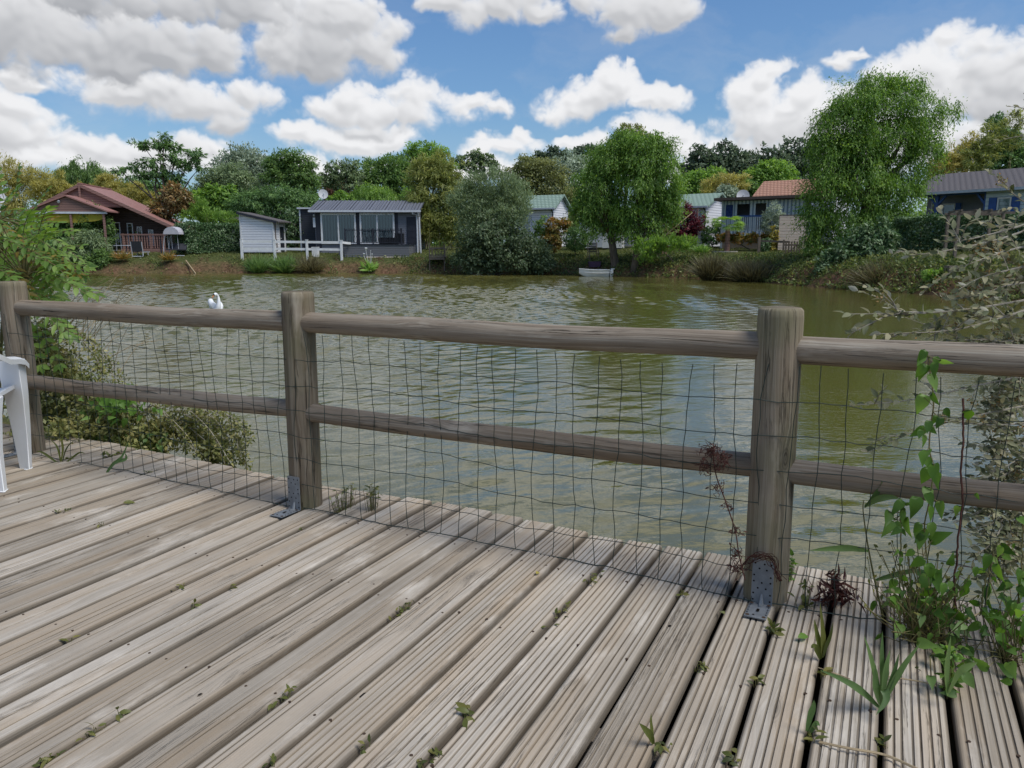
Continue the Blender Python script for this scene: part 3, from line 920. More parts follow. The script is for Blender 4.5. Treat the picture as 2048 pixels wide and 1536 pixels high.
def make_fence():
    fence = thing('log_fence', 'round log post and rail fence with green wire mesh along the deck edge', 'fence', tuple(P1))
    rng = random.Random(11)
    zt, _ = fence_z(598, 583)
    posts = [P3, P1, P2, P4]
    RP = .0735
    for i, P in enumerate(posts):
        b = MB()
        lean = [(-.004, 0), (.006, .004), (-.006, .0), (0, 0)][i]
        H = zt + [.0, 0, .004, 0][i]
        st = [(-.32, RP), (.0, RP), (.3, RP * .995), (.62, RP * .99), (H - .03, RP * .985), (H - .008, RP * .965), (H, RP * .86)]
        n = 28
        V, Fc, U = [], [], []
        uo = i * 3.3
        for z, r in st:
            for k in range(n):
                a = 2 * PI * k / n
                V.append((P[0] + math.cos(a) * r + lean[0] * z, P[1] + math.sin(a) * r + lean[1] * z, z))
        for j in range(len(st) - 1):
            for k in range(n):
                k2 = (k + 1) % n
                Fc.append((j * n + k, j * n + k2, (j + 1) * n + k2, (j + 1) * n + k))
                va, vb = k / n * .46 + i * .7, (k + 1) / n * .46 + i * .7
                U.append([(st[j][0] + uo, va), (st[j][0] + uo, vb), (st[j + 1][0] + uo, vb), (st[j + 1][0] + uo, va)])
        top = (len(st) - 1) * n
        Fc.append(tuple(top + k for k in range(n)))
        U.append([(.02 * math.cos(2 * PI * k / n), .5 + .12 * math.sin(2 * PI * k / n)) for k in range(n)])
        b.add(V, Fc, 0, U, [.5, .25, .7, .5][i])
        post = b.build('post', M['post'], fence, auto=50)
        # galvanised angle bracket on the deck side of the foot
        g = MB()
        bd = -np.array([bdir[0], bdir[1], 0]) if i != 1 else -bdir
        fr = fn.copy()
        sd = fd
        o = P + fr * (RP + .002)
        sw = .035

        def pl(a, h, off=0.):   # a across, h up the plate (negative: along the foot plate)
            if h >= 0: return o + sd * a + fr * off + np.array([0, 0, h + .002])
            return o + sd * a + fr * (-h) + np.array([0, 0, .004 + off])
        T = .0035
        for (h0, h1) in ((.0, .155), (-.125, -.0)):
            V = [pl(-sw, h0), pl(sw, h0), pl(sw, h1), pl(-sw, h1)]
            V2 = [pl(-sw, h0, T), pl(sw, h0, T), pl(sw, h1, T), pl(-sw, h1, T)]
            g.add(V + V2, [(0, 3, 2, 1), (4, 5, 6, 7), (0, 1, 5, 4), (1, 2, 6, 5), (2, 3, 7, 6), (3, 0, 4, 7)], 0)
        g.tube([pl(0, .035, .002), pl(0, .0, .012), o + fr * .035 + np.array([0, 0, .006])], [.004, .009, .004], 6)

        def dot(a, h, r, mi=1):
            c = pl(a, h, T + .0006)
            e1 = sd; e2 = np.array([0, 0, 1.]) if h >= 0 else fr
            g.add([c + e1 * r * math.cos(t) + e2 * r * math.sin(t) for t in np.linspace(0, 2 * PI, 9)[:-1]], [tuple(range(8))], mi)
        for (a, h) in ((-.026, .143), (.004, .142), (.026, .143), (-.012, .125), (.012, .122), (-.028, .1), (.026, .098), (-.028, .078), (.026, .078), (-.002, .075), (-.014, .055), (.012, .055), (-.028, .035), (.027, .035), (-.028, .012), (.027, .012)):
            dot(a, h, .0034)
        for (a, h) in ((-.028, -.02), (.028, -.02), (-.026, -.112), (.026, -.112)): dot(a, h, .0068, 2)
        for h in (-.04, -.058, -.076, -.094):
            dot(-.03, h, .003); dot(.03, h, .003)
        for h in (-.062, -.068, -.074): dot(0, h, .0055)
        dot(-.008, -.106, .004)
        g.build('bracket', [M['galv'], M['hole'], M['rust']], post, auto=40)
    # rails: centre heights read in the fence plane
    spans = [(0, 1, (40, 614), (565, 642), (60, 763), (570, 815)), (1, 2, (640, 645), (1505, 691), (640, 827), (1490, 928)), (2, 3, (1600, 699), (2048, 720), (1585, 943), (2048, 992))]
    for a, b_, ta, tb, la, lb in spans:
        for (qa, qb, rad) in ((ta, tb, .0465), (la, lb, .0415)):
            za, sa = fence_z(*qa); zb, sb = fence_z(*qb)
            A, B = posts[a], posts[b_]
            SA, SB = (A - P1) @ fd, (B - P1) @ fd
            k = (zb - za) / (sb - sa)
            z0, z1 = za + k * (SA - sa), za + k * (SB - sa)
            b = MB()
            ns = 14
            pts, rr = [], []
            L = SB - SA
            for i in range(ns + 1):
                t = .045 / L + (1 - .09 / L) * i / ns
                p = A + (B - A) * t
                pts.append((p[0] + .004 * math.sin(3 * t + z0 * 9), p[1], z0 + (z1 - z0) * t - .006 * math.sin(PI * t) + .002 * math.sin(t * 11 + z0 * 5)))
                rr.append(rad * (1 + .02 * math.sin(t * 9 + z0 * 20)))
            b.tube(pts, rr, 20, tint=rng.uniform(.25, .75), u0=rng.uniform(0, 30))
            b.build('rail', M['rail'], fence, auto=50)
    # sheep-mesh: one mesh, thin bent wires
    w = MB()
    zt0, _ = fence_z(640, 668)
    off = RP + .003
    tot = (P4 - P3) @ fd
    nv = int(tot / .0845)
    ph = [rng.uniform(0, 6.28) for _ in range(8)]
    rows = [.0, .105, .215, .315, .42, .525, .63, .735]
    rows = [r_ * (zt0 - .0) / .735 for r_ in rows]

    def wp(s, z):
        """point of the net: sags between posts, pulled onto rails"""
        p = P3 + fd * s
        u = (s % SPAN) / SPAN
        bulge = off - (.035 * math.sin(PI * min(max(u, 0), 1)) ** .6)
        z2 = z + .008 * math.sin(s * 3 + ph[0]) + .006 * math.sin(s * 7.3 + z * 4 + ph[1])
        n_ = fn * (bulge + .006 * math.sin(s * 5 + z * 9))
        return np.array([p[0] + n_[0], p[1] + n_[1], max(z2, .004) if z > 0 else .006 + .004 * math.sin(s * 9)])
    jx = {}
    for j in range(nv + 1):
        s = (j + .35) * .0845
        for i, z in enumerate(rows):
            jx[j, i] = (s + rng.uniform(-.007, .007) + .012 * math.sin(z * 6 + j * 1.7) * (z / .8), z + rng.uniform(-.004, .004))
    for j in range(nv + 1):
        pts = []
        for i in range(len(rows)):
            s, z = jx[j, i]
            pts.append(wp(s, z))
            if i < len(rows) - 1:
                s2, z2 = jx[j, i + 1]
                pts.append(wp((s + s2) / 2 + rng.uniform(-.004, .004), (z + z2) / 2))
        w.tube(pts, .00145, 4, cap=False)
    for i in range(len(rows)):
        if i == len(rows) - 1 : continue
        pts = []
        for j in range(nv + 1):
            s, z = jx[j, i]
            pts.append(wp(s, z))
            if j < nv:
                s2, z2 = jx[j + 1, i]
                pts.append(wp((s + s2) / 2, (z + z2) / 2 + rng.uniform(-.006, .004)))
        w.tube(pts, .0021 if i == 0 else .00145, 4, cap=False)
    w.build('wire_mesh', M['wire'], fence)


make_fence()


# ------------------------------------------------------------------ white plastic chair
def make_chair():
    A = ground(12, 981); B = ground(62, 937)
    f = (B - A); dp = float(np.linalg.norm(f)); f = f / dp
    r = np.array([f[1], -f[0], 0])
    o = (A + B) / 2 - r * .26
    t = thing('plastic_chair', 'white moulded plastic armchair facing the pond at the fence corner', 'chair', tuple(o))

    def W(x, y, z): return o + r * x + f * y + np.array([0, 0, z])
    h = dp / 2

    def slab(mb, prof, sx0, sx1):
        pass

    def leg(sx, sy):
        b = MB()
        # tapered angle-section leg; outer corner at the foot
        x0 = sx * .26; y0 = sy * h
        if sy > 0:    # front leg sweeps up to the armrest
            st = [(0, .0, .0, .055, .05), (.2, .012, -.005, .082, .07), (.42, .02, -.012, .108, .095), (.60, .02, -.02, .125, .12)]
        else:         # rear leg up to the seat
            st = [(0, .0, .0, .075, .05), (.2, -.01, .03, .08, .06), (.36, -.012, .07, .10, .085), (.45, -.012, .1, .13, .12)]
        V, Fc = [], []
        for z, dx, dy, wx, wy in st:
            cx = x0 + sx * dx; cy = y0 + (dy if sy < 0 else dy)
            for (ax, ay) in ((0, -1), (0, 1), (-.35, 1.0), (-1, .55), (-1, .2), (-.35, -.6)):
                V.append(W(cx + sx * ax * wx, cy + ay * wy / 2, z))
        n = 6
        for i in range(len(st) - 1):
            for k in range(n):
                Fc.append((i * n + k, i * n + (k + 1) % n, (i + 1) * n + (k + 1) % n, (i + 1) * n + k))
        Fc += [tuple(range(n)), tuple((len(st) - 1) * n + k for k in range(n))]
        b.add(V, Fc)
        b.build('leg', M['plastic'], t, auto=35, bevel=.004)
    for sx in (-1, 1):
        for sy in (-1, 1): leg(sx, sy)
    # seat: dished slab with a rolled edge
    b = MB(); V = []; nx, ny = 9, 8
    for top in (0, 1):
        for j in range(ny):
            for i in range(nx):
                x = -.24 + .48 * i / (nx - 1); y = -.22 + .45 * j / (ny - 1)
                z = .455 + .012 * (x / .24) ** 2 - .02 * (1 - (x / .24) ** 2) + .03 * (y + .2) * .5 - (.03 * max(0, (y - .17) / .06) ** 2)
                V.append(W(x, y, z - (0 if top else .02)))
    Fc = []
    k = nx * ny
    for j in range(ny - 1):
        for i in range(nx - 1):
            a = j * nx + i
            Fc.append((a, a + nx, a + nx + 1, a + 1)); a += k
            Fc.append((a, a + 1, a + nx + 1, a + nx))
    ring = [i for i in range(nx)] + [j * nx + nx - 1 for j in range(1, ny)] + [(ny - 1) * nx + i for i in range(nx - 2, -1, -1)] + [j * nx for j in range(ny - 2, 0, -1)]
    for a, c in zip(ring, ring[1:] + ring[:1]): Fc.append((a, c, c + k, a + k))
    b.add(V, Fc); b.build('seat', M['plastic'], t, auto=40)
    # armrests: from the back rim down to the front leg
    for sx in (-1, 1):
        b = MB()
        pts = [(.205, -.27, .80), (.225, -.22, .74), (.245, -.13, .675), (.25, -.02, .635), (.252, .1, .62), (.253, .17, .605), (.254, h + .03, .575)]
        V = []
        for i, (x, y, z) in enumerate(pts):
            wd = [.03, .036, .040, .042, .046, .050, .046][i]
            for (ax, az) in ((-1, .0), (-.5, .01), (.5, .01), (1, -.004), (.95, -.03), (.7, -.012), (-.9, -.012)):
                V.append(W(sx * (x + ax * wd), y, z + az))
        n = 7; Fc = []
        for i in range(len(pts) - 1):
            for q in range(n): Fc.append((i * n + q, i * n + (q + 1) % n, (i + 1) * n + (q + 1) % n, (i + 1) * n + q))
        Fc += [tuple(range(n)), tuple((len(pts) - 1) * n + q for q in range(n))]
        b.add(V, Fc); b.build('armrest', M['plastic'], t, auto=35)
    # backrest: rim and slats
    b = MB()
    def bp(x, z): return W(x, -.20 - (z - .45) * .28 - .05 * (1 - (x / .24) ** 2) + 0.02, z)
    rim = [bp(-.22, .45), bp(-.225, .62), bp(-.21, .78), bp(-.15, .85), bp(0, .875), bp(.15, .85), bp(.21, .78), bp(.225, .62), bp(.22, .45)]
    b.tube(rim, .02, 8)
    for x in (-.15, -.09, -.03, .03, .09, .15):
        b.bar(bp(x, .46), bp(x * .95, .855), .034, .012, up=tuple(f))
    b.tube([bp(-.22, .50), bp(-.1, .5), bp(.1, .5), bp(.22, .50)], .018, 8)
    b.build('backrest', M['plastic'], t, auto=40)


make_chair()
# ------------------------------------------------------------------ leaf materials
LM = {
    'elder': leafmat('elder_leaf', (.05, .08, .038), (.10, .15, .07), (.21, .26, .14), .3),
    'willow': leafmat('willow_leaf', (0.0779, 0.145, 0.0333), (0.167, 0.301, 0.0623), (0.312, 0.467, 0.1)),
    'deep': leafmat('deep_green_leaf', (0.0625, 0.125, 0.0468), (0.133, 0.24, 0.0779), (0.273, 0.428, 0.137), .3),
    'mid': leafmat('mid_green_leaf', (0.0747, 0.137, 0.0447), (0.151, 0.25, 0.0747), (0.274, 0.411, 0.124)),
    'bright': leafmat('bright_green_leaf', (0.111, 0.2, 0.0445), (0.212, 0.356, 0.0779), (0.378, 0.557, 0.133)),
    'olive': leafmat('olive_green_leaf', (0.111, 0.129, 0.049), (0.212, 0.235, 0.0889), (0.356, 0.378, 0.155)),
    'silver': leafmat('silvery_leaf', (0.153, 0.205, 0.128), (0.294, 0.358, 0.244), (0.537, 0.614, 0.46), .3),
    'osier': leafmat('grey_green_osier_leaf', (0.0974, 0.145, 0.0695), (0.209, 0.279, 0.133), (0.39, 0.485, 0.251), .35),
    'bamboo': leafmat('yellow_bamboo_leaf', (.26, .25, .07), (.44, .41, .12), (.60, .55, .20), .45),
    'bamboog': leafmat('green_bamboo_leaf', (.14, .175, .05), (.27, .31, .09), (.44, .45, .15), .45),
    'dark': leafmat('ridge_oak_leaf', (0.0679, 0.098, 0.0605), (0.121, 0.17, 0.098), (0.208, 0.265, 0.151), .25),
    'red': leafmat('red_maple_leaf', (0.0555, 0.0127, 0.019), (0.135, 0.0254, 0.0381), (0.254, 0.0555, 0.0634), .35),
    'rusty': leafmat('rusty_magnolia_leaf', (.10, .12, .04), (.24, .17, .07), (.40, .25, .10), .3),
    'orange': leafmat('orange_tipped_leaf', (0.133, 0.167, 0.0445), (0.289, 0.223, 0.0555), (0.535, 0.267, 0.0889), .3),
    'laurel': leafmat('laurel_leaf', (0.0361, 0.078, 0.0301), (0.0902, 0.166, 0.06), (0.39, 0.481, 0.301), .2, .4, .2),
    'sedge': leafmat('dry_sedge_leaf', (.07, .06, .028), (.15, .13, .058), (.25, .23, .10), .3),
    'grass': leafmat('lawn_grass', (0.0634, 0.0825, 0.0222), (0.135, 0.167, 0.0476), (0.27, 0.285, 0.103), .35),
    'yellow': leafmat('golden_leaf', (0.19, 0.174, 0.0317), (0.397, 0.333, 0.0555), (0.603, 0.508, 0.127), .3),
    'cover': leafmat('bank_weed_leaf', (0.0623, 0.0935, 0.0312), (0.138, 0.19, 0.0578), (0.312, 0.324, 0.111), .35),
    'reddish': leafmat('reddish_weed_leaf', (0.0967, 0.0581, 0.0387), (0.194, 0.106, 0.0677), (0.31, 0.194, 0.116), .3),
}
RNG = np.random.default_rng(77)


def trunk_mb(base, tops, r0, rng, bend=.3):
    b = MB()
    base = np.array(base, float)
    mid = np.mean(np.array(tops), 0)
    fork = base + (mid - base) * .45
    fork[:2] += rng.normal(size=2) * bend * .3
    b.tube([base - np.array([0, 0, .25]), base + np.array([0, 0, .05]), base * .7 + fork * .3, fork], [r0 * 1.5, r0 * 1.15, r0 * .95, r0 * .8], 8)
    for t in tops:
        t = np.array(t, float)
        m1 = fork + (t - fork) * .35 + rng.normal(size=3) * bend * .35
        m2 = fork + (t - fork) * .7 + rng.normal(size=3) * bend * .3
        b.tube([fork - np.array([0, 0, .05]), m1, m2, t], [r0 * .62, r0 * .45, r0 * .3, r0 * .1], 6)
    return b


def plobes(lobes, Y, depth=.8, dy=0.):
    out = []
    for l in lobes:
        px, py, rx, ry = l[:4]
        yy = Y + (l[4] if len(l) > 4 else 0) + dy
        out.append((at(px, py, yy), (rx * mpp(yy), (rx + ry) / 2 * mpp(yy) * depth, ry * mpp(yy))))
    return out


def tree(name, label, cat, Y, basepx, lobes, n, L, W, leaf, r0=.16, group=None, trunk='bark', part='crown', depth=.8, ylobe=None, bz=None, bend=.5, ntop=7, **kw):
    rng = np.random.default_rng(abs(hash_(label)) % 99991)
    bx = (basepx - 1024) * mpp(Y)
    z = lz(bx, Y) if bz is None else bz
    t = thing(name, label, cat, (bx, Y, z), 0, group)
    lb = plobes(lobes, Y, depth)
    V, T, Q = crown(lb, n, L, W, rng, **kw)
    tri_mesh(part, V, T, Q, LM[leaf], t)
    if trunk:
        big = sorted(lb, key=lambda l: -l[1][0] * l[1][2])[:ntop]
        b = trunk_mb((bx, Y, z), [np.array(l[0]) for l in big], r0, rng, bend)
        b.build('trunk', M[trunk], t, smooth=True)
    return t


def hash_(s):
    h = 7
    for c in s: h = (h * 131 + ord(c)) % 1000003
    return h


def weeping(name, label, cat, Y, basepx, lobes, n_str, leaf, r0, ln=(.8, 2.2), step=.1, L=.2, W=.05, group=None, lean=None, extra=0, depth=.85, trunk_tops=None, bz=None):
    rng = np.random.default_rng(hash_(label))
    bx = (basepx - 1024) * mpp(Y); z = lz(bx, Y) if bz is None else bz
    t = thing(name, label, cat, (bx, Y, z), 0, group)
    lb = plobes(lobes, Y, depth)
    C = np.array([l[0] for l in lb]); Rr = np.array([l[1] for l in lb])
    w = np.prod(Rr, 1) ** (2 / 3); w /= w.sum()
    nb = max(8, n_str // 16)
    li = rng.choice(len(lb), nb, p=w)
    d = rdir(rng, nb); d[:, 2] = np.abs(d[:, 2]) * .9 + .02 * rng.normal(size=nb) - .12 * rng.random(nb)
    d = nrm(d)
    r = .5 + .55 * rng.random(nb) ** .55
    tip = C[li] + d * Rr[li] * r[:, None]
    k = rng.integers(0, nb, n_str)
    st = tip[k] + rng.normal(size=(n_str, 3)) * (.13 + .02 * Rr.mean()) * np.array([1, 1, 1.3])
    dirs = d[k] * np.array([1, 1, 0]) + .5 * rng.normal(size=(n_str, 3)) * np.array([1, 1, 0])
    lens = rng.uniform(*ln, n_str) * (.6 + .4 * rng.random(n_str))
    V, T, Q = strands(st, dirs, lens, rng, step, L, W)
    parts = [(V, T, Q)]
    if extra:
        parts.append(crown(lb, extra, L * .9, W * 1.3, rng, droop=.5, out=.6, cl=46, rag=.28, strag=.16, tvar=.34, cs=.24))
    V, T, Q = merge(parts)
    tri_mesh('crown', V, T, Q, LM[leaf], t)
    tops = trunk_tops if trunk_tops is not None else [c for c in C]
    b = trunk_mb((bx, Y, z), tops, r0, rng, .5)
    b.build('trunk', M['bark'], t, smooth=True)
    return t


def bamboo(name, label, Y, basepx, lobes, n, leaf, group=None, canes=0, cane_px=None, L=.34, W=.06):
    rng = np.random.default_rng(hash_(label))
    bx = (basepx - 1024) * mpp(Y); z = lz(bx, Y)
    t = thing(name, label, 'bamboo', (bx, Y, z), 0, group)
    lb = plobes(lobes, Y, .7)
    V, T, Q = crown(lb, n, L, W, rng, droop=.3, up=.35, out=.6, rand=.75, cl=26, rag=.28, strag=.14, shell=.3, curl=.6)
    tri_mesh('foliage', V, T, Q, LM[leaf], t)
    b = MB()
    for i in range(max(canes, 14)):
        l = lb[rng.integers(0, len(lb))]
        top = np.array(l[0]) + nrm(rng.normal(size=3)) * np.array(l[1]) * .8
        x = top[0] + rng.normal() * .5; y = Y + rng.normal() * .4
        zz = lz(x, y)
        b.tube([(x, y, zz - .1), (x * .8 + top[0] * .2, y, zz + (top[2] - zz) * .5), tuple(top)], [.022, .018, .006], 5)
    b.build('canes', M['canes'], t)
    return t


def shrub(name, label, Y, basepx, lobes, n, L, W, leaf, cat='shrub', **kw):
    kw.setdefault('part', 'foliage'); kw.setdefault('shell', .35)
    return tree(name, label, cat, Y, basepx, lobes, n, L, W, leaf, r0=kw.pop('r0', .035), **kw)


def hedge(name, label, p0, p1, thick, h, n, leaf, L=.11, W=.055, topmat=None, z=None):
    rng = np.random.default_rng(hash_(label))
    p0, p1 = np.array(p0, float), np.array(p1, float)
    zb = lz(*((p0 + p1) / 2)) if z is None else z
    d = p1 - p0; ln = np.linalg.norm(d); d /= ln; nn = np.array([d[1], -d[0]])
    t = thing(name, label, 'hedge', (p0[0], p0[1], zb), 0)
    a = rng.random(n); f = rng.random(n)
    # faces of the clipped box by area, plus some leaves inside
    areas = np.array([ln * h, ln * h, ln * thick, thick * h, thick * h]); areas /= areas.sum()
    face = rng.choice(5, n, p=areas)
    u, v = rng.random(n), rng.random(n)
    dep = np.abs(rng.normal(0, .09, n))
    x = np.where(face < 3, u * ln, np.where(face == 3, dep, ln - dep))
    y = np.select([face == 0, face == 1], [-thick / 2 + dep, thick / 2 - dep], (np.where(face == 2, v, u) - .5) * thick)
    zz = np.where(face == 2, h - dep * 1.2, v * h)
    nx = np.select([face == 3, face == 4], [-1., 1.], 0.); ny = np.select([face == 0, face == 1], [-1., 1.], 0.); nz = np.where(face == 2, 1., .15)
    wv = .06 * np.sin(x * 2.3 + zz * 3) + .05 * np.sin(x * 5.1 - zz * 4)
    y = y + ny * wv; zz = zz + (face == 2) * wv
    O = d[None] * nx[:, None] + nn[None] * (-ny)[:, None] * -1
    P = np.stack([p0[0] + d[0] * x + nn[0] * y, p0[1] + d[1] * x + nn[1] * y, zb + zz], 1)
    On = np.stack([d[0] * nx + nn[0] * ny, d[1] * nx + nn[1] * ny, nz], 1)
    D = On * .5 + .8 * rdir(rng, n)
    N = nrm(On + .6 * rdir(rng, n) + np.array([0, 0, .4]))
    tv = np.clip(rng.normal(.45, .22, n) + .15 * np.sin(x * 3 + 1) * np.sin(zz * 5), 0, 1)
    V, T, Q = leaves(P, D, N, L * rng.uniform(.7, 1.3, n), W * rng.uniform(.8, 1.2, n), 'rhomb', tint=tv)
    tri_mesh('foliage', V, T, Q, LM[leaf], t)
    b = MB()
    for i in range(max(3, int(ln / .6))):
        q = p0 + d * (.3 + i * .6)
        if .3 + i * .6 > ln: break
        b.tube([(q[0], q[1], zb - .1), (q[0] + .05, q[1], zb + h * .5), (q[0] - .1, q[1], zb + h * .85)], [.03, .022, .012], 5)
    b.build('stems', M['bark'], t)
    return t


# ------------------------------------------------------------------ trees, far to near
BGT = 'trees behind the holiday homes'
far_ridge = [(1108, 322, 46, 22), (1182, 318, 40, 24), (1232, 322, 34, 22)]
tree('oak_tree', 'dark oak on the skyline left of the smaller willow', 'tree', 108, 1110, [(1108, 322, 46, 20), (1070, 330, 28, 14)], 4500, .5, .3, 'dark', .3, BGT)
tree('oak_tree', 'dark oak on the skyline half hidden by the smaller willow', 'tree', 110, 1190, [(1182, 318, 40, 24), (1225, 325, 34, 20)], 4500, .5, .3, 'dark', .3, BGT)
for i, (x, y, rx, ry, w_) in enumerate([(1402, 318, 26, 22, 'just right of the smaller willow crown'), (1452, 312, 26, 26, 'with two rounded tops above the green roof'), (1502, 326, 26, 22, 'narrow, above the satellite dish of the striped house'), (1548, 320, 26, 20, 'above the terracotta roof'), (1600, 304, 28, 32, 'tallest, tucked against the big willow')]):
    tree('oak_tree', 'dark ridge oak ' + w_, 'tree', 118 + 2 * (i % 3), x, [(x, y, rx, ry), (x + 18, y + 14, rx, ry * .8), (x - 18, y + 20, rx, ry * .9), (x, y + 45, rx * 1.5, ry * 1.4)], 5000, .55, .33, 'dark', .3, BGT, rag=.25)
tree('rounded_tree', 'blue-green rounded tree standing tall left of the smaller willow', 'tree', 88, 1150, [(1150, 345, 44, 38), (1130, 375, 40, 40), (1170, 385, 40, 40)], 8000, .34, .2, 'silver', .25, BGT, cl=26)
tree('rounded_tree', 'olive green rounded tree behind the hidden white cabin', 'tree', 76, 1075, [(1072, 345, 48, 30), (1045, 365, 40, 35), (1098, 380, 48, 42), (1125, 420, 42, 40), (1060, 410, 60, 40)], 15000, .26, .15, 'olive', .25, BGT, cl=30)
tree('eucalyptus_tree', 'slender eucalyptus with tufted top above the bushy osier', 'tree', 84, 952, [(952, 310, 14, 10), (935, 322, 15, 10), (970, 318, 14, 10), (915, 325, 12, 10), (985, 330, 10, 8), (950, 335, 22, 12)], 2600, .32, .16, 'osier', .16, BGT, trunk='barkpale', rag=.2)
tree('leafy_tree', 'tall leafy tree rising out of the bamboo beside the grey house', 'tree', 76, 850, [(842, 298, 26, 14), (868, 305, 24, 16), (826, 322, 30, 20), (858, 330, 40, 26), (880, 345, 30, 24)], 9000, .26, .14, 'bright', .25, BGT, rag=.22)
tree('leafy_tree', 'dark green leafy tree behind the right half of the grey house roof', 'tree', 74, 770, [(752, 345, 34, 26), (785, 338, 36, 24), (800, 365, 40, 34), (760, 378, 46, 34)], 12000, .25, .13, 'mid', .25, BGT, up=.4, droop=0., rag=.2)
tree('walnut_tree', 'open pale-stemmed tree behind the ridge of the grey house', 'tree', 72, 690, [(664, 332, 20, 9), (700, 328, 22, 10), (684, 345, 32, 12), (655, 358, 20, 14), (710, 352, 18, 12), (690, 366, 32, 14)], 4200, .26, .11, 'osier', .12, BGT, trunk='barkpale', shell=.2, rag=.2)
shrub('plum_tree', 'dark purplish bushy tree over the grey house ridge', 76, 690, [(690, 378, 46, 26), (668, 388, 30, 20)], 4500, .24, .14, 'reddish', cat='tree', r0=.1, group=BGT)
weeping('weeping_willow', 'small round pale green weeping willow behind the grey house roof', 'tree', 64, 745, [(745, 392, 36, 22), (725, 400, 24, 20), (768, 398, 22, 20)], 900, 'bright', .12, (.6, 1.5), .12, .22, .05, BGT, extra=2000)
shrub('bushy_tree', 'light green bush peeping over the right end of the grey house roof', 63, 818, [(818, 395, 20, 20), (806, 405, 16, 16)], 1800, .2, .1, 'bright', r0=.06, group=BGT)
shrub('bushy_tree', 'light green bush just right of the roof dish of the grey house', 63, 682, [(685, 398, 24, 14), (668, 402, 14, 10)], 1600, .2, .1, 'bright', r0=.06, group=BGT)
tree('ash_tree', 'bright green tree with layered sprays left of the grey house', 'tree', 68, 590, [(575, 312, 26, 14), (600, 328, 34, 16), (552, 330, 26, 18), (580, 352, 50, 20), (615, 362, 28, 20), (600, 385, 40, 22)], 13000, .25, .10, 'mid', .2, BGT, droop=.35, shell=.3, rag=.25)
tree('poplar_tree', 'silvery grey-green poplar behind the white shed', 'tree', 76, 500, [(490, 318, 34, 24), (470, 338, 40, 30), (515, 335, 40, 30), (535, 355, 36, 30), (490, 370, 60, 34)], 15000, .24, .14, 'silver', .25, BGT, up=.5, droop=0., rag=.2)
tree('rounded_tree', 'dull olive rounded tree in front of the silvery poplar', 'tree', 68, 455, [(455, 358, 50, 28), (425, 375, 40, 26), (480, 372, 40, 26)], 9000, .22, .1, 'osier', .18, BGT)
tree('fig_tree', 'light green broad-leaved fig behind the clipped hedge', 'tree', 61, 430, [(440, 392, 36, 20), (410, 405, 40, 20), (455, 410, 30, 22)], 5000, .3, .2, 'bright', .12, BGT)
tree('tree_of_heaven', 'open spreading tree with flat leafy tiers above the chalet roof', 'tree', 64, 338, [(330, 275, 14, 9), (318, 288, 26, 9), (285, 290, 24, 7), (345, 295, 22, 9), (388, 308, 18, 13), (262, 335, 20, 7), (240, 340, 14, 5), (300, 325, 32, 10), (345, 318, 26, 10), (375, 330, 26, 9), (330, 345, 36, 11), (295, 350, 24, 8), (350, 358, 22, 8), (400, 335, 12, 5)], 5200, .30, .10, 'deep', .15, BGT, shell=.1, rag=.25, strag=.1, ntop=14, droop=.35, bend=.6)
tree('dark_tree', 'low dark green tree mass under the spreading flat-tiered tree', 'tree', 70, 300, [(300, 385, 60, 26), (262, 375, 36, 22), (345, 395, 50, 26)], 9000, .25, .13, 'deep', .2, BGT)
weeping('weeping_willow', 'far willow with wispy top above the chalet gable', 'tree', 74, 166, [(165, 348, 38, 26), (140, 365, 30, 26), (195, 368, 30, 26)], 1300, 'mid', .2, (.9, 2.2), .13, .26, .06, BGT, extra=3500)
BB = 'yellow bamboo stands'
bamboo('bamboo_clump', 'golden bamboo at the far left edge behind the foreground shrub', 69, 30, [(18, 350, 40, 34), (62, 362, 34, 30), (20, 400, 60, 40), (90, 375, 24, 26)], 11000, 'bamboo', BB)
bamboo('bamboo_clump', 'golden bamboo showing left of the chalet gable', 67, 112, [(112, 370, 30, 22), (95, 388, 30, 24), (136, 388, 22, 18)], 4500, 'bamboo', BB)
bamboo('bamboo_clump', 'golden bamboo directly behind the chalet roof slope', 68, 215, [(212, 372, 24, 20), (230, 388, 26, 20)], 4500, 'bamboo', BB)
bamboo('bamboo_clump', 'golden bamboo at the low end of the chalet roof', 67, 275, [(268, 384, 22, 20), (290, 400, 24, 20), (250, 398, 22, 18)], 4500, 'bamboo', BB)
bamboo('bamboo_clump', 'golden bamboo behind the green roof of the right hand cabin', 72, 1452, [(1452, 362, 34, 14), (1425, 372, 26, 16), (1475, 372, 26, 16)], 4500, 'bamboo', BB)
bamboo('bamboo_clump', 'golden bamboo right of the big willow above the slate roof', 60, 1905, [(1890, 330, 30, 24), (1918, 312, 20, 24), (1938, 300, 18, 30), (1870, 350, 26, 20), (1910, 350, 36, 24)], 7500, 'bamboo', BB)
bamboo('bamboo_clump', 'tall feathery bamboo reaching over the slate roof at the right edge', 57, 1975, [(1975, 290, 20, 40), (2020, 262, 24, 30), (1950, 320, 26, 26)], 4500, 'bamboog', BB)
tree('poplar_tree', 'tall dark slender tree at the right edge behind the slate roof', 'tree', 62, 2000, [(1992, 245, 12, 20), (1990, 275, 20, 24), (2015, 290, 34, 34), (2000, 320, 44, 30), (2040, 320, 30, 30)], 9000, .24, .12, 'deep', .2, BGT, up=.4, droop=0, rag=.25)
tree('leafy_tree', 'fresh green leafy tree right of the smaller willow above the green roof', 'tree', 84, 1400, [(1398, 362, 34, 22), (1370, 375, 30, 22), (1425, 350, 26, 14), (1390, 388, 50, 20)], 9000, .27, .15, 'bright', .2, BGT)
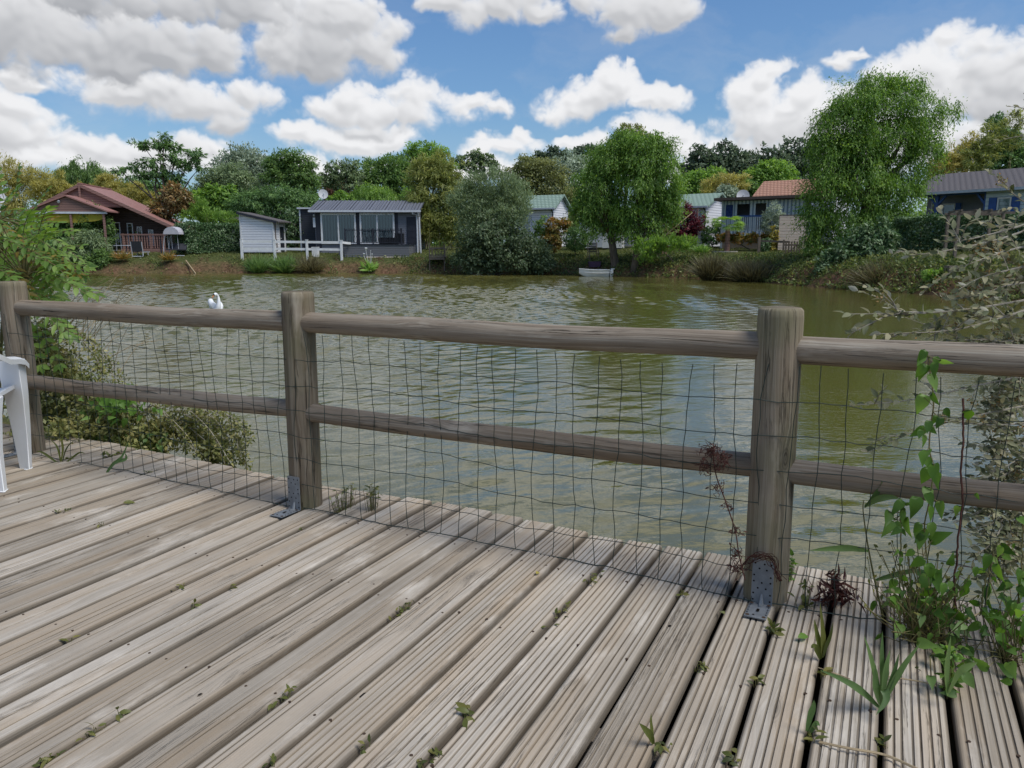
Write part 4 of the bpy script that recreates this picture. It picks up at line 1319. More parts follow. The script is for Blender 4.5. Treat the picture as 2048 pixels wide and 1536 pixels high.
tree('leafy_tree', 'yellow-green leafy tree against the left side of the big willow', 'tree', 86, 1540, [(1535, 348, 30, 24), (1560, 345, 26, 22), (1510, 365, 30, 20), (1500, 355, 18, 16), (1555, 370, 40, 24)], 11000, .28, .16, 'bright', .2, BGT)
tree('leafy_tree', 'dark leafy tree between dish and terracotta roof', 'tree', 74, 1492, [(1492, 375, 22, 16), (1510, 388, 26, 14), (1470, 388, 20, 14)], 4000, .25, .14, 'mid', .15, BGT)
shrub('variegated_shrub', 'pale variegated rounded shrub beside the roof dish of the striped house', 60, 1452, [(1452, 385, 20, 14), (1440, 394, 16, 12)], 2200, .18, .09, 'silver', r0=.05)
tree('walnut_tree', 'feathery walnut top poking out above the smaller willow', 'tree', 66, 1255, [(1240, 262, 22, 9), (1270, 260, 22, 9), (1255, 278, 32, 10), (1225, 285, 12, 5), (1280, 295, 40, 26), (1230, 330, 40, 30)], 5000, .28, .11, 'olive', .15, BGT, shell=.2, rag=.2)
# bamboo stand beside the grey house, with canes in view
bamboo('bamboo_clump', 'big green-gold bamboo stand between the grey house and the osier', 57, 868, [(850, 345, 30, 34), (882, 340, 32, 34), (905, 380, 34, 44), (840, 400, 28, 50), (875, 420, 48, 50), (850, 455, 32, 30), (905, 450, 30, 40)], 22000, 'bamboog', BB, canes=60)
tree('mimosa_tree', 'dark feathery low tree spreading between shed and grey house', 'tree', 58, 548, [(505, 402, 46, 18), (555, 388, 52, 16), (600, 400, 36, 18), (622, 418, 18, 20), (530, 418, 56, 18), (485, 418, 30, 16), (588, 425, 30, 22)], 15000, .26, .06, 'deep', .13, None, droop=.5, rag=.2)
shrub('evergreen_bush', 'dark evergreen bush in the gap between shed and grey house', 56, 588, [(588, 455, 20, 34), (578, 480, 16, 20)], 2200, .18, .09, 'laurel')

# the two willows at the water and the big one
WG = 'curly willows on the bank'
ws = weeping('curly_willow', 'smaller curly willow, bright green, leaning over the white rowing boat', 'tree', 46, 1232, [(1222, 335, 40, 44), (1190, 375, 36, 40), (1240, 300, 34, 30), (1215, 415, 40, 36), (1172, 425, 24, 28), (1200, 310, 22, 18), (1165, 395, 16, 16), (1245, 440, 24, 24), (1258, 275, 20, 14), (1182, 452, 20, 28), (1225, 455, 24, 26)], 3600, 'willow', .24, (.25, 1.0), .08, .16, .045, WG, extra=16000)
we = weeping('curly_willow', 'second smaller curly willow, taller, right of the rowing boat', 'tree', 45, 1272, [(1295, 320, 48, 36), (1328, 355, 32, 44), (1280, 370, 40, 48), (1312, 410, 34, 36), (1275, 292, 30, 20), (1320, 292, 22, 18), (1310, 280, 10, 12), (1258, 430, 28, 32), (1340, 400, 16, 30), (1300, 455, 22, 26), (1345, 430, 14, 30), (1262, 462, 20, 22)], 4000, 'willow', .22, (.25, 1.0), .08, .16, .045, WG, extra=18000)
wb = weeping('curly_willow', 'tallest curly willow with a huge ragged crown near the slate-roofed house', 'tree', 37, 1712, [(1735, 210, 56, 44), (1800, 205, 50, 42), (1690, 250, 50, 50), (1845, 250, 38, 44), (1770, 280, 76, 52), (1668, 320, 46, 50), (1650, 385, 46, 50), (1720, 370, 64, 56), (1842, 315, 34, 44), (1795, 385, 46, 46), (1628, 440, 30, 36), (1690, 455, 50, 40), (1745, 165, 30, 16), (1802, 168, 20, 16), (1668, 212, 18, 16), (1890, 212, 20, 8), (1908, 222, 10, 8), (1635, 490, 26, 30), (1760, 440, 40, 34), (1648, 285, 22, 22), (1865, 290, 18, 20), (1700, 500, 36, 34), (1740, 480, 40, 36), (1660, 520, 26, 24), (1790, 440, 30, 30), (1710, 320, 50, 50)], 9500, 'willow', .34, (.22, .9), .07, .14, .04, WG, extra=46000,
             trunk_tops=[at(1745, 215, 37), at(1815, 260, 37), at(1690, 270, 37), at(1660, 340, 36.5), at(1845, 280, 37.3)])
# big bush at the water's edge: feathery osier top, broad dark leaves below
tree('osier_bush', 'big feathery grey-green osier bush at the water edge', 'shrub', 48.5, 985, [(985, 372, 56, 36), (945, 405, 40, 44), (1020, 410, 46, 48), (985, 430, 70, 50), (960, 460, 40, 40)], 26000, .20, .045, 'osier', .1, None, up=.75, droop=0., out=.5, rag=.16, cl=20)
shrub('elder_bush', 'dark broad-leaved bush overhanging the water below the osier', 47.2, 985, [(965, 478, 48, 44), (1010, 480, 54, 50), (1055, 500, 44, 34), (960, 515, 50, 28), (1030, 525, 62, 22), (1085, 525, 28, 18), (935, 522, 30, 18)], 17000, .17, .085, 'elder', r0=.07)
shrub('laurel_shrub', 'glossy broad-leaved shrub at the foot of the tallest willow', 34.5, 1725, [(1735, 490, 44, 40), (1700, 520, 44, 40), (1760, 470, 34, 28), (1690, 550, 34, 24), (1740, 535, 40, 28), (1660, 535, 26, 28)], 14000, .20, .085, 'laurel', r0=.06)

# woodland behind everything, one far mass
def far_wood():
    rng = np.random.default_rng(2)
    lb = []
    for x in np.arange(-150, 150, 4.5):
        Y = 100 + 14 * math.sin(x * .11) + rng.uniform(-6, 6) + abs(x) * .15
        hgt = 5.2 + 1.6 * math.sin(x * .21 + 1) + rng.uniform(-.8, .8)
        lb.append(((x, Y, 1.2 + hgt * .5), (4.2, 3.5, hgt * .62)))
        lb.append(((x + 2, Y - 8, 1.2 + hgt * .3), (4.2, 3.0, hgt * .42)))
    V, T, Q = crown(lb, 52000, .62, .36, rng, cl=18, cs=.55, shell=.3, rag=.2, tvar=.3)
    tag(tri_mesh('woodland', V, T, Q, LM['mid']), 'continuous green woodland far behind the gardens', kind='stuff')


far_wood()

# smaller shrubs of the gardens
shrub('magnolia_tree', 'rusty brown magnolia between the chalet and the clipped hedge', 57, 350, [(345, 385, 24, 18), (355, 405, 30, 24), (330, 415, 24, 20), (318, 440, 22, 14), (372, 400, 16, 18)], 4500, .24, .11, 'rusty', cat='tree', r0=.07)
hedge('clipped_hedge', 'dark clipped hedge beside the hammock swing', ((362 - 1024) * mpp(53), 53), ((482 - 1024) * mpp(56.5), 56.5), 1.5, 1.9, 12000, 'laurel', .16, .08)
shrub('shooting_hedge', 'bright green upright shoots growing behind the clipped hedge', 56.5, 420, [(385, 432, 24, 14), (415, 432, 30, 16), (450, 438, 28, 14), (400, 415, 18, 20)], 4500, .2, .05, 'bright', up=1.1, droop=0.)
shrub('rose_bush', 'mid green rose bush before the yellow awning', 53, 165, [(170, 438, 34, 26), (140, 455, 36, 28), (185, 425, 18, 18)], 5000, .16, .08, 'mid')
shrub('dark_shrub', 'large dark shrub on the far bank behind the foreground foliage', 52, 120, [(110, 490, 50, 36), (70, 470, 50, 50), (145, 505, 30, 24)], 6000, .2, .08, 'deep')
shrub('buddleia_bush', 'drooping grey-brown leaved bush left of the garden table', 51, 182, [(180, 478, 28, 22), (160, 500, 34, 24), (200, 495, 22, 20)], 3800, .24, .06, 'osier', droop=.6)
shrub('green_bush', 'round green bush at the bank under the drooping grey-brown bush', 50.5, 205, [(205, 515, 24, 18), (185, 525, 26, 14)], 2600, .15, .07, 'mid')
shrub('grape_vine', 'row of light green vines in front of the chalet veranda', 56.5, 275, [(255, 468, 24, 16), (290, 470, 26, 16), (225, 470, 16, 18), (318, 474, 16, 12)], 4200, .2, .12, 'bright')
shrub('climbing_vine', 'leafy climber on the chalet corner post', 53.4, 220, [(218, 450, 10, 26), (216, 475, 14, 18)], 1300, .16, .08, 'mid')
shrub('red_maple', 'dark red Japanese maple before the right hand green-roofed cabin', 50.5, 1365, [(1365, 425, 24, 18), (1345, 445, 20, 20), (1385, 450, 20, 22), (1365, 465, 30, 20)], 5500, .15, .07, 'red', cat='tree', r0=.05)
shrub('photinia_bush', 'orange-tipped round bush beside the dark clipped ball', 50, 1110, [(1110, 455, 20, 18), (1105, 478, 22, 20), (1128, 448, 14, 12)], 3200, .16, .08, 'orange')
shrub('clipped_ball', 'dark green ball-shaped bush near the rowing boat', 49, 1152, [(1152, 478, 24, 22)], 3600, .11, .055, 'deep', rag=.04, strag=0., shell=.7)
shrub('green_bush', 'leafy green shrub just right of the dark elder bush', 50.5, 1088, [(1085, 455, 14, 20), (1080, 480, 18, 20), (1142, 452, 14, 10)], 1800, .16, .08, 'mid')
shrub('olive_bush', 'small grey-green olive tree at the end of the striped house', 45, 1547, [(1547, 425, 18, 20), (1540, 448, 18, 18), (1560, 445, 14, 18)], 3000, .14, .04, 'silver', cat='tree', r0=.04)
shrub('golden_shrub', 'golden variegated shrub beside the wooden screen panel', 44.3, 1550, [(1550, 478, 9, 24), (1545, 492, 10, 14)], 1300, .11, .06, 'yellow')
shrub('border_shrub', 'low yellow-green border planting under the striped house', 45.7, 1500, [(1450, 475, 14, 9), (1475, 476, 18, 9), (1508, 476, 20, 9), (1532, 478, 12, 12)], 3200, .13, .07, 'orange')
shrub('dark_shrub', 'small dark shrub by the rail post left of the golden shrub', 44, 1530, [(1530, 490, 9, 14)], 900, .12, .06, 'laurel')
shrub('perennial_bed', 'tall flowering perennials on the bank right of the second willow', 44, 1350, [(1340, 490, 34, 14), (1375, 488, 22, 16), (1315, 492, 20, 18), (1290, 500, 22, 24)], 4200, .2, .05, 'bright', up=.9, droop=0.)
shrub('acer_shrub', 'low spreading yellowish shrub below the red maple', 50, 1330, [(1332, 466, 22, 10), (1320, 476, 16, 10)], 1500, .15, .07, 'olive')
shrub('climbing_rose', 'thin climber on the corner post of the right green-roofed cabin', 51.3, 1408, [(1408, 445, 8, 24), (1412, 470, 12, 18)], 900, .13, .07, 'mid')
shrub('box_shrub', 'dark green shrub between green-roofed cabin and striped house', 48.5, 1425, [(1425, 475, 18, 18), (1432, 455, 10, 10)], 1800, .12, .06, 'deep')
hedge('clipped_hedge', 'glossy clipped hedge in front of the slate-roofed house', ((1800 - 1024) * mpp(36), 36), ((2075 - 1024) * mpp(31.5), 31.5), 1.3, 1.42, 15000, 'laurel', .12, .07)
shrub('sapling', 'light green young plant standing before the glossy hedge', 32.5, 1845, [(1845, 515, 9, 9), (1845, 528, 12, 10)], 700, .1, .045, 'bright')
shrub('weed_bush', 'small green bush on the bank below the glossy hedge', 29, 1885, [(1885, 555, 18, 16), (1860, 550, 14, 12)], 1600, .11, .05, 'bright')


def tussock(name, label, px, py, Y, wpx, hpx, n, leaf, spread=.9):
    rng = np.random.default_rng(hash_(label))
    x = (px - 1024) * mpp(Y)
    z = at(px, py, Y)[2]
    t = thing(name, label, 'tussock', (x, Y, z))
    a = rng.uniform(0, 6.28, n); r = rng.random(n) ** .7
    P = np.stack([x + np.cos(a) * r * wpx * .45 * mpp(Y), Y + np.sin(a) * r * wpx * .4 * mpp(Y), np.full(n, z)], 1)
    D = np.stack([np.cos(a) * r * spread, np.sin(a) * r * spread, np.ones(n)], 1) + .25 * rng.normal(size=(n, 3))
    Lh = hpx * mpp(Y) * rng.uniform(.6, 1.15, n)
    V, T, Q = leaves(P, D, rdir(rng, n) + np.array([0, -.5, .3]), Lh, .035, 'blade', curl=rng.uniform(.2, .8, n), tint=np.clip(rng.normal(.5, .25, n), 0, 1))
    tri_mesh('blades', V, T, Q, LM[leaf], t)


tussock('sedge_tussock', 'dry brown sedge tussock below the end of the white rail fence', 618, 546, 50, 34, 34, 900, 'sedge')
tussock('sedge_tussock', 'tall sedge tussock at the water, left one of the pair by the picket gate', 1428, 560, 40.3, 42, 48, 1200, 'sedge', .6)
tussock('sedge_tussock', 'broad dark sedge tussock at the water nearest the picket gate', 1508, 566, 39, 74, 44, 1800, 'sedge', .6)
tussock('sedge_tussock', 'arching sedge tussock at the water right of the tallest willow', 1770, 584, 31.5, 60, 56, 1700, 'sedge', .8)
tussock('grass_clump', 'bright green grassy clump below the left end of the white rail fence', 512, 545, 50, 30, 34, 600, 'mid', .7)
tussock('grass_clump', 'green grassy clump between the white rail fence and the brown tussock', 566, 545, 50, 34, 34, 800, 'mid', .8)
tussock('grass_clump', 'yellowish cordyline clump left of the grey sun lounger', 240, 518, 50.6, 20, 18, 260, 'orange', 1.1)
tussock('grass_clump', 'small variegated clump under the hammock swing', 333, 520, 50.4, 20, 16, 240, 'orange', 1.1)
tussock('grass_clump', 'iris leaves on the bank right of the perennials', 1405, 505, 43, 26, 16, 260, 'bright', .5)


# ------------------------------------------------------------------ ground cover (uncountable)
def cover():
    rng = np.random.default_rng(4)
    far = POND[:14]
    seg = np.linalg.norm(np.diff(far, axis=0), axis=1); cum = np.concatenate([[0], np.cumsum(seg)])

    def along(n, d0, d1, lo=0., hi=1.):
        s = rng.uniform(lo, hi, n) * cum[-1]
        i = np.clip(np.searchsorted(cum, s) - 1, 0, len(seg) - 1)
        f = (s - cum[i]) / seg[i]
        P = far[i] + (far[i + 1] - far[i]) * f[:, None]
        dv = (far[i + 1] - far[i]) / seg[i][:, None]
        nv = np.stack([-dv[:, 1], dv[:, 0]], 1)
        d = rng.uniform(d0, d1, n)
        return P + nv * d[:, None], d
    # lawn
    P, d = along(60000, .9, 9., .12)
    keep = pond_sd(P[:, 0], P[:, 1]) > .5 + 1.1 * sstep(-4, -12, P[:, 0]) + .3 * rng.normal(size=len(P))
    P = P[keep]; z = land(P[:, 0], P[:, 1])
    n = len(P)
    pt = .5 + .5 * wob(P[:, 0], P[:, 1], .5)
    V, T, Q = leaves(np.column_stack([P, z - .01]), np.array([0, 0, 1.]) + .7 * rng.normal(size=(n, 3)) * np.array([1, 1, .3]), rdir(rng, n), rng.uniform(.06, .16, n), .03, 'rhomb', tint=np.clip(rng.normal(.35, .2, n) + .35 * pt, 0, 1))
    tag(tri_mesh('grass', V, T, Q, LM['grass']), 'short lawn grass round the far gardens', kind='stuff')
    # weeds and creepers on the bank in patches
    P, d = along(52000, -.25, 2.4, .12)
    pt = .5 * wob(P[:, 0] * 1.0, P[:, 1], .8) + .35 * wob(P[:, 0] * 2.7, P[:, 1] * 2.7, 1.)
    side = sstep(-14, 2, P[:, 0])
    keep = (pt + .5 * rng.normal(size=len(P)) * .5 > .55 - .85 * side) & (pond_sd(P[:, 0], P[:, 1]) > -.2)
    P = P[keep]; z = land(P[:, 0], P[:, 1]); n = len(P)
    z = np.maximum(z, WATER + .02) + rng.random(n) * .14
    V, T, Q = leaves(np.column_stack([P, z]), .8 * rdir(rng, n) + np.array([0, -.3, .35]), rdir(rng, n) + np.array([0, -.3, .8]), rng.uniform(.08, .2, n), rng.uniform(.04, .09, n), 'rhomb', tint=np.clip(rng.normal(.45, .25, n) + .2 * pt[keep], 0, 1))
    tag(tri_mesh('bank_weeds', V, T, Q, LM['cover']), 'weeds and creepers covering the far pond bank', kind='stuff')
    P, d = along(9000, -.2, 1.6, .1, .95)
    pt = wob(P[:, 0] * 1.7 + 3, P[:, 1] * 1.7, 1.)
    keep = (pt > .35) & (pond_sd(P[:, 0], P[:, 1]) > -.15)
    P = P[keep]; z = np.maximum(land(P[:, 0], P[:, 1]), WATER + .02) + rng.random(len(P)) * .1; n = len(P)
    V, T, Q = leaves(np.column_stack([P, z]), rdir(rng, n) + np.array([0, -.3, .3]), rdir(rng, n) + np.array([0, 0, .8]), rng.uniform(.08, .18, n), rng.uniform(.03, .07, n), 'rhomb', tint=np.clip(rng.normal(.5, .25, n), 0, 1))
    tag(tri_mesh('dry_bank_weeds', V, T, Q, LM['reddish']), 'dry reddish weeds in patches on the far bank', kind='stuff')


cover()
# ------------------------------------------------------------------ buildings and garden things
def tiles(name, c1, c2, px_, py_):
    """roof tiles: staggered courses up the slope, rolls along the eaves"""
    m, nt, out = new_mat(name)
    tc = N_(nt, 'ShaderNodeTexCoord').outputs['Object']
    sp = N_(nt, 'ShaderNodeSeparateXYZ', inp={0: tc})
    row = math_(nt, 'DIVIDE', sp.outputs[1], py_)
    odd = math_(nt, 'MULTIPLY', math_(nt, 'FLOOR', row), .37)
    fx = math_(nt, 'FRACT', math_(nt, 'ADD', math_(nt, 'DIVIDE', sp.outputs[0], px_), odd))
    fy = math_(nt, 'FRACT', row)
    roll = ramp(nt, fx, [(0., .1), (.2, .6), (.55, 1.), (.88, .6), (1., .1)])
    lap = ramp(nt, fy, [(0., 0.), (.22, .1), (.36, 1.), (1., .85)])
    h = math_(nt, 'MULTIPLY', roll, lap)
    col = mixc(nt, h, c2, c1)
    col = mixc(nt, math_(nt, 'MULTIPLY', noise(nt, tc, 3., 5, .65), .5), col, tuple(x * .55 for x in c1))
    b = N_(nt, 'ShaderNodeBsdfPrincipled', inp={'Base Color': col, 'Roughness': .75, 'Specular IOR Level': .25})
    bn = N_(nt, 'ShaderNodeBump', inp={'Strength': .8, 'Distance': .03, 'Height': h})
    nt.links.new(bn.outputs[0], b.inputs['Normal'])
    nt.links.new(b.outputs[0], out.inputs[0])
    return m


B_ = {
    'greywall': stripes('grey_cladding', (.215, .22, .245), (.11, .113, .13), 2, .14, .12),
    'darkwall': stripes('anthracite_cladding', (.045, .048, .06), (.025, .026, .034), 2, .14, .12),
    'deckwall': stripes('grey_terrace_boards', (.17, .175, .19), (.06, .062, .07), 2, .115, .14),
    'dark': surf('anthracite_paint', (.03, .033, .045), (.02, .022, .03), 3, .5),
    'black': surf('black_rattan', (.018, .019, .024), (.01, .01, .013), 30, .6),
    'white': surf('white_paint', (.78, .79, .80), (.62, .62, .60), 3, .5),
    'white_clad': stripes('white_cladding', (.86, .86, .89), (.46, .47, .52), 2, .17, .16),
    'greyroof': stripes('ribbed_grey_roof', (.16, .17, .20), (.06, .064, .078), 0, .22, .22),
    'trim': surf('pale_grey_trim', (.60, .63, .67), (.48, .50, .54), 5, .45),
    'curtain': stripes('pleated_curtain', (.21, .28, .29), (.06, .09, .10), 0, .20, .3, .9, .4, .35),
    'redroof': stripes('red_brown_roof', (.34, .175, .15), (.24, .12, .10), 1, .3, .12),
    'redwood': stripes('red_brown_boards', (.27, .155, .13), (.14, .08, .068), 2, .16, .12),
    'brownwall': stripes('dark_brown_boards', (.085, .055, .047), (.04, .027, .023), 2, .16, .12),
    'awning': surf('yellow_awning_cloth', (.46, .40, .05), (.36, .30, .04), 3, .8),
    'greentile': tiles('pale_green_roof_tiles', (.34, .45, .37), (.15, .22, .17), .30, .22),
    'slate': tiles('grey_roof_tiles', (.205, .185, .18), (.065, .058, .06), .30, .17),
    'terracotta': tiles('terracotta_tiles', (.56, .32, .22), (.28, .13, .085), .24, .24),
    'stripe': stripes('blue_striped_canvas', (.62, .67, .70), (.20, .26, .34), 0, .22, .42, .8, .1, .05),
    'brownroof': surf('brown_roof_edge', (.14, .10, .08), (.10, .07, .06), 5, .7),
    'blue': surf('blue_painted_wood', (.045, .12, .36), (.035, .09, .28), 4, .5),
    'greyblue': surf('grey_blue_wall', (.25, .26, .30), (.20, .21, .24), 2, .8),
    'bluewhite': stripes('pale_blue_cladding', (.62, .72, .76), (.34, .42, .47), 2, .2, .12),
    'inside': surf('dim_interior', (.05, .048, .047), (.03, .03, .03), 2, .9),
    'bluecloth': surf('blue_curtain_cloth', (.05, .085, .25), (.02, .04, .14), 8, .9),
    'pine': stripes('pale_pine_boards', (.72, .60, .51), (.36, .27, .21), 2, .155, .1),
    'oldwood': surf('old_grey_wood', (.20, .165, .13), (.12, .095, .075), 12, .85),
    'canvas': surf('grey_sling_cloth', (.05, .052, .06), (.04, .04, .048), 20, .8),
    'canopy': surf('pale_grey_canopy_cloth', (.50, .49, .53), (.42, .41, .45), 5, .8),
    'purple': surf('purple_plastic_tub', (.09, .045, .09), (.06, .03, .06), 6, .5),
    'kennel': surf('tan_roof_felt', (.42, .31, .23), (.33, .24, .17), 8, .85),
    'dish': surf('grey_dish_metal', (.46, .47, .48), (.38, .38, .39), 4, .5),
    'stone': surf('pale_stone', (.42, .40, .36), (.28, .26, .23), 8, .85),
    'gel': surf('white_boat_gelcoat', (.87, .85, .80), (.76, .74, .69), 5, .35, .5),
    'swan': surf('white_feathers', (.86, .87, .87), (.78, .79, .80), 14, .75, .2, .4, 60),
    'beak': surf('orange_bill', (.55, .20, .04), (.40, .12, .03), 20, .5),
}


def glass_mat():
    m, nt, out = new_mat('window_glass')
    g = N_(nt, 'ShaderNodeBsdfGlossy', inp={'Roughness': .03, 'Color': (.9, .95, 1, 1)})
    t = N_(nt, 'ShaderNodeBsdfTransparent', inp={'Color': (.82, .87, .88, 1)})
    lw = N_(nt, 'ShaderNodeFresnel', inp={'IOR': 1.5})
    f = math_(nt, 'MULTIPLY_ADD', lw.outputs[0], .9, .06)
    mx = N_(nt, 'ShaderNodeMixShader', inp={0: f, 1: t.outputs[0], 2: g.outputs[0]})
    nt.links.new(mx.outputs[0], out.inputs[0])
    return m


GLASS = glass_mat()


def loc(name, mb, mat, parent, **kw):
    return mb.build(name, mat, parent, world=False, **kw)


def at_ground(px, Y, z=None):
    x = (px - 1024) * mpp(Y)
    return (x, Y, lz(x, Y) if z is None else z)


def gable(x0, x1, d, ez, rz_):
    """walls with gable ends at x0 and x1, ridge along x"""
    b = MB()
    V = []
    for x in (x0, x1):
        V += [(x, 0, 0), (x, 0, ez), (x, d / 2, rz_), (x, d, ez), (x, d, 0)]
    b.add(V, [(0, 1, 2, 3, 4), (9, 8, 7, 6, 5), (0, 5, 6, 1), (3, 8, 9, 4), (0, 4, 9, 5)])
    return b


def roof(x0, x1, d, ez, rz_, ov=.3, th=.07, rib=0.):
    b = MB()
    k = (rz_ - ez) / (d / 2)
    e = ez - k * ov
    for s in (0, 1):
        ya, yb = (-ov, d / 2) if s == 0 else (d + ov, d / 2)
        V = [(x0, ya, e + .02), (x1, ya, e + .02), (x1, yb, rz_ + .02), (x0, yb, rz_ + .02)]
        V += [(x, y, z + th) for x, y, z in V]
        b.add(V, [(3, 2, 1, 0), (4, 5, 6, 7), (0, 1, 5, 4), (1, 2, 6, 5), (3, 0, 4, 7), (2, 3, 7, 6)])
        if rib:
            n = int((x1 - x0) / rib)
            for i in range(n + 1):
                x = x0 + .02 + (x1 - x0 - .04) * i / n
                b.bar((x, ya, e + th + .035), (x, yb, rz_ + th + .035), .06, .05)
    return b


def window(par, x0, x1, z0, z1, y=-.02, fr=.06, mat='white', fill=None, mull=1, fillmat=None, rec=.05):
    """frame with panes, set in the facade plane"""
    f = MB()
    f.box(x0, x1, y - .04, y + .03, z1 - fr, z1); f.box(x0, x1, y - .04, y + .03, z0, z0 + fr)
    f.box(x0, x0 + fr, y - .038, y + .028, z0 + fr, z1 - fr); f.box(x1 - fr, x1, y - .038, y + .028, z0 + fr, z1 - fr)
    for i in range(1, mull + 1):
        xm = x0 + (x1 - x0) * i / (mull + 1)
        f.box(xm - fr * .4, xm + fr * .4, y - .036, y + .026, z0 + fr, z1 - fr)
    w = loc('window', f, B_[mat], par)
    if fillmat:
        c = MB()
        n = 40
        V = []
        for i in range(n + 1):
            x = x0 + fr + .02 + (x1 - x0 - 2 * fr - .04) * i / n
            yy = y + rec + .02 * math.sin(i * 2.2)
            V += [(x, yy, z0 + fr), (x, yy, z1 - fr)]
        c.add(V, [(2 * i, 2 * i + 2, 2 * i + 3, 2 * i + 1) for i in range(n)])
        loc('curtain' if fillmat in ('curtain', 'bluecloth') else 'backing', c, B_[fillmat], w)
    g = MB(); g.add([(x0 + fr * .5, y, z0 + fr * .5), (x1 - fr * .5, y, z0 + fr * .5), (x1 - fr * .5, y, z1 - fr * .5), (x0 + fr * .5, y, z1 - fr * .5)], [(0, 1, 2, 3)])
    loc('pane', g, GLASS, w)
    return w


# --- grey cabin with a terrace
def grey_house():
    o = (-13.76 * .984, 54, .5)
    h = thing('grey_cabin', 'grey clad holiday cabin with two curtained sliding windows and a railed terrace', 'cabin', o)
    w = MB()
    w.box(0, 7.02, 0, 5.2, -.3, 3.02)
    loc('wall', w, B_['greywall'], h)
    d = MB()
    d.box(.02, 5.66, -.035, .0, 2.86, 3.02); d.box(.04, .40, -.03, .0, .3, 2.86); d.box(2.84, 3.06, -.03, 0, .5, 2.86); d.box(5.47, 5.70, -.03, 0, .5, 2.86)
    loc('facade_trim', d, B_['dark'], h)
    for a, b in ((.40, 2.82), (3.08, 5.47)):
        wd = MB(); wd.box(a, b, -.012, -.004, .8, 2.86)
        window(h, a, b, .78, 2.85, -.07, .115, 'white', mull=1, fillmat='curtain', rec=.045)
    r = roof(-.32, 7.3, 5.2, 3.05, 3.76, .32, .05, .27)
    ro = loc('roof', r, B_['greyroof'], h)
    g = MB(); g.box(-.34, 7.32, -.46, -.34, 2.9, 3.04)
    loc('gutter', g, B_['trim'], ro)
    p = MB()
    p.tube([(6.75, -.40, 2.88), (6.78, -.38, 2.8), (7.0, -.08, 2.72), (7.02, -.06, 1.5), (7.02, -.06, .1)], .055, 8)
    p.tube([(7.12, -.30, 2.9), (7.14, -.2, 2.7), (7.16, -.05, 2.6), (7.2, -.05, 1.2), (7.24, -.05, .0)], .05, 8)
    loc('downpipe', p, B_['trim'], h)
    s = MB(); s.box(6.30, 6.98, -.055, -.005, .8, 2.6)
    for z in (1.2, 1.65, 2.1): s.box(6.36, 6.92, -.07, -.055, z, z + .36)
    loc('door', s, B_['dark'], h)
    lw = MB(); lw.box(-1.45, -.02, 1.6, 5.0, -.2, 3.2)
    wing = loc('wing', lw, B_['darkwall'], h)
    lt = MB(); lt.box(-1.5, -1.40, 1.55, 1.66, -.2, 3.2); lt.box(-1.6, .0, 1.4, 5.2, 3.2, 3.3)
    loc('wing_trim', lt, B_['trim'], h)
    lp = MB(); lp.box(-.12, .04, -.10, -.0, 1.9, 2.55); lp.tube([(-.04, -.08, 2.75), (-.04, -.13, 2.66)], [.05, .07], 8)
    loc('wall_lamp', lp, B_['trim'], h)
    # terrace
    t = MB()
    t.box(2.45, 6.72, -2.4, -.06, -.12, .70); t.box(1.9, 2.44, -1.6, -.06, -.1, .5)
    loc('terrace', t, B_['deckwall'], h)
    tt = MB(); tt.box(2.40, 6.78, -2.45, -.02, .705, .745)
    loc('terrace_floor', tt, B_['dark'], h)
    for x in (2.6, 3.6, 5.0, 6.5):
        ft = MB(); ft.box(x, x + .09, -2.3, -2.2, -.6, -.12)
        loc('terrace_foot', ft, B_['oldwood'], h)
    ft = MB(); ft.box(3.9, 6.4, -2.44, -2.38, -.13, -.06)
    loc('terrace_edge', ft, B_['pine'], h)
    rl = MB()
    for x in (2.52, 4.36, 6.25): rl.box(x - .045, x + .045, -2.38, -2.29, .745, 1.78)
    rl.box(2.5, 6.28, -2.36, -2.31, 1.64, 1.69); rl.box(2.5, 6.28, -2.36, -2.31, .84, .88)
    rr = random.Random(3)
    for i in range(34):
        x = 2.62 + i * .108
        k = rr.uniform(-.05, .05)
        rl.tube([(x, -2.335, .80), (x + k, -2.335, 1.1), (x - k, -2.335, 1.4), (x + .01, -2.335, 1.78)], .014, 4)
    loc('railing', rl, B_['dark'], h)
    # things on the terrace
    for (x0, x1, hh, lab) in ((4.72, 5.72, .40, 'long low black rattan bench on the grey cabin terrace'), (5.76, 6.34, .68, 'taller black rattan box at the right end of the grey cabin terrace')):
        q = thing('rattan_box', lab, 'planter', (o[0] + x0, o[1] - 2.15, o[2] + .747), 0)
        m = MB(); m.box(0, x1 - x0, 0, .5, 0.03, hh); m.box(-.02, x1 - x0 + .02, -.02, .52, hh, hh + .035)
        m2 = MB()
        for fx in (.03, x1 - x0 - .08):
            for fy in (.03, .42): m2.box(fx, fx + .05, fy, fy + .05, 0, .03)
        loc('body', m, B_['black'], q); pass


grey_house()


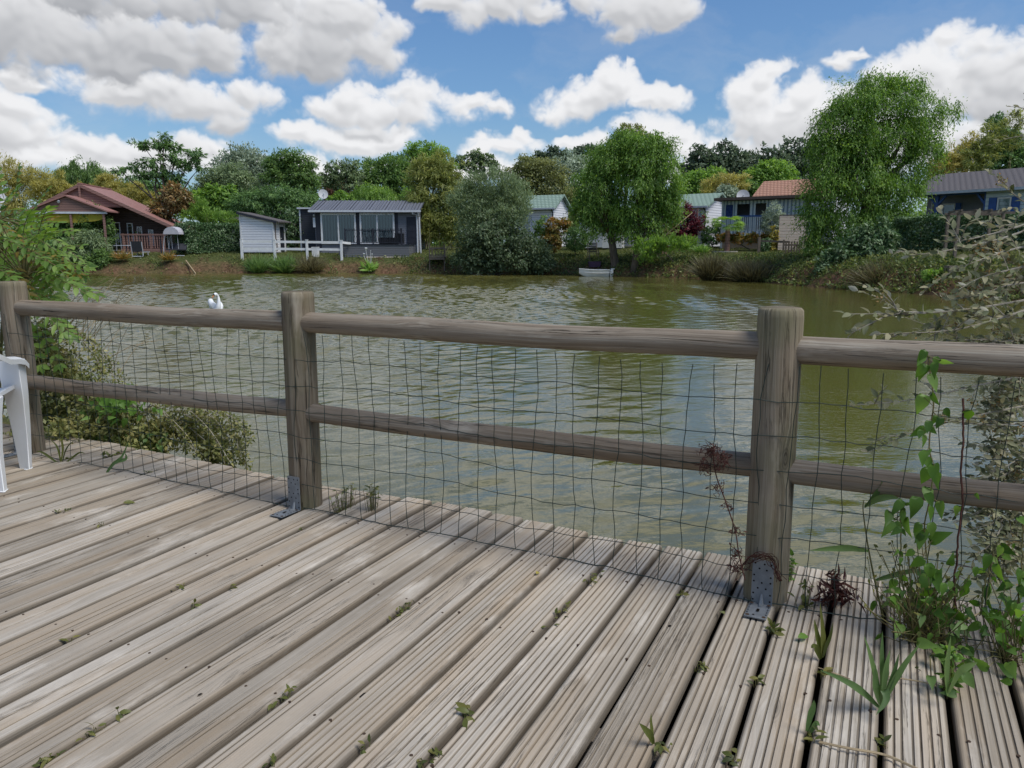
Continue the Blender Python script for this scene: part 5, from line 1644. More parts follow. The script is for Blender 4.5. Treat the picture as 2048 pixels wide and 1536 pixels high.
def dish(name, label, p, r, aim=(.35, -1, .45), mast=.7, back=False):
    t = thing(name, label, 'satellite dish', tuple(p))
    a = np.array(aim); a = a / np.linalg.norm(a)
    u = np.cross(a, [0, 0, 1.]); u /= np.linalg.norm(u); v = np.cross(u, a)
    c = np.array([0, 0, mast])
    b = MB(); V = []; n = 24
    for side in (0, 1):
        V.append(c - a * (.10 + .015 * side) * 1)
        for rr in (.35, .7, 1.):
            for k in range(n):
                g = 2 * PI * k / n
                V.append(c + (u * math.cos(g) + v * math.sin(g) * 1.1) * r * rr + a * (rr * rr * .22 * r - .10 - .015 * side))
    Fc = []; m = 1 + 3 * n
    for s in (0, 1):
        for k in range(n):
            k2 = (k + 1) % n
            Fc.append((s * m, s * m + 1 + k, s * m + 1 + k2))
            for j in (0, 1): Fc.append((s * m + 1 + j * n + k, s * m + 1 + (j + 1) * n + k, s * m + 1 + (j + 1) * n + k2, s * m + 1 + j * n + k2))
    for k in range(n):
        k2 = (k + 1) % n
        Fc.append((1 + 2 * n + k, 1 + 2 * n + k2, m + 1 + 2 * n + k2, m + 1 + 2 * n + k))
    b.add(V, Fc); loc('reflector', b, B_['dish'], t, auto=40)
    q = MB(); q.tube([(0, 0, -.3), (0, 0, mast), tuple(c - a * .14)], .03, 8)
    loc('mast', q, B_['trim'], t)
    q = MB(); q.tube([tuple(c - v * r + a * .05), tuple(c + a * r * .9 - v * .1)], .015, 6); e = c + a * r * .9 - v * .1
    q.tube([tuple(e), tuple(e - a * .12)], .035, 8)
    loc('arm', q, B_['trim'], t)


dish('satellite_dish', 'pale satellite dish on the roof of the grey cabin', np.array([(650 - 1024) * mpp(56.6), 56.6, 4.45]), .34, mast=.35)
dish('satellite_dish', 'large grey satellite dish behind the flat roof of the striped house', np.array([(1482 - 1024) * mpp(50.5), 50.5, 3.75]), .40, aim=(-.25, -1, .5), mast=.55)
dish('satellite_dish', 'blue-grey satellite dish at the far left edge among the bamboo', np.array([(6 - 1024) * mpp(52), 52, 3.6]), .42, aim=(.7, -.6, .35), mast=.75)


# --- white shed
def shed():
    o = (-18.83 * .984, 53.5, .70)
    h = thing('white_shed', 'small white weatherboard shed with a sloping lean-to roof', 'shed', o, R(-6))
    w, d = 2.32, 2.0
    b = MB(); hl, hr = 2.62, 2.10
    V = [(0, 0, 0), (w, 0, 0), (w, 0, hr), (0, 0, hl), (0, d, 0), (w, d, 0), (w, d, hr), (0, d, hl)]
    b.add(V, [(0, 1, 2, 3), (5, 4, 7, 6), (4, 0, 3, 7), (1, 5, 6, 2), (3, 2, 6, 7)])
    loc('wall', b, B_['white_clad'], h)
    r = MB()
    k = (hr - hl) / w
    V = []
    for z in (.02, .10):
        for (x, y) in ((-.1, -.18), (w + .45, -.18), (w + .45, d + .15), (-.1, d + .15)): V.append((x, y, hl + k * x + z))
    r.add(V, [(3, 2, 1, 0), (4, 5, 6, 7), (0, 1, 5, 4), (1, 2, 6, 5), (2, 3, 7, 6), (3, 0, 4, 7)])
    ro = loc('roof', r, B_['slate'], h)
    tr = MB(); V = []
    for y in (-.22, -.185):
        for (x, z) in ((-.12, -.08), (w + .3, -.08), (w + .3, .06), (-.12, .06)): V.append((x, y, hl + k * x + z))
    tr.add(V, [(0, 1, 2, 3), (7, 6, 5, 4), (0, 4, 5, 1), (3, 2, 6, 7), (0, 3, 7, 4), (1, 5, 6, 2)])
    loc('fascia', tr, B_['dark'], ro)
    c = MB(); c.box(-.03, .06, -.03, .06, 0, hl - .05); c.box(w - .07, w + .03, -.03, .07, 0, hr - .02); c.box(w - .02, w + .035, d - .1, d + .02, 0, hr - .02)
    loc('corner_trim', c, B_['white'], h)
    dr = MB(); dr.box(w, w + .03, 1.0, 1.75, .05, 1.75)
    door = loc('door', dr, B_['dark'], h)
    f = MB(); f.box(w, w + .05, .92, 1.0, 0, 1.95); f.box(w, w + .05, 1.75, 1.83, 0, 1.95); f.box(w, w + .05, 1.0, 1.75, 1.75, 1.83)
    loc('door_frame', f, B_['white'], door)
    hd = MB(); hd.tube([(w + .03, 1.08, .95), (w + .08, 1.08, .95), (w + .08, 1.2, .95)], .015, 6)
    loc('handle', hd, B_['white'], door)
    pp = MB(); pp.tube([(w + .06, .25, hr - .05), (w + .06, .25, .9), (w + .06, .4, .8), (w + .06, .4, .1)], .03, 6)
    loc('downpipe', pp, B_['oldwood'], h)


shed()


# --- red roofed chalet
def chalet():
    th = R(8)
    o = (-30.16 * .984 + .25, 54.0, .28)
    h = thing('red_roof_chalet', 'brown timber chalet with a big red roof and a gabled porch with yellow awning', 'house', o, th)
    AP, SL, SR = 4.9, .52, .48
    xl, xr, D = -3.0, 5.9, 5.6
    w = MB()
    zl, zr = AP - .12 + SL * (xl + .25), AP - .12 - SR * 4.9
    V = []
    for y in (1.3, 5.4): V += [(xl + .25, y, 0), (4.9, y, 0), (4.9, y, zr), (0, y, AP - .12), (xl + .25, y, zl)]
    w.add(V, [(0, 1, 2, 3, 4), (9, 8, 7, 6, 5), (1, 6, 7, 2), (5, 0, 4, 9)])
    loc('wall', w, B_['brownwall'], h)
    r = MB()
    for (xa, xb, s) in ((xl, 0, 1), (0, xr, -1)):
        za, zb = (AP + SL * xa, AP) if s > 0 else (AP, AP - SR * xb)
        V = [(xa, -.2, za), (xb, -.2, zb), (xb, D, zb), (xa, D, za)]
        V += [(x, y, z + .12) for x, y, z in V]
        r.add(V, [(3, 2, 1, 0), (4, 5, 6, 7), (0, 1, 5, 4), (1, 2, 6, 5), (2, 3, 7, 6), (3, 0, 4, 7)])
    ro = loc('roof', r, B_['redroof'], h)
    rc = MB(); rc.bar((0, -.25, AP + .14), (0, D, AP + .14), .22, .07)
    loc('ridge_cap', rc, B_['redroof'], ro)
    # gable boards between main roof and porch
    g = MB()
    V = []
    for y in (-.05, 0.02): V += [(xl + .3, y, AP + SL * (xl + .3) - .03), (2.9, y, AP - SR * 2.9 - .03), (0, y, AP - .03)]
    g.add(V, [(0, 1, 2), (5, 4, 3), (0, 3, 4, 1)])
    loc('gable', g, B_['redwood'], h)
    # barge boards
    bb = MB(); bb.bar((xl, -.24, AP + SL * xl + .02), (0, -.24, AP + .02), .05, .2); bb.bar((0, -.24, AP + .02), (xr, -.24, AP - SR * xr + .02), .05, .2)
    bb.bar((0, -.26, AP - .9), (0, -.26, AP + .0), .12, .05)
    loc('barge_board', bb, B_['redwood'], ro)
    # porch
    y0 = -2.0; ap, sp = 4.08, .40
    pr = MB()
    for s in (-1, 1):
        xa = -.19 + s * 2.5
        V = [(xa, y0 - .2, ap - sp * 2.5), (-.19, y0 - .2, ap), (-.19, .2, ap), (xa, .2, ap - sp * 2.5)]
        if s > 0: V = [V[1], V[0], V[3], V[2]]
        V += [(x, y, z + .09) for x, y, z in V]
        pr.add(V, [(3, 2, 1, 0), (4, 5, 6, 7), (0, 1, 5, 4), (1, 2, 6, 5), (2, 3, 7, 6), (3, 0, 4, 7)])
    p = loc('porch_roof', pr, B_['redroof'], h)
    pg = MB(); V = []
    for y in (y0 - .02, y0 + .04): V += [(-2.6, y, ap - sp * 2.41 - .02), (2.22, y, ap - sp * 2.41 - .02), (-.19, y, ap - .03)]
    pg.add(V, [(0, 1, 2), (5, 4, 3), (0, 3, 4, 1)])
    loc('porch_gable', pg, B_['redwood'], p)
    pb = MB(); pb.box(-2.62, 2.24, y0 - .07, y0 + .05, ap - sp * 2.41 - .16, ap - sp * 2.41 - .03)
    loc('porch_beam', pb, B_['trim'], p)
    for x in (-2.45, -.1, 1.95):
        ps = MB(); ps.box(x, x + .12, y0 - .03, y0 + .09, 0, 2.96)
        loc('porch_post', ps, B_['redwood'], p)
    lamp = MB(); lamp.tube([(-.65, y0 - .06, 3.78), (-.62, y0 - .2, 3.7)], [.06, .09], 10)
    loc('porch_lamp', lamp, B_['trim'], p)
    aw = MB(); V = []
    n = 16
    for i in range(n + 1):
        x = -2.3 + 4.2 * i / n
        sag = .06 * abs(math.sin(i * PI / 4)) + .22 * math.sin(PI * i / n)
        V += [(x, y0 + .14, 2.94), (x, y0 + .16, 2.62 - sag)]
    aw.add(V, [(2 * i, 2 * i + 1, 2 * i + 3, 2 * i + 2) for i in range(n)])
    loc('awning', aw, B_['awning'], h)
    for (x0, x1, z0, z1) in ((-2.0, -.9, .7, 2.6), (-.6, .5, .7, 2.6), (1.2, 1.9, .5, 2.5)):
        window(h, x0, x1, z0, z1, 1.27, .07, 'white', fillmat='greyblue', mull=1)
    for (x0, x1, z0, z1) in ((2.35, 2.75, .75, 2.45), (3.0, 3.35, .8, 2.2), (3.75, 4.1, .85, 2.0)):
        window(h, x0, x1, z0, z1, 1.27, .06, 'white', fillmat='inside', mull=0)
    rl = MB()
    for x in (2.4, 3.3, 4.2, 5.1): rl.box(x, x + .1, -.05, .05, 0, 1.7)
    rl.box(2.3, 5.4, -.06, .06, 1.58, 1.68)
    for i in range(16): rl.box(2.5 + i * .165, 2.58 + i * .165, -.02, .02, .7, 1.58)
    loc('veranda_railing', rl, B_['redwood'], h)
    fl = MB(); fl.box(2.3, 5.4, -.1, 1.3, .3, .68)
    loc('veranda_floor', fl, B_['redwood'], h)


chalet()


# --- green roofed cabins
def green_cabin(label, px, Y, th, w, d, ez, rz_, zb, windows, deckless=True):
    o = ((px - 1024) * mpp(Y), Y, zb)
    h = thing('green_roof_cabin', label, 'cabin', o, th)
    loc('wall', gable(0, w, d, ez, rz_), B_['white_clad'], h)
    ro = loc('roof', roof(-.25, w + .25, d, ez, rz_, .3, .07), B_['greentile'], h)
    g = MB(); g.box(-.25, w + .25, -.40, -.30, ez - .13, ez - .02)
    loc('gutter', g, B_['trim'], ro)
    v = MB()
    for s in (0, 1):
        ya, yb = (-.3, d / 2) if s == 0 else (d + .3, d / 2)
        v.bar((w + .27, ya, ez - .08), (w + .27, yb, rz_ + .06), .04, .12)
    loc('verge', v, B_['greentile'], ro)
    for (a, b, c, e) in windows: window(h, a, b, c, e, -.03, .07, 'white', mull=1, fillmat='inside')
    pp = MB(); pp.tube([(w - .02, -.34, ez - .1), (w + .02, -.1, ez - .35), (w + .02, -.06, .1)], .045, 8)
    loc('downpipe', pp, B_['dark'], h)
    return h


green_cabin('white cabin with pale green tiled roof mostly hidden behind the osier bush', 1028, 58, R(-25), 3.1, 3.0, 2.75, 3.65, 1.1, [(.5, 1.4, .9, 2.2)])
gB = green_cabin('white cabin with pale green tiled roof behind the dark red maple', 1246, 55.4, R(-35), 6.0, 4.5, 2.65, 3.5, 1.1, [(2.6, 3.7, .8, 2.3), (4.3, 5.6, .8, 2.3)])
ex = MB(); ex.box(6.0, 6.03, .6, 1.3, .9, 2.0); ex.box(6.0, 6.35, 2.6, 3.3, 1.0, 1.5)
loc('side_shutter', ex, B_['white'], gB)
vb = MB()
for x in (1.8, 3.2, 4.6, 5.9): vb.box(x, x + .08, -1.3, -1.22, -.1, 2.45)
vb.box(1.8, 6.0, -1.32, -1.2, .9, .98)
for i in range(26): vb.box(1.9 + i * .157, 1.94 + i * .157, -1.28, -1.25, .1, .9)
loc('veranda_railing', vb, B_['redwood'], gB)


# --- house with striped blue canvas veranda
def striped():
    o = (13.05 * .984, 48.0, 1.0)
    h = thing('striped_veranda_house', 'house with blue and white striped veranda front and a flat roof', 'house', o, R(-30))
    H, D = 2.82, 4.0
    w = MB()
    op = [(.18, .62, 1.9, 2.6), (.86, 1.62, 1.1, 2.62), (1.95, 2.57, 1.1, 2.64)]
    xs = [0, .86, 1.62, 1.95, 2.57, 4.75]
    for a, b in ((0, .18), (.62, .86), (1.62, 1.95), (2.57, 4.75)): w.box(a, b, 0, .04, .82, H)
    for (a, b, c, e) in op: w.box(a, b, 0, .04, e, H)
    for (a, b, c, e) in op: w.box(a, b, 0, .04, .82, 1.1)
    w.box(.18, .62, 0, .04, 1.1, 1.9)
    w.box(0, .04, .04, D, .82, H)
    loc('striped_wall', w, B_['stripe'], h)
    f = MB(); f.box(0, 4.75, .01, D, -.2, .815)
    loc('base_wall', f, B_['kennel'], h)
    ins = MB(); ins.box(.05, 4.7, 2.2, 2.3, .82, H); ins.box(.05, 4.7, .05, 2.2, .815, .83)
    loc('inner_wall', ins, B_['greyblue'], h)
    sk = MB(); V = []
    n = 60
    for i in range(n + 1):
        x = -.03 + 4.8 * i / n
        V += [(x, -.04, 1.02), (x, -.10 - .02 * math.sin(i * 1.9), .72)]
    sk.add(V, [(2 * i, 2 * i + 1, 2 * i + 3, 2 * i + 2) for i in range(n)])
    loc('flounce', sk, B_['stripe'], h)
    r = MB()
    V = []
    for z in (0, .16):
        for (x, y) in ((-.45, -.45), (5.3, -.45), (5.3, D + .2), (-.45, D + .2)): V.append((x, y, H + .02 + z + .05 * (x / 5)))
    r.add(V, [(3, 2, 1, 0), (4, 5, 6, 7), (0, 1, 5, 4), (1, 2, 6, 5), (2, 3, 7, 6), (3, 0, 4, 7)])
    loc('roof', r, B_['brownroof'], h)
    c = MB(); n = 12; V = []
    for i in range(n + 1):
        x = .2 + .4 * i / n
        V += [(x, .02 + .015 * math.sin(i * 2), 1.92), (x, .02 + .015 * math.sin(i * 2), 2.58)]
    c.add(V, [(2 * i, 2 * i + 2, 2 * i + 3, 2 * i + 1) for i in range(n)])
    loc('curtain', c, B_['bluecloth'], h)
    rl = MB(); rl.box(.8, 2.62, -.05, -.01, 1.86, 1.95)
    loc('handrail', rl, B_['blue'], h)
    bl = MB()
    for i in range(22):
        x = .05 + i * .12
        bl.box(x, x + .06, -.045, -.012, 1.02, 1.86)
    loc('balusters', bl, B_['white'], h)
    window(h, 3.05, 3.5, 1.6, 2.55, -.03, .05, 'white', mull=0, fillmat='greyblue')
    pt = MB(); pt.box(-.05, .06, -.06, .06, .0, H); pt.box(2.9, 3.0, -.06, -.002, .82, H)
    loc('corner_post', pt, B_['trim'], h)


striped()


def simple_house(name, label, px, Y, th, w, d, ez, rz_, zb, wall, rf):
    h = thing(name, label, 'house', ((px - 1024) * mpp(Y), Y, zb), th)
    loc('wall', gable(0, w, d, ez, rz_), B_[wall], h)
    loc('roof', roof(-.3, w + .3, d, ez, rz_, .3, .08), B_[rf], h)
    return h


hh = simple_house('terracotta_roof_house', 'house whose terracotta tiled roof rises behind the striped veranda', 1512, 53.5, R(-38), 5, 3.4, 3.3, 4.25, 1.2, 'white_clad', 'terracotta')
mm = MB(); mm.box(.6, 1.4, -.05, -.01, 1.0, 2.2); loc('shutter', mm, B_['blue'], hh)
hh = simple_house('grey_garage', 'low grey garage roof showing behind the clipped hedge', 440, 60, R(-5), 4.2, 3, 2.2, 2.8, .9, 'greyblue', 'slate')
mm = MB(); mm.box(.6, 2.8, -.05, -.01, .05, 1.9); loc('door', mm, B_['white'], hh)
hh = simple_house('white_hut', 'small white hut half hidden under the smaller willow', 1158, 53, R(-12), 2.9, 2.4, 2.2, 2.6, 1.0, 'white', 'slate')
mm = MB(); mm.box(.9, 1.6, -.05, -.01, .05, 1.95); loc('door', mm, B_['trim'], hh)


# --- slate roofed house with blue shutters
def blue_house():
    o = (21.97 * .984, 43.0, 1.3)
    h = thing('slate_roof_house', 'pale blue house with dark tiled roof, blue shutters and blue porch post', 'house', o, R(-60))
    ez, rz_, D, Wd = 2.66, 3.72, 6.0, 9.0
    w = MB()
    w.box(4.1, Wd, .0, .12, 0, ez)
    loc('wall', w, B_['bluewhite'], h)
    b = MB(); b.box(.2, 4.1, 1.5, 1.6, 0, ez); b.box(4.1, 4.2, .12, 1.5, 0, ez); b.box(.1, .2, 1.5, D, 0, ez); b.box(.2, Wd, D - .1, D, 0, ez); b.box(Wd - .1, Wd, .12, D - .1, 0, ez)
    loc('porch_wall', b, B_['greyblue'], h)
    ro = loc('roof', roof(-.35, Wd + .3, D, ez, rz_, .35, .08), B_['slate'], h)
    g = MB(); g.box(-.35, Wd + .3, -.47, -.35, ez - .16, ez - .03)
    loc('gutter', g, B_['trim'], ro)
    for x in (1.45, 4.0):
        pp = MB(); pp.box(x, x + .16, .05, .21, 0, ez - .22)
        loc('porch_post', pp, B_['blue'], h)
    pp = MB()
    pp.box(.0, 4.15, .04, .22, ez - .22, ez - .06)
    for x in (1.53,):
        pp.bar((x - .45, .13, ez - .22), (x, .13, ez - .72), .1, .1); pp.bar((x + .45, .13, ez - .22), (x, .13, ez - .72), .1, .1)
    pp.bar((3.6, .13, ez - .22), (4.02, .13, ez - .72), .1, .1)
    loc('porch_beam', pp, B_['blue'], h)
    for (x0, x1, y, z0, z1, a, c) in ((1.02, 1.74, 1.46, 1.0, 2.1, .7, 2.05), (4.7, 5.36, -.03, 1.05, 2.2, 4.3, 5.76)):
        window(h, x0, x1, z0, z1, y, .07, 'white', mull=0, fillmat='greyblue')
        for (sa, sb) in ((a, x0 - .02), (x1 + .02, c)):
            s = MB(); s.box(sa, sb, y - .05, y - .005, z0, z1)
            s.box(sa + .02, sb - .02, y - .07, y - .05, z0 + .15, z0 + .24); s.box(sa + .02, sb - .02, y - .07, y - .05, z1 - .24, z1 - .15)
            loc('shutter', s, B_['blue'], h)
    pl = MB(); pl.tube([(.5, 1.35, 0), (.5, 1.35, 2.4)], .04, 8)
    loc('downpipe', pl, B_['trim'], h)


blue_house()


# --- fences, screens, gate
def rail_fence():
    Y = 51
    xs = [482, 548, 613, 682]
    t = thing('white_rail_fence', 'white two-rail ranch fence in front of shed and grey cabin', 'fence', at_ground(480, Y))
    zt = [1.45, 1.43, 1.41, 1.38]
    P = [np.array([(x - 1024) * mpp(Y), Y, 0]) for x in xs]
    for p, z in zip(P, zt):
        b = MB(); g = lz(p[0], p[1])
        b.box(p[0] - .07, p[0] + .07, Y - .07, Y + .07, g - .3, z + .1); b.box(p[0] - .085, p[0] + .085, Y - .085, Y + .085, z + .1, z + .14)
        b.build('post', B_['white'], t)
    for dz, e in ((0., 0), (-.46, 0)):
        for i in range(3):
            b = MB(); b.bar((P[i][0] + .07, Y, zt[i] + dz - .02), (P[i + 1][0] - .07, Y, zt[i + 1] + dz - .02), .05, .15)
            b.build('rail', B_['white'], t)
    b = MB(); b.bar((P[3][0] + .07, Y, 1.36), (P[3][0] + .5, Y + .5, 1.30), .05, .15)
    b.build('rail', B_['white'], t)


rail_fence()


def screen_panel():
    t = thing('wooden_screen', 'pale pine board screen panel beside the tallest willow', 'screen', at_ground(1557, 44), R(-8))
    b = MB()
    for i in range(12): b.box(0, 1.46, -.012 - .006 * (i % 2), .012, .08 + i * .157, .08 + i * .157 + .148)
    loc('board_panel', b, B_['pine'], t)
    p = MB()
    for x in (0., 1.40): p.box(x, x + .07, .014, .084, -.3, 2.0)
    p.box(0, 1.46, -.03, .05, 1.97, 2.02)
    loc('frame', p, B_['oldwood'], t)


screen_panel()


def gate():
    o = at_ground(1570, 41, .36)
    t = thing('picket_gate', 'small weathered picket gate with diagonal brace on the bank', 'gate', o)
    b = MB()
    for i in range(5):
        x = .04 + i * .145
        b.box(x, x + .085, -.02, .0, .06, 1.02 + .03 * (i % 2))
    loc('pickets', b, B_['oldwood'], t)
    f = MB(); f.box(0, .74, .002, .04, .25, .33); f.box(0, .74, .002, .04, .8, .88); f.bar((.05, .02, .3), (.7, .02, .85), .03, .08, up=(0, 1, 0))
    loc('brace', f, B_['oldwood'], t)
    p = MB(); p.box(-.08, .0, -.03, .05, -.4, 1.12); p.box(.76, .84, -.03, .05, -.4, 1.12)
    loc('post', p, B_['oldwood'], t)
    t2 = thing('post_and_rail', 'old wooden post with a single rail leading to the picket gate', 'fence', at_ground(1519, 42))
    g = t2.location.z
    b = MB(); b.box(-.07, .07, -.06, .06, -.3, 1.62 - g); loc('post', b, B_['oldwood'], t2)
    b = MB(); b.bar((.07, 0, 1.42 - g), (1.36, -.7, 1.36 - g), .05, .10); loc('rail', b, B_['oldwood'], t2)


gate()


def bench_platform():
    Y = 49.6
    x = (857 - 1024) * mpp(Y)
    t = thing('wooden_platform', 'old wooden fishing platform with a railing beside the grey cabin terrace', 'platform', (x, Y, .33))
    b = MB(); b.box(0, 1.03, -.1, 1.2, .1, .16); b.box(0.02, 1.0, -.12, -.08, -.05, .09)
    loc('floor', b, B_['oldwood'], t)
    b = MB()
    for xx in (0., .95): b.box(xx, xx + .07, .0, .07, -.9, 1.0 if xx == 0 else .85)
    for xx in (.05, .9): b.box(xx, xx + .07, 1.1, 1.17, -.3, .7)
    loc('post', b, B_['oldwood'], t)
    b = MB(); b.box(.07, .95, .02, .05, .62, .72); b.bar((.07, .035, .6), (.95, .035, .45), .03, .1, up=(0, 1, 0)); b.box(.07, .95, .02, .05, .2, .27)
    for i in range(4): b.box(.18 + i * .19, .24 + i * .19, .02, .05, .27, .5)
    loc('railing', b, B_['oldwood'], t)
    t2 = thing('fishing_rest', 'thin wooden pole lying level beside the fishing platform', 'pole', (x + 1.1, Y + .3, .7))
    b = MB(); b.tube([(0, 0, .38), (1.2, .05, .32)], .02, 6); b.tube([(.1, 0, .36), (.42, .02, .62)], .018, 6)
    b.tube([(0.02, 0, -.4), (.02, 0, .4)], .022, 6); b.tube([(1.15, .05, -.4), (1.15, .05, .34)], .022, 6)
    loc('poles', b, B_['straw'] if 'straw' in B_ else M['straw'], t2)


bench_platform()


def wood_frame():
    Y = 30
    xa, xb = (1913 - 1024) * mpp(Y), (1992 - 1024) * mpp(Y)
    za = lz(xa, Y)
    t = thing('timber_frame', 'dark timber pergola frame standing before the glossy hedge', 'pergola', (xa, Y, za))
    hgt = 2.38 - za
    for (x, y) in ((0, 0), (xb - xa, -.3), (.5, 1.6), (xb - xa + .5, 1.3)):
        b = MB(); b.box(x - .05, x + .05, y - .05, y + .05, -.3, hgt); loc('post', b, B_['oldwood'], t)
    b = MB(); b.bar((-.15, 0, hgt + .04), (xb - xa + .4, -.35, hgt + .02), .07, .09); b.bar((.35, 1.6, hgt + .04), (xb - xa + .9, 1.25, hgt + .02), .07, .09)
    for i in range(4):
        f = i / 3; x = (xb - xa) * f
        b.bar((x, -.3 * f - .2, hgt + .12), (x + .6, 1.75 - .3 * f, hgt + .12), .06, .07)
    loc('beam', b, B_['oldwood'], t)
    t = thing('garden_crate', 'small dark wooden crate at the foot of the timber pergola', 'crate', at_ground(1905, 28.5))
    b = MB()
    for i in range(3): b.box(0, .5, 0, .02, .02 + i * .12, .12 + i * .12); b.box(0, .5, .34, .36, .02 + i * .12, .12 + i * .12)
    for i in range(3): b.box(0, .02, .02, .34, .02 + i * .12, .12 + i * .12); b.box(.48, .5, .02, .34, .02 + i * .12, .12 + i * .12)
    b.box(0.02, .48, .02, .34, .03, .05)
    loc('slats', b, B_['oldwood'], t)


wood_frame()


# --- garden furniture
def lounger(label, px, Y, rz, z=None):
    t = thing('sun_lounger', label, 'sun lounger', at_ground(px, Y, z), rz, 'grey sling garden loungers')
    f = MB()
    for x in (-.36, .32):
        f.box(x, x + .045, -.5, .9, .30, .34); f.box(x, x + .045, -.5, -.46, 0, .3); f.box(x, x + .045, .5, .54, 0, .3)
        f.bar((x + .022, -.48, .32), (x + .022, -.62, .98), .04)
    f.box(-.36, .365, -.5, -.45, .02, .07)
    loc('frame', f, B_['trim'], t)
    b = MB(); V = [(-.31, -.49, .345), (.315, -.49, .345), (.315, -.66, 1.02), (-.31, -.66, 1.02)]
    V += [(x, y + .025, z) for x, y, z in V]
    b.add(V, [(0, 1, 2, 3), (7, 6, 5, 4), (0, 4, 5, 1), (2, 6, 7, 3), (1, 5, 6, 2), (3, 7, 4, 0)])
    loc('backrest', b, B_['canvas'], t)
    b = MB(); b.box(-.31, .315, -.46, .9, .345, .37); loc('seat', b, B_['canvas'], t)
    return t


lounger('grey sun lounger with pale frame on the lawn right of the garden table', 277, 52, R(8))
lounger('grey sun lounger half hidden by the bush left of the garden table', 226, 51.6, R(-60))
t = thing('garden_table', 'small dark garden table with light rim between the two grey loungers', 'table', at_ground(243, 52.6))
b = MB(); b.box(-.45, .45, -.3, .3, .66, .70); loc('top', b, B_['trim'], t)
for x in (-.38, .34):
    for y in (-.25, .21):
        b = MB(); b.box(x, x + .04, y, y + .04, 0, .66); loc('leg', b, B_['dark'], t)


def swing():
    t = thing('hammock_swing', 'garden swing seat with pale grey arched canopy beside the clipped hedge', 'swing', at_ground(348, 52.3))
    fr = MB()
    for y in (-.35, .55):
        fr.tube([(-.62, y, 0), (-.60, y, .6), (-.5, y, 1.2), (-.25, y, 1.68), (.05, y, 1.9)], .025, 8)
        fr.tube([(-.7, y, .02), (.75, y, .02)], .025, 8)
    fr.tube([(-.5, -.35, 1.2), (-.5, .55, 1.2)], .02, 6); fr.tube([(.05, -.35, 1.9), (.05, .55, 1.9)], .02, 6)
    for x, y in ((-.3, -.3), (-.1, -.2), (.35, -.3)): fr.tube([(x, y, 1.5), (x + .06, y - .1, .45)], .01, 5)
    loc('frame', fr, B_['trim'], t)
    c = MB(); V = []; n = 10
    for y in (-.5, .7):
        for i in range(n + 1):
            a = PI * (1 - i / n)
            V.append((.02 + .52 * math.cos(a), y, 1.42 + .48 * math.sin(a)))
    Fc = [(i, i + 1, n + 2 + i, n + 1 + i) for i in range(n)]
    Fc += [tuple(range(n, -1, -1)), tuple(n + 1 + i for i in range(n + 1))]
    c.add(V, Fc); loc('canopy', c, B_['canopy'], t)
    s = MB(); s.box(-.45, .7, -.45, .2, .38, .46); s.add([(-.35, .1, .46), (.7, .1, .46), (.7, .3, .82), (-.35, .3, .82), (-.35, .16, .46), (.7, .16, .46), (.7, .36, .82), (-.35, .36, .82)], [(0, 1, 2, 3), (7, 6, 5, 4), (0, 4, 5, 1), (2, 6, 7, 3), (1, 5, 6, 2), (3, 7, 4, 0)])
    loc('seat', s, B_['canvas'], t)


swing()
t = thing('garden_post', 'thin dark green post on the lawn left of the hammock swing', 'post', at_ground(320, 51.6))
b = MB(); b.box(-.035, .035, -.035, .035, -.2, 1.15); b.box(-.045, .045, -.045, .045, 1.15, 1.19); loc('shaft', b, B_['dark'], t)

t = thing('white_cabinet', 'white plastic cabinet standing behind the white rail fence', 'cabinet', at_ground(622, 51.8))
b = MB(); b.box(0, .42, 0, .35, .0, .62); loc('body', b, B_['white'], t, bevel=.02)
b = MB(); b.box(-.02, .44, -.02, .37, .625, .68); loc('lid', b, B_['white'], t)


def rocker():
    t = thing('garden_armchair', 'wooden slatted garden chair behind the purple tub', 'chair', at_ground(1187, 47.6), R(5))
    f = MB()
    for x in (-.3, .26):
        f.box(x, x + .045, -.3, -.255, 0, .62); f.bar((x + .02, .2, 0), (x + .02, .38, 1.05), .045); f.box(x, x + .045, -.3, .26, .58, .62)
    loc('frame', f, B_['oldwood'], t)
    s = MB()
    for i in range(5): s.box(-.26, .26, -.28 + i * .1, -.2 + i * .1, .40, .425)
    loc('seat', s, B_['oldwood'], t)
    b = MB()
    for i in range(6): b.box(-.24, .24, .245 + i * .022, .265 + i * .022, .46 + i * .1, .53 + i * .1)
    loc('backrest', b, B_['canvas'], t)
    t = thing('planting_tub', 'purple oblong planting tub at the top of the bank', 'tub', at_ground(1190, 46.4), R(4))
    b = MB()
    V = []
    for z, k in ((0, .85), (.30, 1.), (.34, 1.04), (.34, .94), (.05, .8)):
        for (x, y) in ((-.36, -.2), (.36, -.2), (.36, .2), (-.36, .2)): V.append((x * k, y * k, z))
    b.add(V, [(i * 4 + j, i * 4 + (j + 1) % 4, i * 4 + 4 + (j + 1) % 4, i * 4 + 4 + j) for i in range(4) for j in range(4)] + [(3, 2, 1, 0), (16, 17, 18, 19)])
    loc('body', b, B_['purple'], t)
    e = MB(); e.box(-.32, .32, -.17, .17, .2, .27); loc('soil', e, M['hole'], t)


rocker()


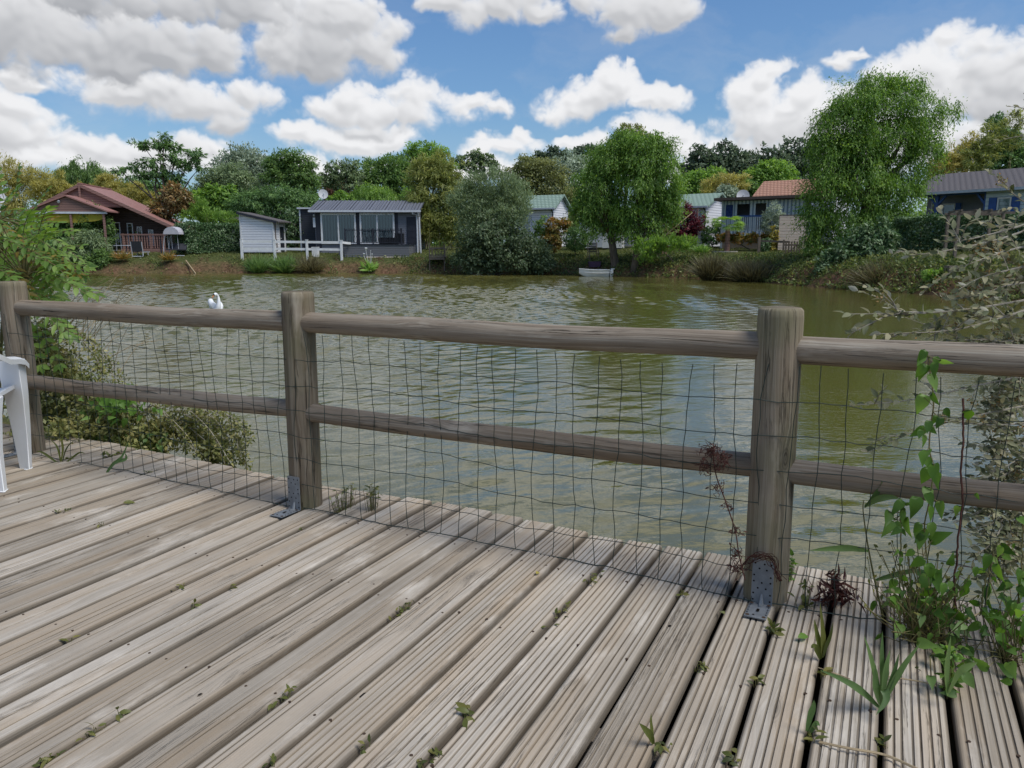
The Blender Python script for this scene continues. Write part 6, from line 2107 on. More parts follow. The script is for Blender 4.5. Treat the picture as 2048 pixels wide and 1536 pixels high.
def misc():
    t = thing('kennel', 'small kennel with tan sloping roof behind the leaning pole', 'kennel', at_ground(1302, 46.5), R(-35))
    b = gable(0, .75, .7, .45, .68); loc('wall', b, B_['redwood'], t)
    b = roof(-.08, .83, .7, .45, .70, .12, .03); loc('roof', b, B_['kennel'], t)
    Y = 44.2
    t = thing('leaning_pole', 'pale slanting pole leaning up across the red maple', 'pole', at_ground(1307, Y))
    p, q = at(1307, 491, Y), at(1384, 426, 46)
    b = MB(); b.tube([p, (p + q) / 2 + np.array([0, 0, .02]), q], [.035, .03, .02], 7)
    b.build('shaft', M['straw'], t)
    b = MB(); b.tube([q, q + (q - p) * .02], .03, 7); b.build('tip', B_['oldwood'], t)
    Y = 49.0
    p, q = at(372, 522, 50.4), at(392, 549, 49.2)
    t = thing('mooring_plank', 'pale plank leaning down the bank into the water', 'plank', tuple(q))
    b = MB(); b.bar(p, q, .05, .16, up=(.2, -.6, .8)); b.build('plank', M['straw'], t)
    b = MB(); b.tube([p - np.array([.25, 0, .1]), p - np.array([.25, 0, .9])], .04, 6); b.build('stake', B_['oldwood'], t)
    for (px, py, s, lab) in ((233, 544, .2, 'small white stone at the waterline near the drooping bush'), (295, 542, .26, 'flat pale stone at the waterline right of the white one'), (1292, 549, .3, 'grey stone at the waterline under the second smaller willow')):
        g = ground(px, py, WATER + .02)
        rng = np.random.default_rng(px)
        t = thing('stone', lab, 'stone', tuple(g))
        b = MB(); V = []; n = 9
        for j, (zz, rr) in enumerate(((-.5, .7), (0, 1.), (.35, .8), (.55, .35))):
            for k in range(n):
                a = 2 * PI * k / n; r_ = s * rr * rng.uniform(.8, 1.15)
                V.append((math.cos(a) * r_ * 1.3, math.sin(a) * r_, zz * s))
        b.add(V, [(j * n + k, j * n + (k + 1) % n, (j + 1) * n + (k + 1) % n, (j + 1) * n + k) for j in range(3) for k in range(n)] + [tuple(3 * n + k for k in range(n))])
        o = loc('rock', b, B_['stone'], t, smooth=True)
    # palm
    Y = 45.3
    x = (1455 - 1024) * mpp(Y); z = lz(x, Y)
    t = thing('fan_palm', 'short fan palm with shaggy trunk before the striped house', 'palm tree', (x, Y, z))
    b = MB(); zt = at(1455, 452, Y)[2]
    b.tube([(x, Y, z - .1), (x + .02, Y, z + .5), (x, Y, zt)], [.16, .15, .12], 9); b.build('trunk', B_['redwood'], t)
    rng = np.random.default_rng(8)
    parts = []
    for i in range(26):
        a = rng.uniform(0, 6.28); el = rng.uniform(-.25, .75)
        d = np.array([math.cos(a) * math.cos(el), math.sin(a) * math.cos(el), math.sin(el)])
        ln = rng.uniform(.45, .7)
        c = np.array([x, Y, zt + .05]) + d * ln
        s = np.cross(d, [0, 0, 1]); s /= np.linalg.norm(s)
        n = 18
        an = np.linspace(-1.35, 1.35, n)
        D = d[None] * np.cos(an)[:, None] + s[None] * np.sin(an)[:, None] + np.array([0, 0, -.15])
        parts.append(leaves(np.repeat(c[None], n, 0), D, np.repeat(np.cross(s, d)[None], n, 0), .50, .05, 'rhomb', curl=.6, tint=np.clip(rng.normal(.55, .2, n), 0, 1)))
    V, T, Q = merge(parts); tri_mesh('crown', V, T, Q, LM['bright'], t)
    b = MB(); n = 14
    b.add([(x - .1 + .75 * math.cos(k * 2 * PI / n), Y + .5 * math.sin(k * 2 * PI / n), z + zz) for zz in (0, .06) for k in range(n)], [(k, (k + 1) % n, n + (k + 1) % n, n + k) for k in range(n)] + [tuple(n + k for k in range(n))])
    t2 = thing('stone_ring', 'pale round stone edging under the fan palm', 'edging', (x, Y, z)); b.build('ring', B_['stone'], t2)
    # banana leaf plant
    Y = 57
    x = (412 - 1024) * mpp(Y); z = lz(x, Y)
    t = thing('banana_plant', 'banana plant raising a broad pale leaf behind the clipped hedge', 'plant', (x, Y, z))
    D = []; P = []
    for (dx, dz, l) in ((.55, .9, 1.3), (-.5, 1., 1.2), (-.15, 1.1, 1.5), (.2, 1., 1.1)):
        P.append((x, Y, z + 1.7)); D.append((dx, -.2, dz))
    V, T, Q = leaves(np.array(P), np.array(D), np.tile([0, -1, .2], (4, 1)), [1.5, 1.3, 1.5, 1.2], .42, 'ellip', curl=.35, tint=np.array([.95, .6, .7, .8]))
    tri_mesh('leaf', V, T, Q, LM['bright'], t)
    b = MB(); b.tube([(x, Y, z - .1), (x, Y, z + 1.75)], [.12, .07], 8); b.build('stem', M['stem'], t)
    # calla lily by the water
    Y = 49.6
    c = at(738, 544, Y)
    t = thing('calla_lily', 'clump of broad-leaved calla lilies with white flowers at the waterline', 'plant', tuple(c))
    rng = np.random.default_rng(5); n = 70
    a = rng.uniform(0, 6.28, n); el = rng.uniform(.3, 1.4, n)
    D = np.stack([np.cos(a) * np.cos(el), np.sin(a) * np.cos(el), np.sin(el)], 1)
    P = np.array(c)[None] + D * rng.uniform(.05, .55, n)[:, None]
    V, T, Q = leaves(P, D + np.array([0, 0, .1]), rdir(rng, n) + np.array([0, -.6, .6]), rng.uniform(.28, .5, n), rng.uniform(.12, .2, n), 'ellip', curl=.5, tint=np.clip(rng.normal(.6, .2, n), 0, 1))
    tri_mesh('foliage', V, T, Q, LM['bright'], t)
    for (px, py, s) in ((732, 502, .16), (728, 512, .13), (744, 511, .08), (741, 504, .06)):
        q = at(px, py, Y)
        b = MB(); b.tube([c, (c + q) / 2 + np.array([.03, 0, .1]), q], .012, 5); b.tube([q, q + np.array([.01, -.01, s * .7]), q + np.array([.02, -.03, s * 1.2])], [.02, s * .35, s * .6], 9, cap=False)
        b.build('flower', B_['white'], t)


misc()


# --- rowing boat
def boat():
    w = ground(1190, 552, WATER)
    t = thing('rowing_boat', 'small white rowing boat moored at the far bank', 'boat', (w[0], w[1] - .35, WATER + .03), R(4))
    b = MB()
    n = 13
    st = []
    for i in range(n):
        f = i / (n - 1)                       # bow at the left
        x = -.98 + 1.72 * f
        half = .40 * (1 - (1 - min(f / .55, 1)) ** 2.2) * (1 - .06 * max(0, f - .6) / .4) + .02
        keel = -.10 + .22 * (1 - min(f / .35, 1)) ** 2
        top = .34 + .06 * (1 - f) ** 2 - .02 * math.sin(PI * f)
        st.append((x, half, keel, top))
    prof = lambda h, k, tp: [(-h, tp), (-h * .96, tp - .05), (-h * .86, (k + tp) / 2), (-h * .6, k + .04), (0, k), (h * .6, k + .04), (h * .86, (k + tp) / 2), (h * .96, tp - .05), (h, tp)]
    V = []
    for x, h, k, tp in st: V += [(x, y, z) for y, z in prof(h, k, tp)]
    for x, h, k, tp in st: V += [(x, y * .93, z + (.03 if z < tp - .01 else 0)) for y, z in prof(h, k, tp)]
    m = 9; Fc = []
    o2 = n * m
    for i in range(n - 1):
        for j in range(m - 1):
            a = i * m + j
            Fc.append((a, a + m, a + m + 1, a + 1)); Fc.append((o2 + a, o2 + a + 1, o2 + a + m + 1, o2 + a + m))
        for j in (0, m - 1): Fc.append((i * m + j, (i + 1) * m + j, o2 + (i + 1) * m + j, o2 + i * m + j))
    e = (n - 1) * m
    Fc.append(tuple(e + j for j in range(m))); Fc.append(tuple(o2 + e + j for j in range(m - 1, -1, -1)))
    b.add(V, Fc); loc('hull', b, B_['gel'], t, auto=35)
    g = MB()
    for s in (-1, 1):
        g.tube([(x, s * h, tp + .012) for x, h, k, tp in st], .022, 6)
        g.tube([(x, s * h * .93, (k + tp) / 2 + .05) for x, h, k, tp in st[2:]], .014, 5)
    loc('gunwale', g, B_['gel'], t)
    for x in (-.45, .2):
        q = MB(); q.box(x, x + .18, -.34, .34, .20, .225); loc('thwart', q, B_['gel'], t)
    k = MB(); k.box(.82, 1.0, -.22, .22, -.08, .36); k.box(.74, .83, -.1, .1, .16, .24); k.box(.9, 1.12, -.04, .04, .36, .42)
    loc('stern_float', k, B_['gel'], t, bevel=.015)


boat()


# --- swan: one continuous body, neck and head
def swan():
    w = ground(433, 640, WATER)
    t = thing('swan', 'white swan on the water showing above the top rail', 'swan', tuple(w), R(26))
    t.scale = (.78, 1., 1.1)
    me = bpy.data.meshes.new('body')
    chain = [((0, .42, .10), .03), ((0, .30, .13), .10), ((0, .12, .14), .165), ((0, -.08, .14), .17), ((0, -.22, .17), .12), ((.035, -.29, .27), .085), ((.065, -.30, .36), .068), ((.075, -.28, .45), .052), ((.055, -.27, .53), .043), ((.02, -.30, .58), .042), ((-.03, -.345, .585), .045), ((-.065, -.385, .565), .036)]
    V = [c for c, r in chain]; E = [(i, i + 1) for i in range(len(V) - 1)]
    # folded wings raised beside the neck
    b0 = len(V)
    V += [(-.13, -.12, .36), (-.13, .08, .40), (-.08, .34, .28), (.15, -.03, .30), (.14, .12, .34), (.07, .34, .26)]
    E += [(3, b0), (b0, b0 + 1), (b0 + 1, b0 + 2), (3, b0 + 3), (b0 + 3, b0 + 4), (b0 + 4, b0 + 5)]
    rad = [r for c, r in chain] + [.085, .10, .03, .085, .10, .03]
    me.from_pydata(V, E, [])
    o = link('body', me, t)
    sk = o.modifiers.new('Skin', 'SKIN')
    for v, r in zip(me.skin_vertices[0].data, rad): v.radius = (r, r)
    me.skin_vertices[0].data[3].use_root = True
    ss = o.modifiers.new('Subdivision', 'SUBSURF'); ss.levels = 2; ss.render_levels = 2
    sk.use_smooth_shade = True
    me.materials.append(B_['swan'])
    b = MB(); b.tube([(-.075, -.40, .565), (-.11, -.44, .54), (-.14, -.475, .51)], [.022, .017, .006], 8, squash=.7)
    loc('bill', b, B_['beak'], t, smooth=True)
    b = MB(); b.tube([(-.06, -.405, .585), (-.08, -.418, .57)], [.012, .02], 8)
    for s in (-1, 1): b.tube([(-.045 + s * .03, -.372 + s * .015, 0.595), (-.05 + s * .042, -.38 + s * .02, .595)], .009, 6)
    loc('mask', b, M['hole'], t)


swan()
# ------------------------------------------------------------------ plants close to the deck
def cotmat():
    m, nt, out = new_mat('felted_grey_leaf')
    at_ = N_(nt, 'ShaderNodeAttribute', attribute_name='tint').outputs['Fac']
    top = ramp(nt, at_, [(.1, (.095, .11, .055)), (.5, (.20, .215, .12)), (.9, (.37, .335, .21))])
    bf = N_(nt, 'ShaderNodeNewGeometry').outputs['Backfacing']
    col = mixc(nt, bf, top, (.47, .45, .35))
    p = N_(nt, 'ShaderNodeBsdfPrincipled', inp={'Base Color': col, 'Roughness': .7, 'Specular IOR Level': .2})
    t = N_(nt, 'ShaderNodeBsdfTranslucent', inp={'Color': mixc(nt, 1., col, (1.1, 1.1, .8), 'MULTIPLY')})
    mx = N_(nt, 'ShaderNodeMixShader', inp={0: .22, 1: p.outputs[0], 2: t.outputs[0]})
    nt.links.new(mx.outputs[0], out.inputs[0])
    return m


LM['cot'] = cotmat()
LM['bind'] = leafmat('bindweed_leaf', (.06, .13, .022), (.12, .235, .04), (.22, .36, .085), .45)
LM['reed'] = leafmat('reed_leaf', (.06, .11, .04), (.12, .20, .065), (.22, .31, .10), .35)
LM['pinn'] = leafmat('pinnate_leaf', (.08, .15, .035), (.16, .27, .055), (.28, .40, .10), .45)
LM['pinnrust'] = leafmat('bronze_young_leaf', (.12, .10, .02), (.26, .19, .04), (.36, .27, .07), .45)
LM['coton'] = leafmat('small_shrub_leaf', (.11, .135, .04), (.22, .235, .075), (.40, .36, .14), .3)
LM['weed'] = leafmat('deck_weed_leaf', (.05, .065, .017), (.115, .135, .032), (.24, .22, .065), .35)
LM['deadred'] = leafmat('withered_red_leaf', (.045, .015, .012), (.09, .03, .022), (.14, .06, .04), .2)


def fpt(u, y, off=.1):
    """photo point on the net, OFF metres in front of the post line"""
    r = ray(u, y)
    t = ((P1 + fn * off) @ fn) / (r @ fn)
    return np.array([0, 0, CAMZ]) + r * t


def curve_pts(pts, n=24):
    """Catmull-Rom through the points"""
    P = [np.array(p, float) for p in pts]
    P = [2 * P[0] - P[1]] + P + [2 * P[-1] - P[-2]]
    out = []
    m = len(P) - 3
    for i in range(n + 1):
        t = i / n * m
        k = min(int(t), m - 1); f = t - k
        a, b, c, d = P[k:k + 4]
        out.append(.5 * ((2 * b) + (c - a) * f + (2 * a - 5 * b + 4 * c - d) * f * f + (3 * b - a - 3 * c + d) * f ** 3))
    return np.array(out)


def left_shrub():
    rng = np.random.default_rng(21)
    base = np.array([-4.1, 5.9, lz(-4.1, 5.9)])
    t = thing('elder_shrub', 'bright green shrub with feathery pinnate leaves behind the leftmost fence post', 'shrub', tuple(base))
    parts, rust, st = [], [], MB()
    spots = []
    for _ in range(120):
        px = -70 + 175 * rng.random() ** 1.15
        py = rng.uniform(425, 600) + .12 * px
        if py < 420 + .35 * max(px, 0): continue
        spots.append((px, py, rng.uniform(4.9, 6.2), None))
    spots += [(60, 600, 4.7, (.7, -.5)), (85, 610, 4.8, (.8, -.6)), (70, 640, 4.9, (.5, -.8)), (95, 530, 5.2, (1, .15)), (100, 560, 5., (1, -.12)), (60, 545, 5, (1, .05)), (90, 505, 5.3, (1, .35)), (30, 400, 5.9, (.3, 1)), (12, 410, 5.9, (-.1, 1)), (60, 430, 5.8, (.6, .8)), (80, 470, 5.6, (1, .3)), (75, 485, 5.4, (.9, .5)), (40, 620, 4.8, (.4, -1)), (55, 580, 4.9, (.8, -.2)), (88, 545, 4.9, (1, -.3))]
    hubs = [at(-40, 520, 5.6), at(20, 500, 5.5), at(-20, 580, 5.2), at(50, 560, 5.1), at(0, 440, 5.9)]
    for h in hubs:
        st.tube(curve_pts([base, base * .5 + h * .5 + np.array([0, 0, .1]), h], 8), [.018 - .0012 * i for i in range(9)], 6)
    for (px, py, Y, dr) in spots:
        p = at(px, py, Y)
        if dr is None:
            a = rng.uniform(-.9, .9)
            d = np.array([math.cos(a) * .9, -.35 + .4 * rng.normal(), math.sin(a) + .15])
        else:
            d = np.array([dr[0], -.15, dr[1]])
        d /= np.linalg.norm(d)
        L = rng.uniform(.22, .34); k = rng.integers(5, 8)
        h = hubs[int(np.argmin([np.linalg.norm(p - q) for q in hubs]))]
        st.tube(curve_pts([h, (h + p) / 2 + np.array([0, 0, .03]), p], 4), [.006, .005, .004, .003, .0025], 4, cap=False)
        s = np.cross(d, np.array([0, -.4, 1.])); s /= np.linalg.norm(s)
        up = np.cross(s, d)
        tr = np.linspace(.12, 1, k)
        C = p[None] + d[None] * (tr * L)[:, None] - np.array([0, 0, 1.])[None] * (tr ** 2 * .05)[:, None]
        st.tube([p] + list(C), [.0028] + [.0022] * k, 4, cap=False)
        P, D = [], []
        for c, f in zip(C, tr):
            for sg in (-1, 1):
                P.append(c); D.append(s * sg * .9 + d * (.45 + .25 * f) + np.array([0, 0, -.12]))
        P.append(C[-1]); D.append(d)
        n = len(P)
        q = leaves(np.array(P), np.array(D), np.tile(up, (n, 1)) + .15 * rng.normal(size=(n, 3)), rng.uniform(.058, .08), rng.uniform(.025, .034), 'ellip', curl=.25, tint=np.clip(rng.normal(.5, .18, n), 0, 1))
        (rust if rng.random() < .13 and dr is None else parts).append(q)
    V, T, Q = merge(parts); tri_mesh('foliage', V, T, Q, LM['pinn'], t)
    V, T, Q = merge(rust); o = tri_mesh('young_foliage', V, T, Q, LM['pinnrust'], t); o['label'] = 'bronze yellow young leaves'
    st.build('branches', M['stem'], t)


left_shrub()


def left_cover():
    rng = np.random.default_rng(31)
    base = (-3.0, 5.4)
    t = thing('cotoneaster', 'low bushy small-leaved shrub spilling down the bank behind the left fence bay', 'shrub', (*base, lz(*base)))
    lb = plobes([(70, 690, 50, 40, .2), (105, 730, 60, 46, .1), (150, 780, 62, 46), (90, 820, 60, 60), (200, 830, 66, 46, -.1), (150, 870, 80, 36, -.3), (270, 862, 62, 40, -.2), (340, 868, 50, 36, -.2), (395, 860, 46, 36, -.1), (230, 905, 50, 20, -.4), (440, 905, 34, 26, -.3), (60, 900, 60, 40, -.3)], 5.1, .8)
    V, T, Q = crown(lb, 15000, .034, .018, rng, droop=.0, out=.5, rand=.8, cl=20, cs=.035, shell=.4, kind='rhomb', rag=.22, strag=.08, tvar=.3)
    parts = [(V, T, Q)]
    st = MB()
    # arching sprays towards the water
    sp = [((300, 850), (410, 820), (470, 880), (500, 940)), ((280, 830), (380, 805), (450, 850), (478, 905)), ((330, 880), (400, 880), (450, 925), (470, 945)), ((250, 800), (330, 800), (420, 850), (455, 940)), ((340, 850), (420, 845), (465, 870), (485, 925)), ((200, 770), (290, 800), (370, 850), (400, 915)), ((360, 890), (420, 900), (440, 935), (450, 950)), ((120, 660), (180, 690), (230, 750), (260, 800)), ((90, 640), (150, 660), (190, 710), (205, 760)), ((380, 830), (440, 830), (480, 860), (476, 900))]
    for s in sp:
        for k in range(2):
            c = curve_pts([at(px + rng.normal() * 7, py + rng.normal() * 7, 5.0 - .1 * i + rng.normal() * .05) for i, (px, py) in enumerate(s)], 34)
            st.tube(c[::3], .0028, 4, cap=False)
            n = len(c) * 5
            i = rng.integers(0, len(c), n)
            P = c[i] + rng.normal(size=(n, 3)) * .014
            D = rdir(rng, n) + np.array([0, 0, .1])
            parts.append(leaves(P, D, rdir(rng, n) + np.array([0, -.5, .6]), rng.uniform(.018, .034, n), rng.uniform(.010, .017, n), 'rhomb', tint=np.clip(rng.normal(.5, .28, n), 0, 1)))
    V, T, Q = merge(parts); tri_mesh('foliage', V, T, Q, LM['coton'], t)
    for i in range(26):
        a = lb[rng.integers(0, len(lb))]
        p = np.array(a[0]) + rdir(rng, 1)[0] * np.array(a[1]) * .7
        st.tube(curve_pts([np.array([base[0] + rng.normal() * .4, base[1], lz(*base)]), (p + np.array([base[0], base[1], .3])) / 2, p], 5), [.008, .007, .006, .004, .003, .002], 4, cap=False)
    st.build('stems', M['twig'], t)
    # bindweed patch and broad green leaves inside the bank growth
    t = thing('bindweed_patch', 'patch of pale green heart-shaped leaves in the middle of the bank shrub', 'plant', tuple(at(230, 830, 5.0)))
    n = 110
    P = np.array([at(rng.normal(235, 34), rng.normal(808, 16), 4.74 + .1 * rng.normal()) for _ in range(n)])
    D = rdir(rng, n) * .7 + np.array([.1, -.4, -.35])
    V, T, Q = leaves(P, D, rdir(rng, n) * .5 + np.array([0, -.7, .6]), rng.uniform(.035, .065, n), rng.uniform(.022, .038, n), 'heart', tint=np.clip(rng.normal(.5, .2, n), 0, 1))
    tri_mesh('foliage', V, T, Q, LM['bind'], t)
    b = MB(); c = at(230, 850, 5.0)
    for i in range(0, n, 4): b.tube([c + rng.normal(size=3) * .05, (c + P[i]) / 2 + rng.normal(size=3) * .03, P[i]], .002, 4, cap=False)
    b.build('stems', M['stem'], t)
    t = thing('ivy_patch', 'dark green leafy ground plants at the deck edge under the lower left rail', 'plant', tuple(at(200, 900, 4.9)))
    n = 700
    P = np.array([at(rng.uniform(70, 330), rng.uniform(870, 915), rng.uniform(4.75, 5.1)) for _ in range(n)])
    V, T, Q = leaves(P, rdir(rng, n) * .8 + np.array([0, -.2, 0]), rdir(rng, n) * .5 + np.array([0, -.5, .7]), rng.uniform(.03, .055, n), rng.uniform(.018, .03, n), 'heart', tint=np.clip(rng.normal(.5, .2, n), 0, 1))
    tri_mesh('foliage', V, T, Q, LM['mid'], t)
    # long thin dead grass stalks
    t = thing('dry_grass', 'thin dry grass stalks leaning over the water above the bank shrub', 'grass', tuple(at(120, 680, 5.4)))
    b = MB()
    for i in range(34):
        p = at(rng.uniform(90, 240), rng.uniform(640, 760), 5.3); q = p + np.array([rng.uniform(.1, .55), rng.uniform(-.2, .2), rng.uniform(.15, .45)])
        b.tube(curve_pts([p, (p + q) / 2 + np.array([0, 0, .05]), q], 4), [.002, .002, .0018, .0014, .001], 4, cap=False)
    b.build('stalks', M['straw'], t)


left_cover()


def right_shrub():
    rng = np.random.default_rng(41)
    base = np.array([3.3, 3.5, lz(3.3, 3.5)])
    t = thing('grey_leaved_shrub', 'arching shrub with felted grey-green leaves reaching in from the right edge', 'shrub', tuple(base))
    st = MB(); parts = []; rust = []

    def twig(c, r0, gap, Ls, dens=1., end=.0):
        m = len(c)
        st.tube(c, [r0 * (1 - .75 * i / (m - 1)) for i in range(m)], 5, cap=False)
        seg = np.linalg.norm(np.diff(c, axis=0), axis=1); ln = seg.sum()
        n = max(3, int(ln / gap * dens))
        f = np.linspace(.12, 1., n) * (m - 1)
        k = np.minimum(f.astype(int), m - 2); w = (f - k)[:, None]
        P = c[k] * (1 - w) + c[k + 1] * w
        dd = nrm(c[k + 1] - c[k])
        s = nrm(np.cross(dd, np.array([0, 0, 1.]) + .3 * rng.normal(size=(n, 3))))
        sg = np.where(np.arange(n) % 2, 1, -1)[:, None]
        D = s * sg * .8 + dd * .65 + .25 * rng.normal(size=(n, 3)) + np.array([0, 0, .12])
        N = np.array([0, -.35, .8]) + .6 * rng.normal(size=(n, 3))
        L = Ls * rng.uniform(.65, 1.2, n)
        parts.append(leaves(P, D, N, L, L * rng.uniform(.42, .55, n), 'ellip', fold=.35, curl=rng.uniform(-.1, .45, n), tint=np.clip(rng.normal(.5, .24, n), 0, 1)))

    def branch(pts, nt, Ls=.042, r0=.005, tl=.16):
        c = curve_pts([at(px, py, Y) for px, py, Y in pts], 26)
        twig(c, r0, .026, Ls)
        for _ in range(max(1, int(nt * .7))):
            i = rng.integers(3, len(c) - 2)
            d = nrm(c[i + 1] - c[i - 1])
            v = d * .6 + rdir(rng, 1)[0] * .75 + np.array([0, 0, .25])
            v = v / np.linalg.norm(v)
            L = tl * rng.uniform(.5, 1.25)
            cc = curve_pts([c[i], c[i] + v * L * .5 + np.array([0, 0, .012]), c[i] + v * L], 8)
            twig(cc, r0 * .5, .017, Ls * .92)
            if rng.random() < .35:
                q = cc[4 + rng.integers(0, 4)]; n = 26
                rust.append(leaves(q + rng.normal(size=(n, 3)) * .011, rdir(rng, n), rdir(rng, n), .011, .009, 'rhomb', tint=np.clip(rng.normal(.5, .3, n), 0, 1)))
    E = 2110
    # upper tier
    branch([(E, 440, 3.3), (2000, 478, 3.2), (1900, 500, 3.15), (1818, 512, 3.1)], 5)
    branch([(E, 480, 3.2), (2020, 500, 3.1), (1960, 520, 3.0), (1908, 541, 3.)], 7)
    branch([(E, 520, 3.1), (2020, 540, 3.0), (1960, 556, 3.0), (1912, 582, 2.95)], 4)
    branch([(E, 430, 3.4), (2030, 455, 3.3), (1950, 476, 3.25), (1885, 486, 3.2)], 6)
    branch([(E, 470, 3.5), (2040, 450, 3.4), (1985, 452, 3.35), (1945, 436, 3.3)], 3)
    branch([(E, 430, 3.4), (2060, 410, 3.4), (2030, 390, 3.4), (2010, 376, 3.4)], 1)
    branch([(E, 300, 3.8), (2060, 275, 3.8), (2020, 276, 3.8), (1985, 290, 3.8)], 1, .03, .003)
    branch([(E, 240, 3.8), (2070, 225, 3.8), (2040, 215, 3.8), (2015, 213, 3.8)], 1, .03, .003)
    for k in range(3):
        y = rng.uniform(475, 550)
        branch([(E, y + rng.normal() * 12, 3.4), (2060, y + 5, 3.3), (2010, y + rng.normal() * 14, 3.25), (1965 + rng.normal() * 16, y + rng.normal() * 22, 3.2)], 7)
    # middle tier
    branch([(E, 600, 3.), (1990, 640, 2.95), (1890, 662, 2.9), (1750, 668, 2.9)], 9)
    branch([(E, 590, 3.1), (1960, 615, 3.0), (1850, 626, 2.95), (1690, 628, 2.9)], 7)
    branch([(1850, 626, 2.95), (1800, 622, 2.93), (1785, 602, 2.92), (1768, 579, 2.92)], 2)
    branch([(1830, 628, 2.95), (1780, 630, 2.93), (1740, 648, 2.9), (1703, 666, 2.9)], 1)
    branch([(E, 560, 3.2), (2020, 570, 3.1), (1960, 590, 3.05), (1900, 600, 3.)], 9)
    for k in range(5):
        y = rng.uniform(600, 690)
        branch([(E, y + rng.normal() * 12, 3.2), (2040, y, 3.1), (1960, y + rng.normal() * 14, 3.05), (1840 + rng.normal() * 50, y + rng.normal() * 20, 3.)], 8)
    # lower tier, seen through the net
    branch([(E, 740, 3.2), (1960, 770, 3.15), (1820, 800, 3.1), (1690, 812, 3.05)], 6)
    branch([(E, 800, 3.2), (1960, 830, 3.15), (1840, 860, 3.1), (1735, 905, 3.05)], 3)
    branch([(E, 840, 3.2), (2000, 850, 3.15), (1930, 845, 3.1), (1880, 838, 3.1)], 5)
    for k in range(44):
        y = rng.uniform(740, 1150)
        x = 1890 + .28 * abs(y - 960) + rng.uniform(0, 90)
        branch([(E + 20, y - 60 + rng.normal() * 20, 3.5), (2060, y - 30, 3.4), (2010, y, 3.3), (min(x, 2010), y + rng.uniform(10, 50), 3.2)], 7, .042)
    V, T, Q = merge(parts); tri_mesh('foliage', V, T, Q, LM['cot'], t)
    V, T, Q = merge(rust); o = tri_mesh('seed_heads', V, T, Q, LM['rusty'], t); o['label'] = 'small rusty brown faded flower clusters'
    for py in (300, 450, 620, 800, 950, 1080):
        e = at(2110, py, 3.3)
        st.tube(curve_pts([base, (base + e) / 2 + np.array([.1, 0, .1]), e], 6), [.016, .014, .012, .01, .008, .006, .005], 6)
    st.build('branches', M['twig'], t)


right_shrub()


def vine(label, path, nleaf, Ls, down=.8, off=.1, mess=.014, stem='stem', r=.0022, cat='vine', name='bindweed', lo=0.):
    rng = np.random.default_rng(hash_(label))
    c = curve_pts([fpt(u, y, off) for u, y in path], 50)
    c = c + np.cumsum(rng.normal(size=c.shape), 0) * .0012
    t = thing(name, label, cat, tuple(c[0]))
    st = MB(); st.tube(c, r, 5, cap=False)
    f = (lo + (1 - lo) * rng.random(nleaf)) * 49
    k = f.astype(int)
    P0 = c[k]
    out = rdir(rng, nleaf) * np.array([1, .5, .4]) + fn * .5
    P = P0 + nrm(out) * rng.uniform(.008, .03, nleaf)[:, None] + rng.normal(size=(nleaf, 3)) * mess
    for a, b in zip(P0, P): st.tube([a, b], .0012, 3, cap=False)
    D = nrm(out) * .45 + np.array([0, 0, -down]) + .35 * rng.normal(size=(nleaf, 3))
    N = fn + np.array([0, 0, .5]) + .5 * rng.normal(size=(nleaf, 3))
    L = Ls * rng.uniform(.4, 1.25, nleaf)
    V, T, Q = leaves(P, D, N, L, L * rng.uniform(.55, .7, nleaf), 'heart', fold=.25, curl=rng.uniform(-.1, .7, nleaf), tint=np.clip(rng.normal(.52, .22, nleaf), 0, 1))
    tri_mesh('foliage', V, T, Q, LM['bind'], t)
    st.build('stem', M[stem], t)


vine('tallest bindweed vine climbing the net past both right-hand rails', [(1868, 1245), (1858, 1150), (1848, 1050), (1862, 960), (1855, 880), (1862, 800), (1852, 720), (1846, 698)], 46, .052)
vine('bindweed vine with drooping leaves left of the tallest one', [(1800, 1235), (1796, 1150), (1800, 1060), (1803, 990)], 22, .046)
vine('dark twisted climbing stem with few leaves right of the tallest vine', [(1915, 1238), (1908, 1150), (1918, 1040), (1924, 940), (1928, 800)], 9, .042, stem='redtwig', r=.003)
vine('bindweed vine at the right edge with yellowish leaves', [(2022, 1280), (2035, 1180), (2040, 1090), (2046, 1020)], 16, .045)
vine('short bindweed shoot between the twisted stem and the right edge', [(1958, 1230), (1964, 1160), (1972, 1105), (1980, 1085)], 9, .042)


def clump(name, label, px, py, w, h, n, Ls, leaf, kind='heart', off=.1, dep=.12, cat='plant'):
    rng = np.random.default_rng(hash_(label))
    c = fpt(px, py, off)
    t = thing(name, label, cat, tuple(fpt(px, py + h, off)))
    k = .0019
    P = c + (fd[None] * rng.normal(0, w * k * .5, n)[:, None]) + fn[None] * rng.normal(0, dep, n)[:, None] + np.array([0, 0, 1.]) * rng.normal(0, h * k * .5, n)[:, None]
    P[:, 2] = np.maximum(P[:, 2], .012)
    D = rdir(rng, n) * .8 + np.array([0, 0, -.35]) + fn * .3
    N = fn * .8 + np.array([0, 0, .7]) + .5 * rng.normal(size=(n, 3))
    L = Ls * rng.uniform(.5, 1.2, n)
    V, T, Q = leaves(P, D, N, L, L * .62, kind, tint=np.clip(rng.normal(.45, .24, n), 0, 1), curl=.3)
    tri_mesh('foliage', V, T, Q, LM[leaf], t)
    st = MB(); b0 = fpt(px, py + h, off); b0[2] = -.01
    for i in range(0, n): st.tube([b0 + rng.normal(size=3) * .02 * np.array([1, 1, 0]), (b0 + P[i]) / 2 + rng.normal(size=3) * .02, P[i]], .0018 if i % 3 == 0 else .0011, 4, cap=False)
    st.build('stems', M['stem'], t)


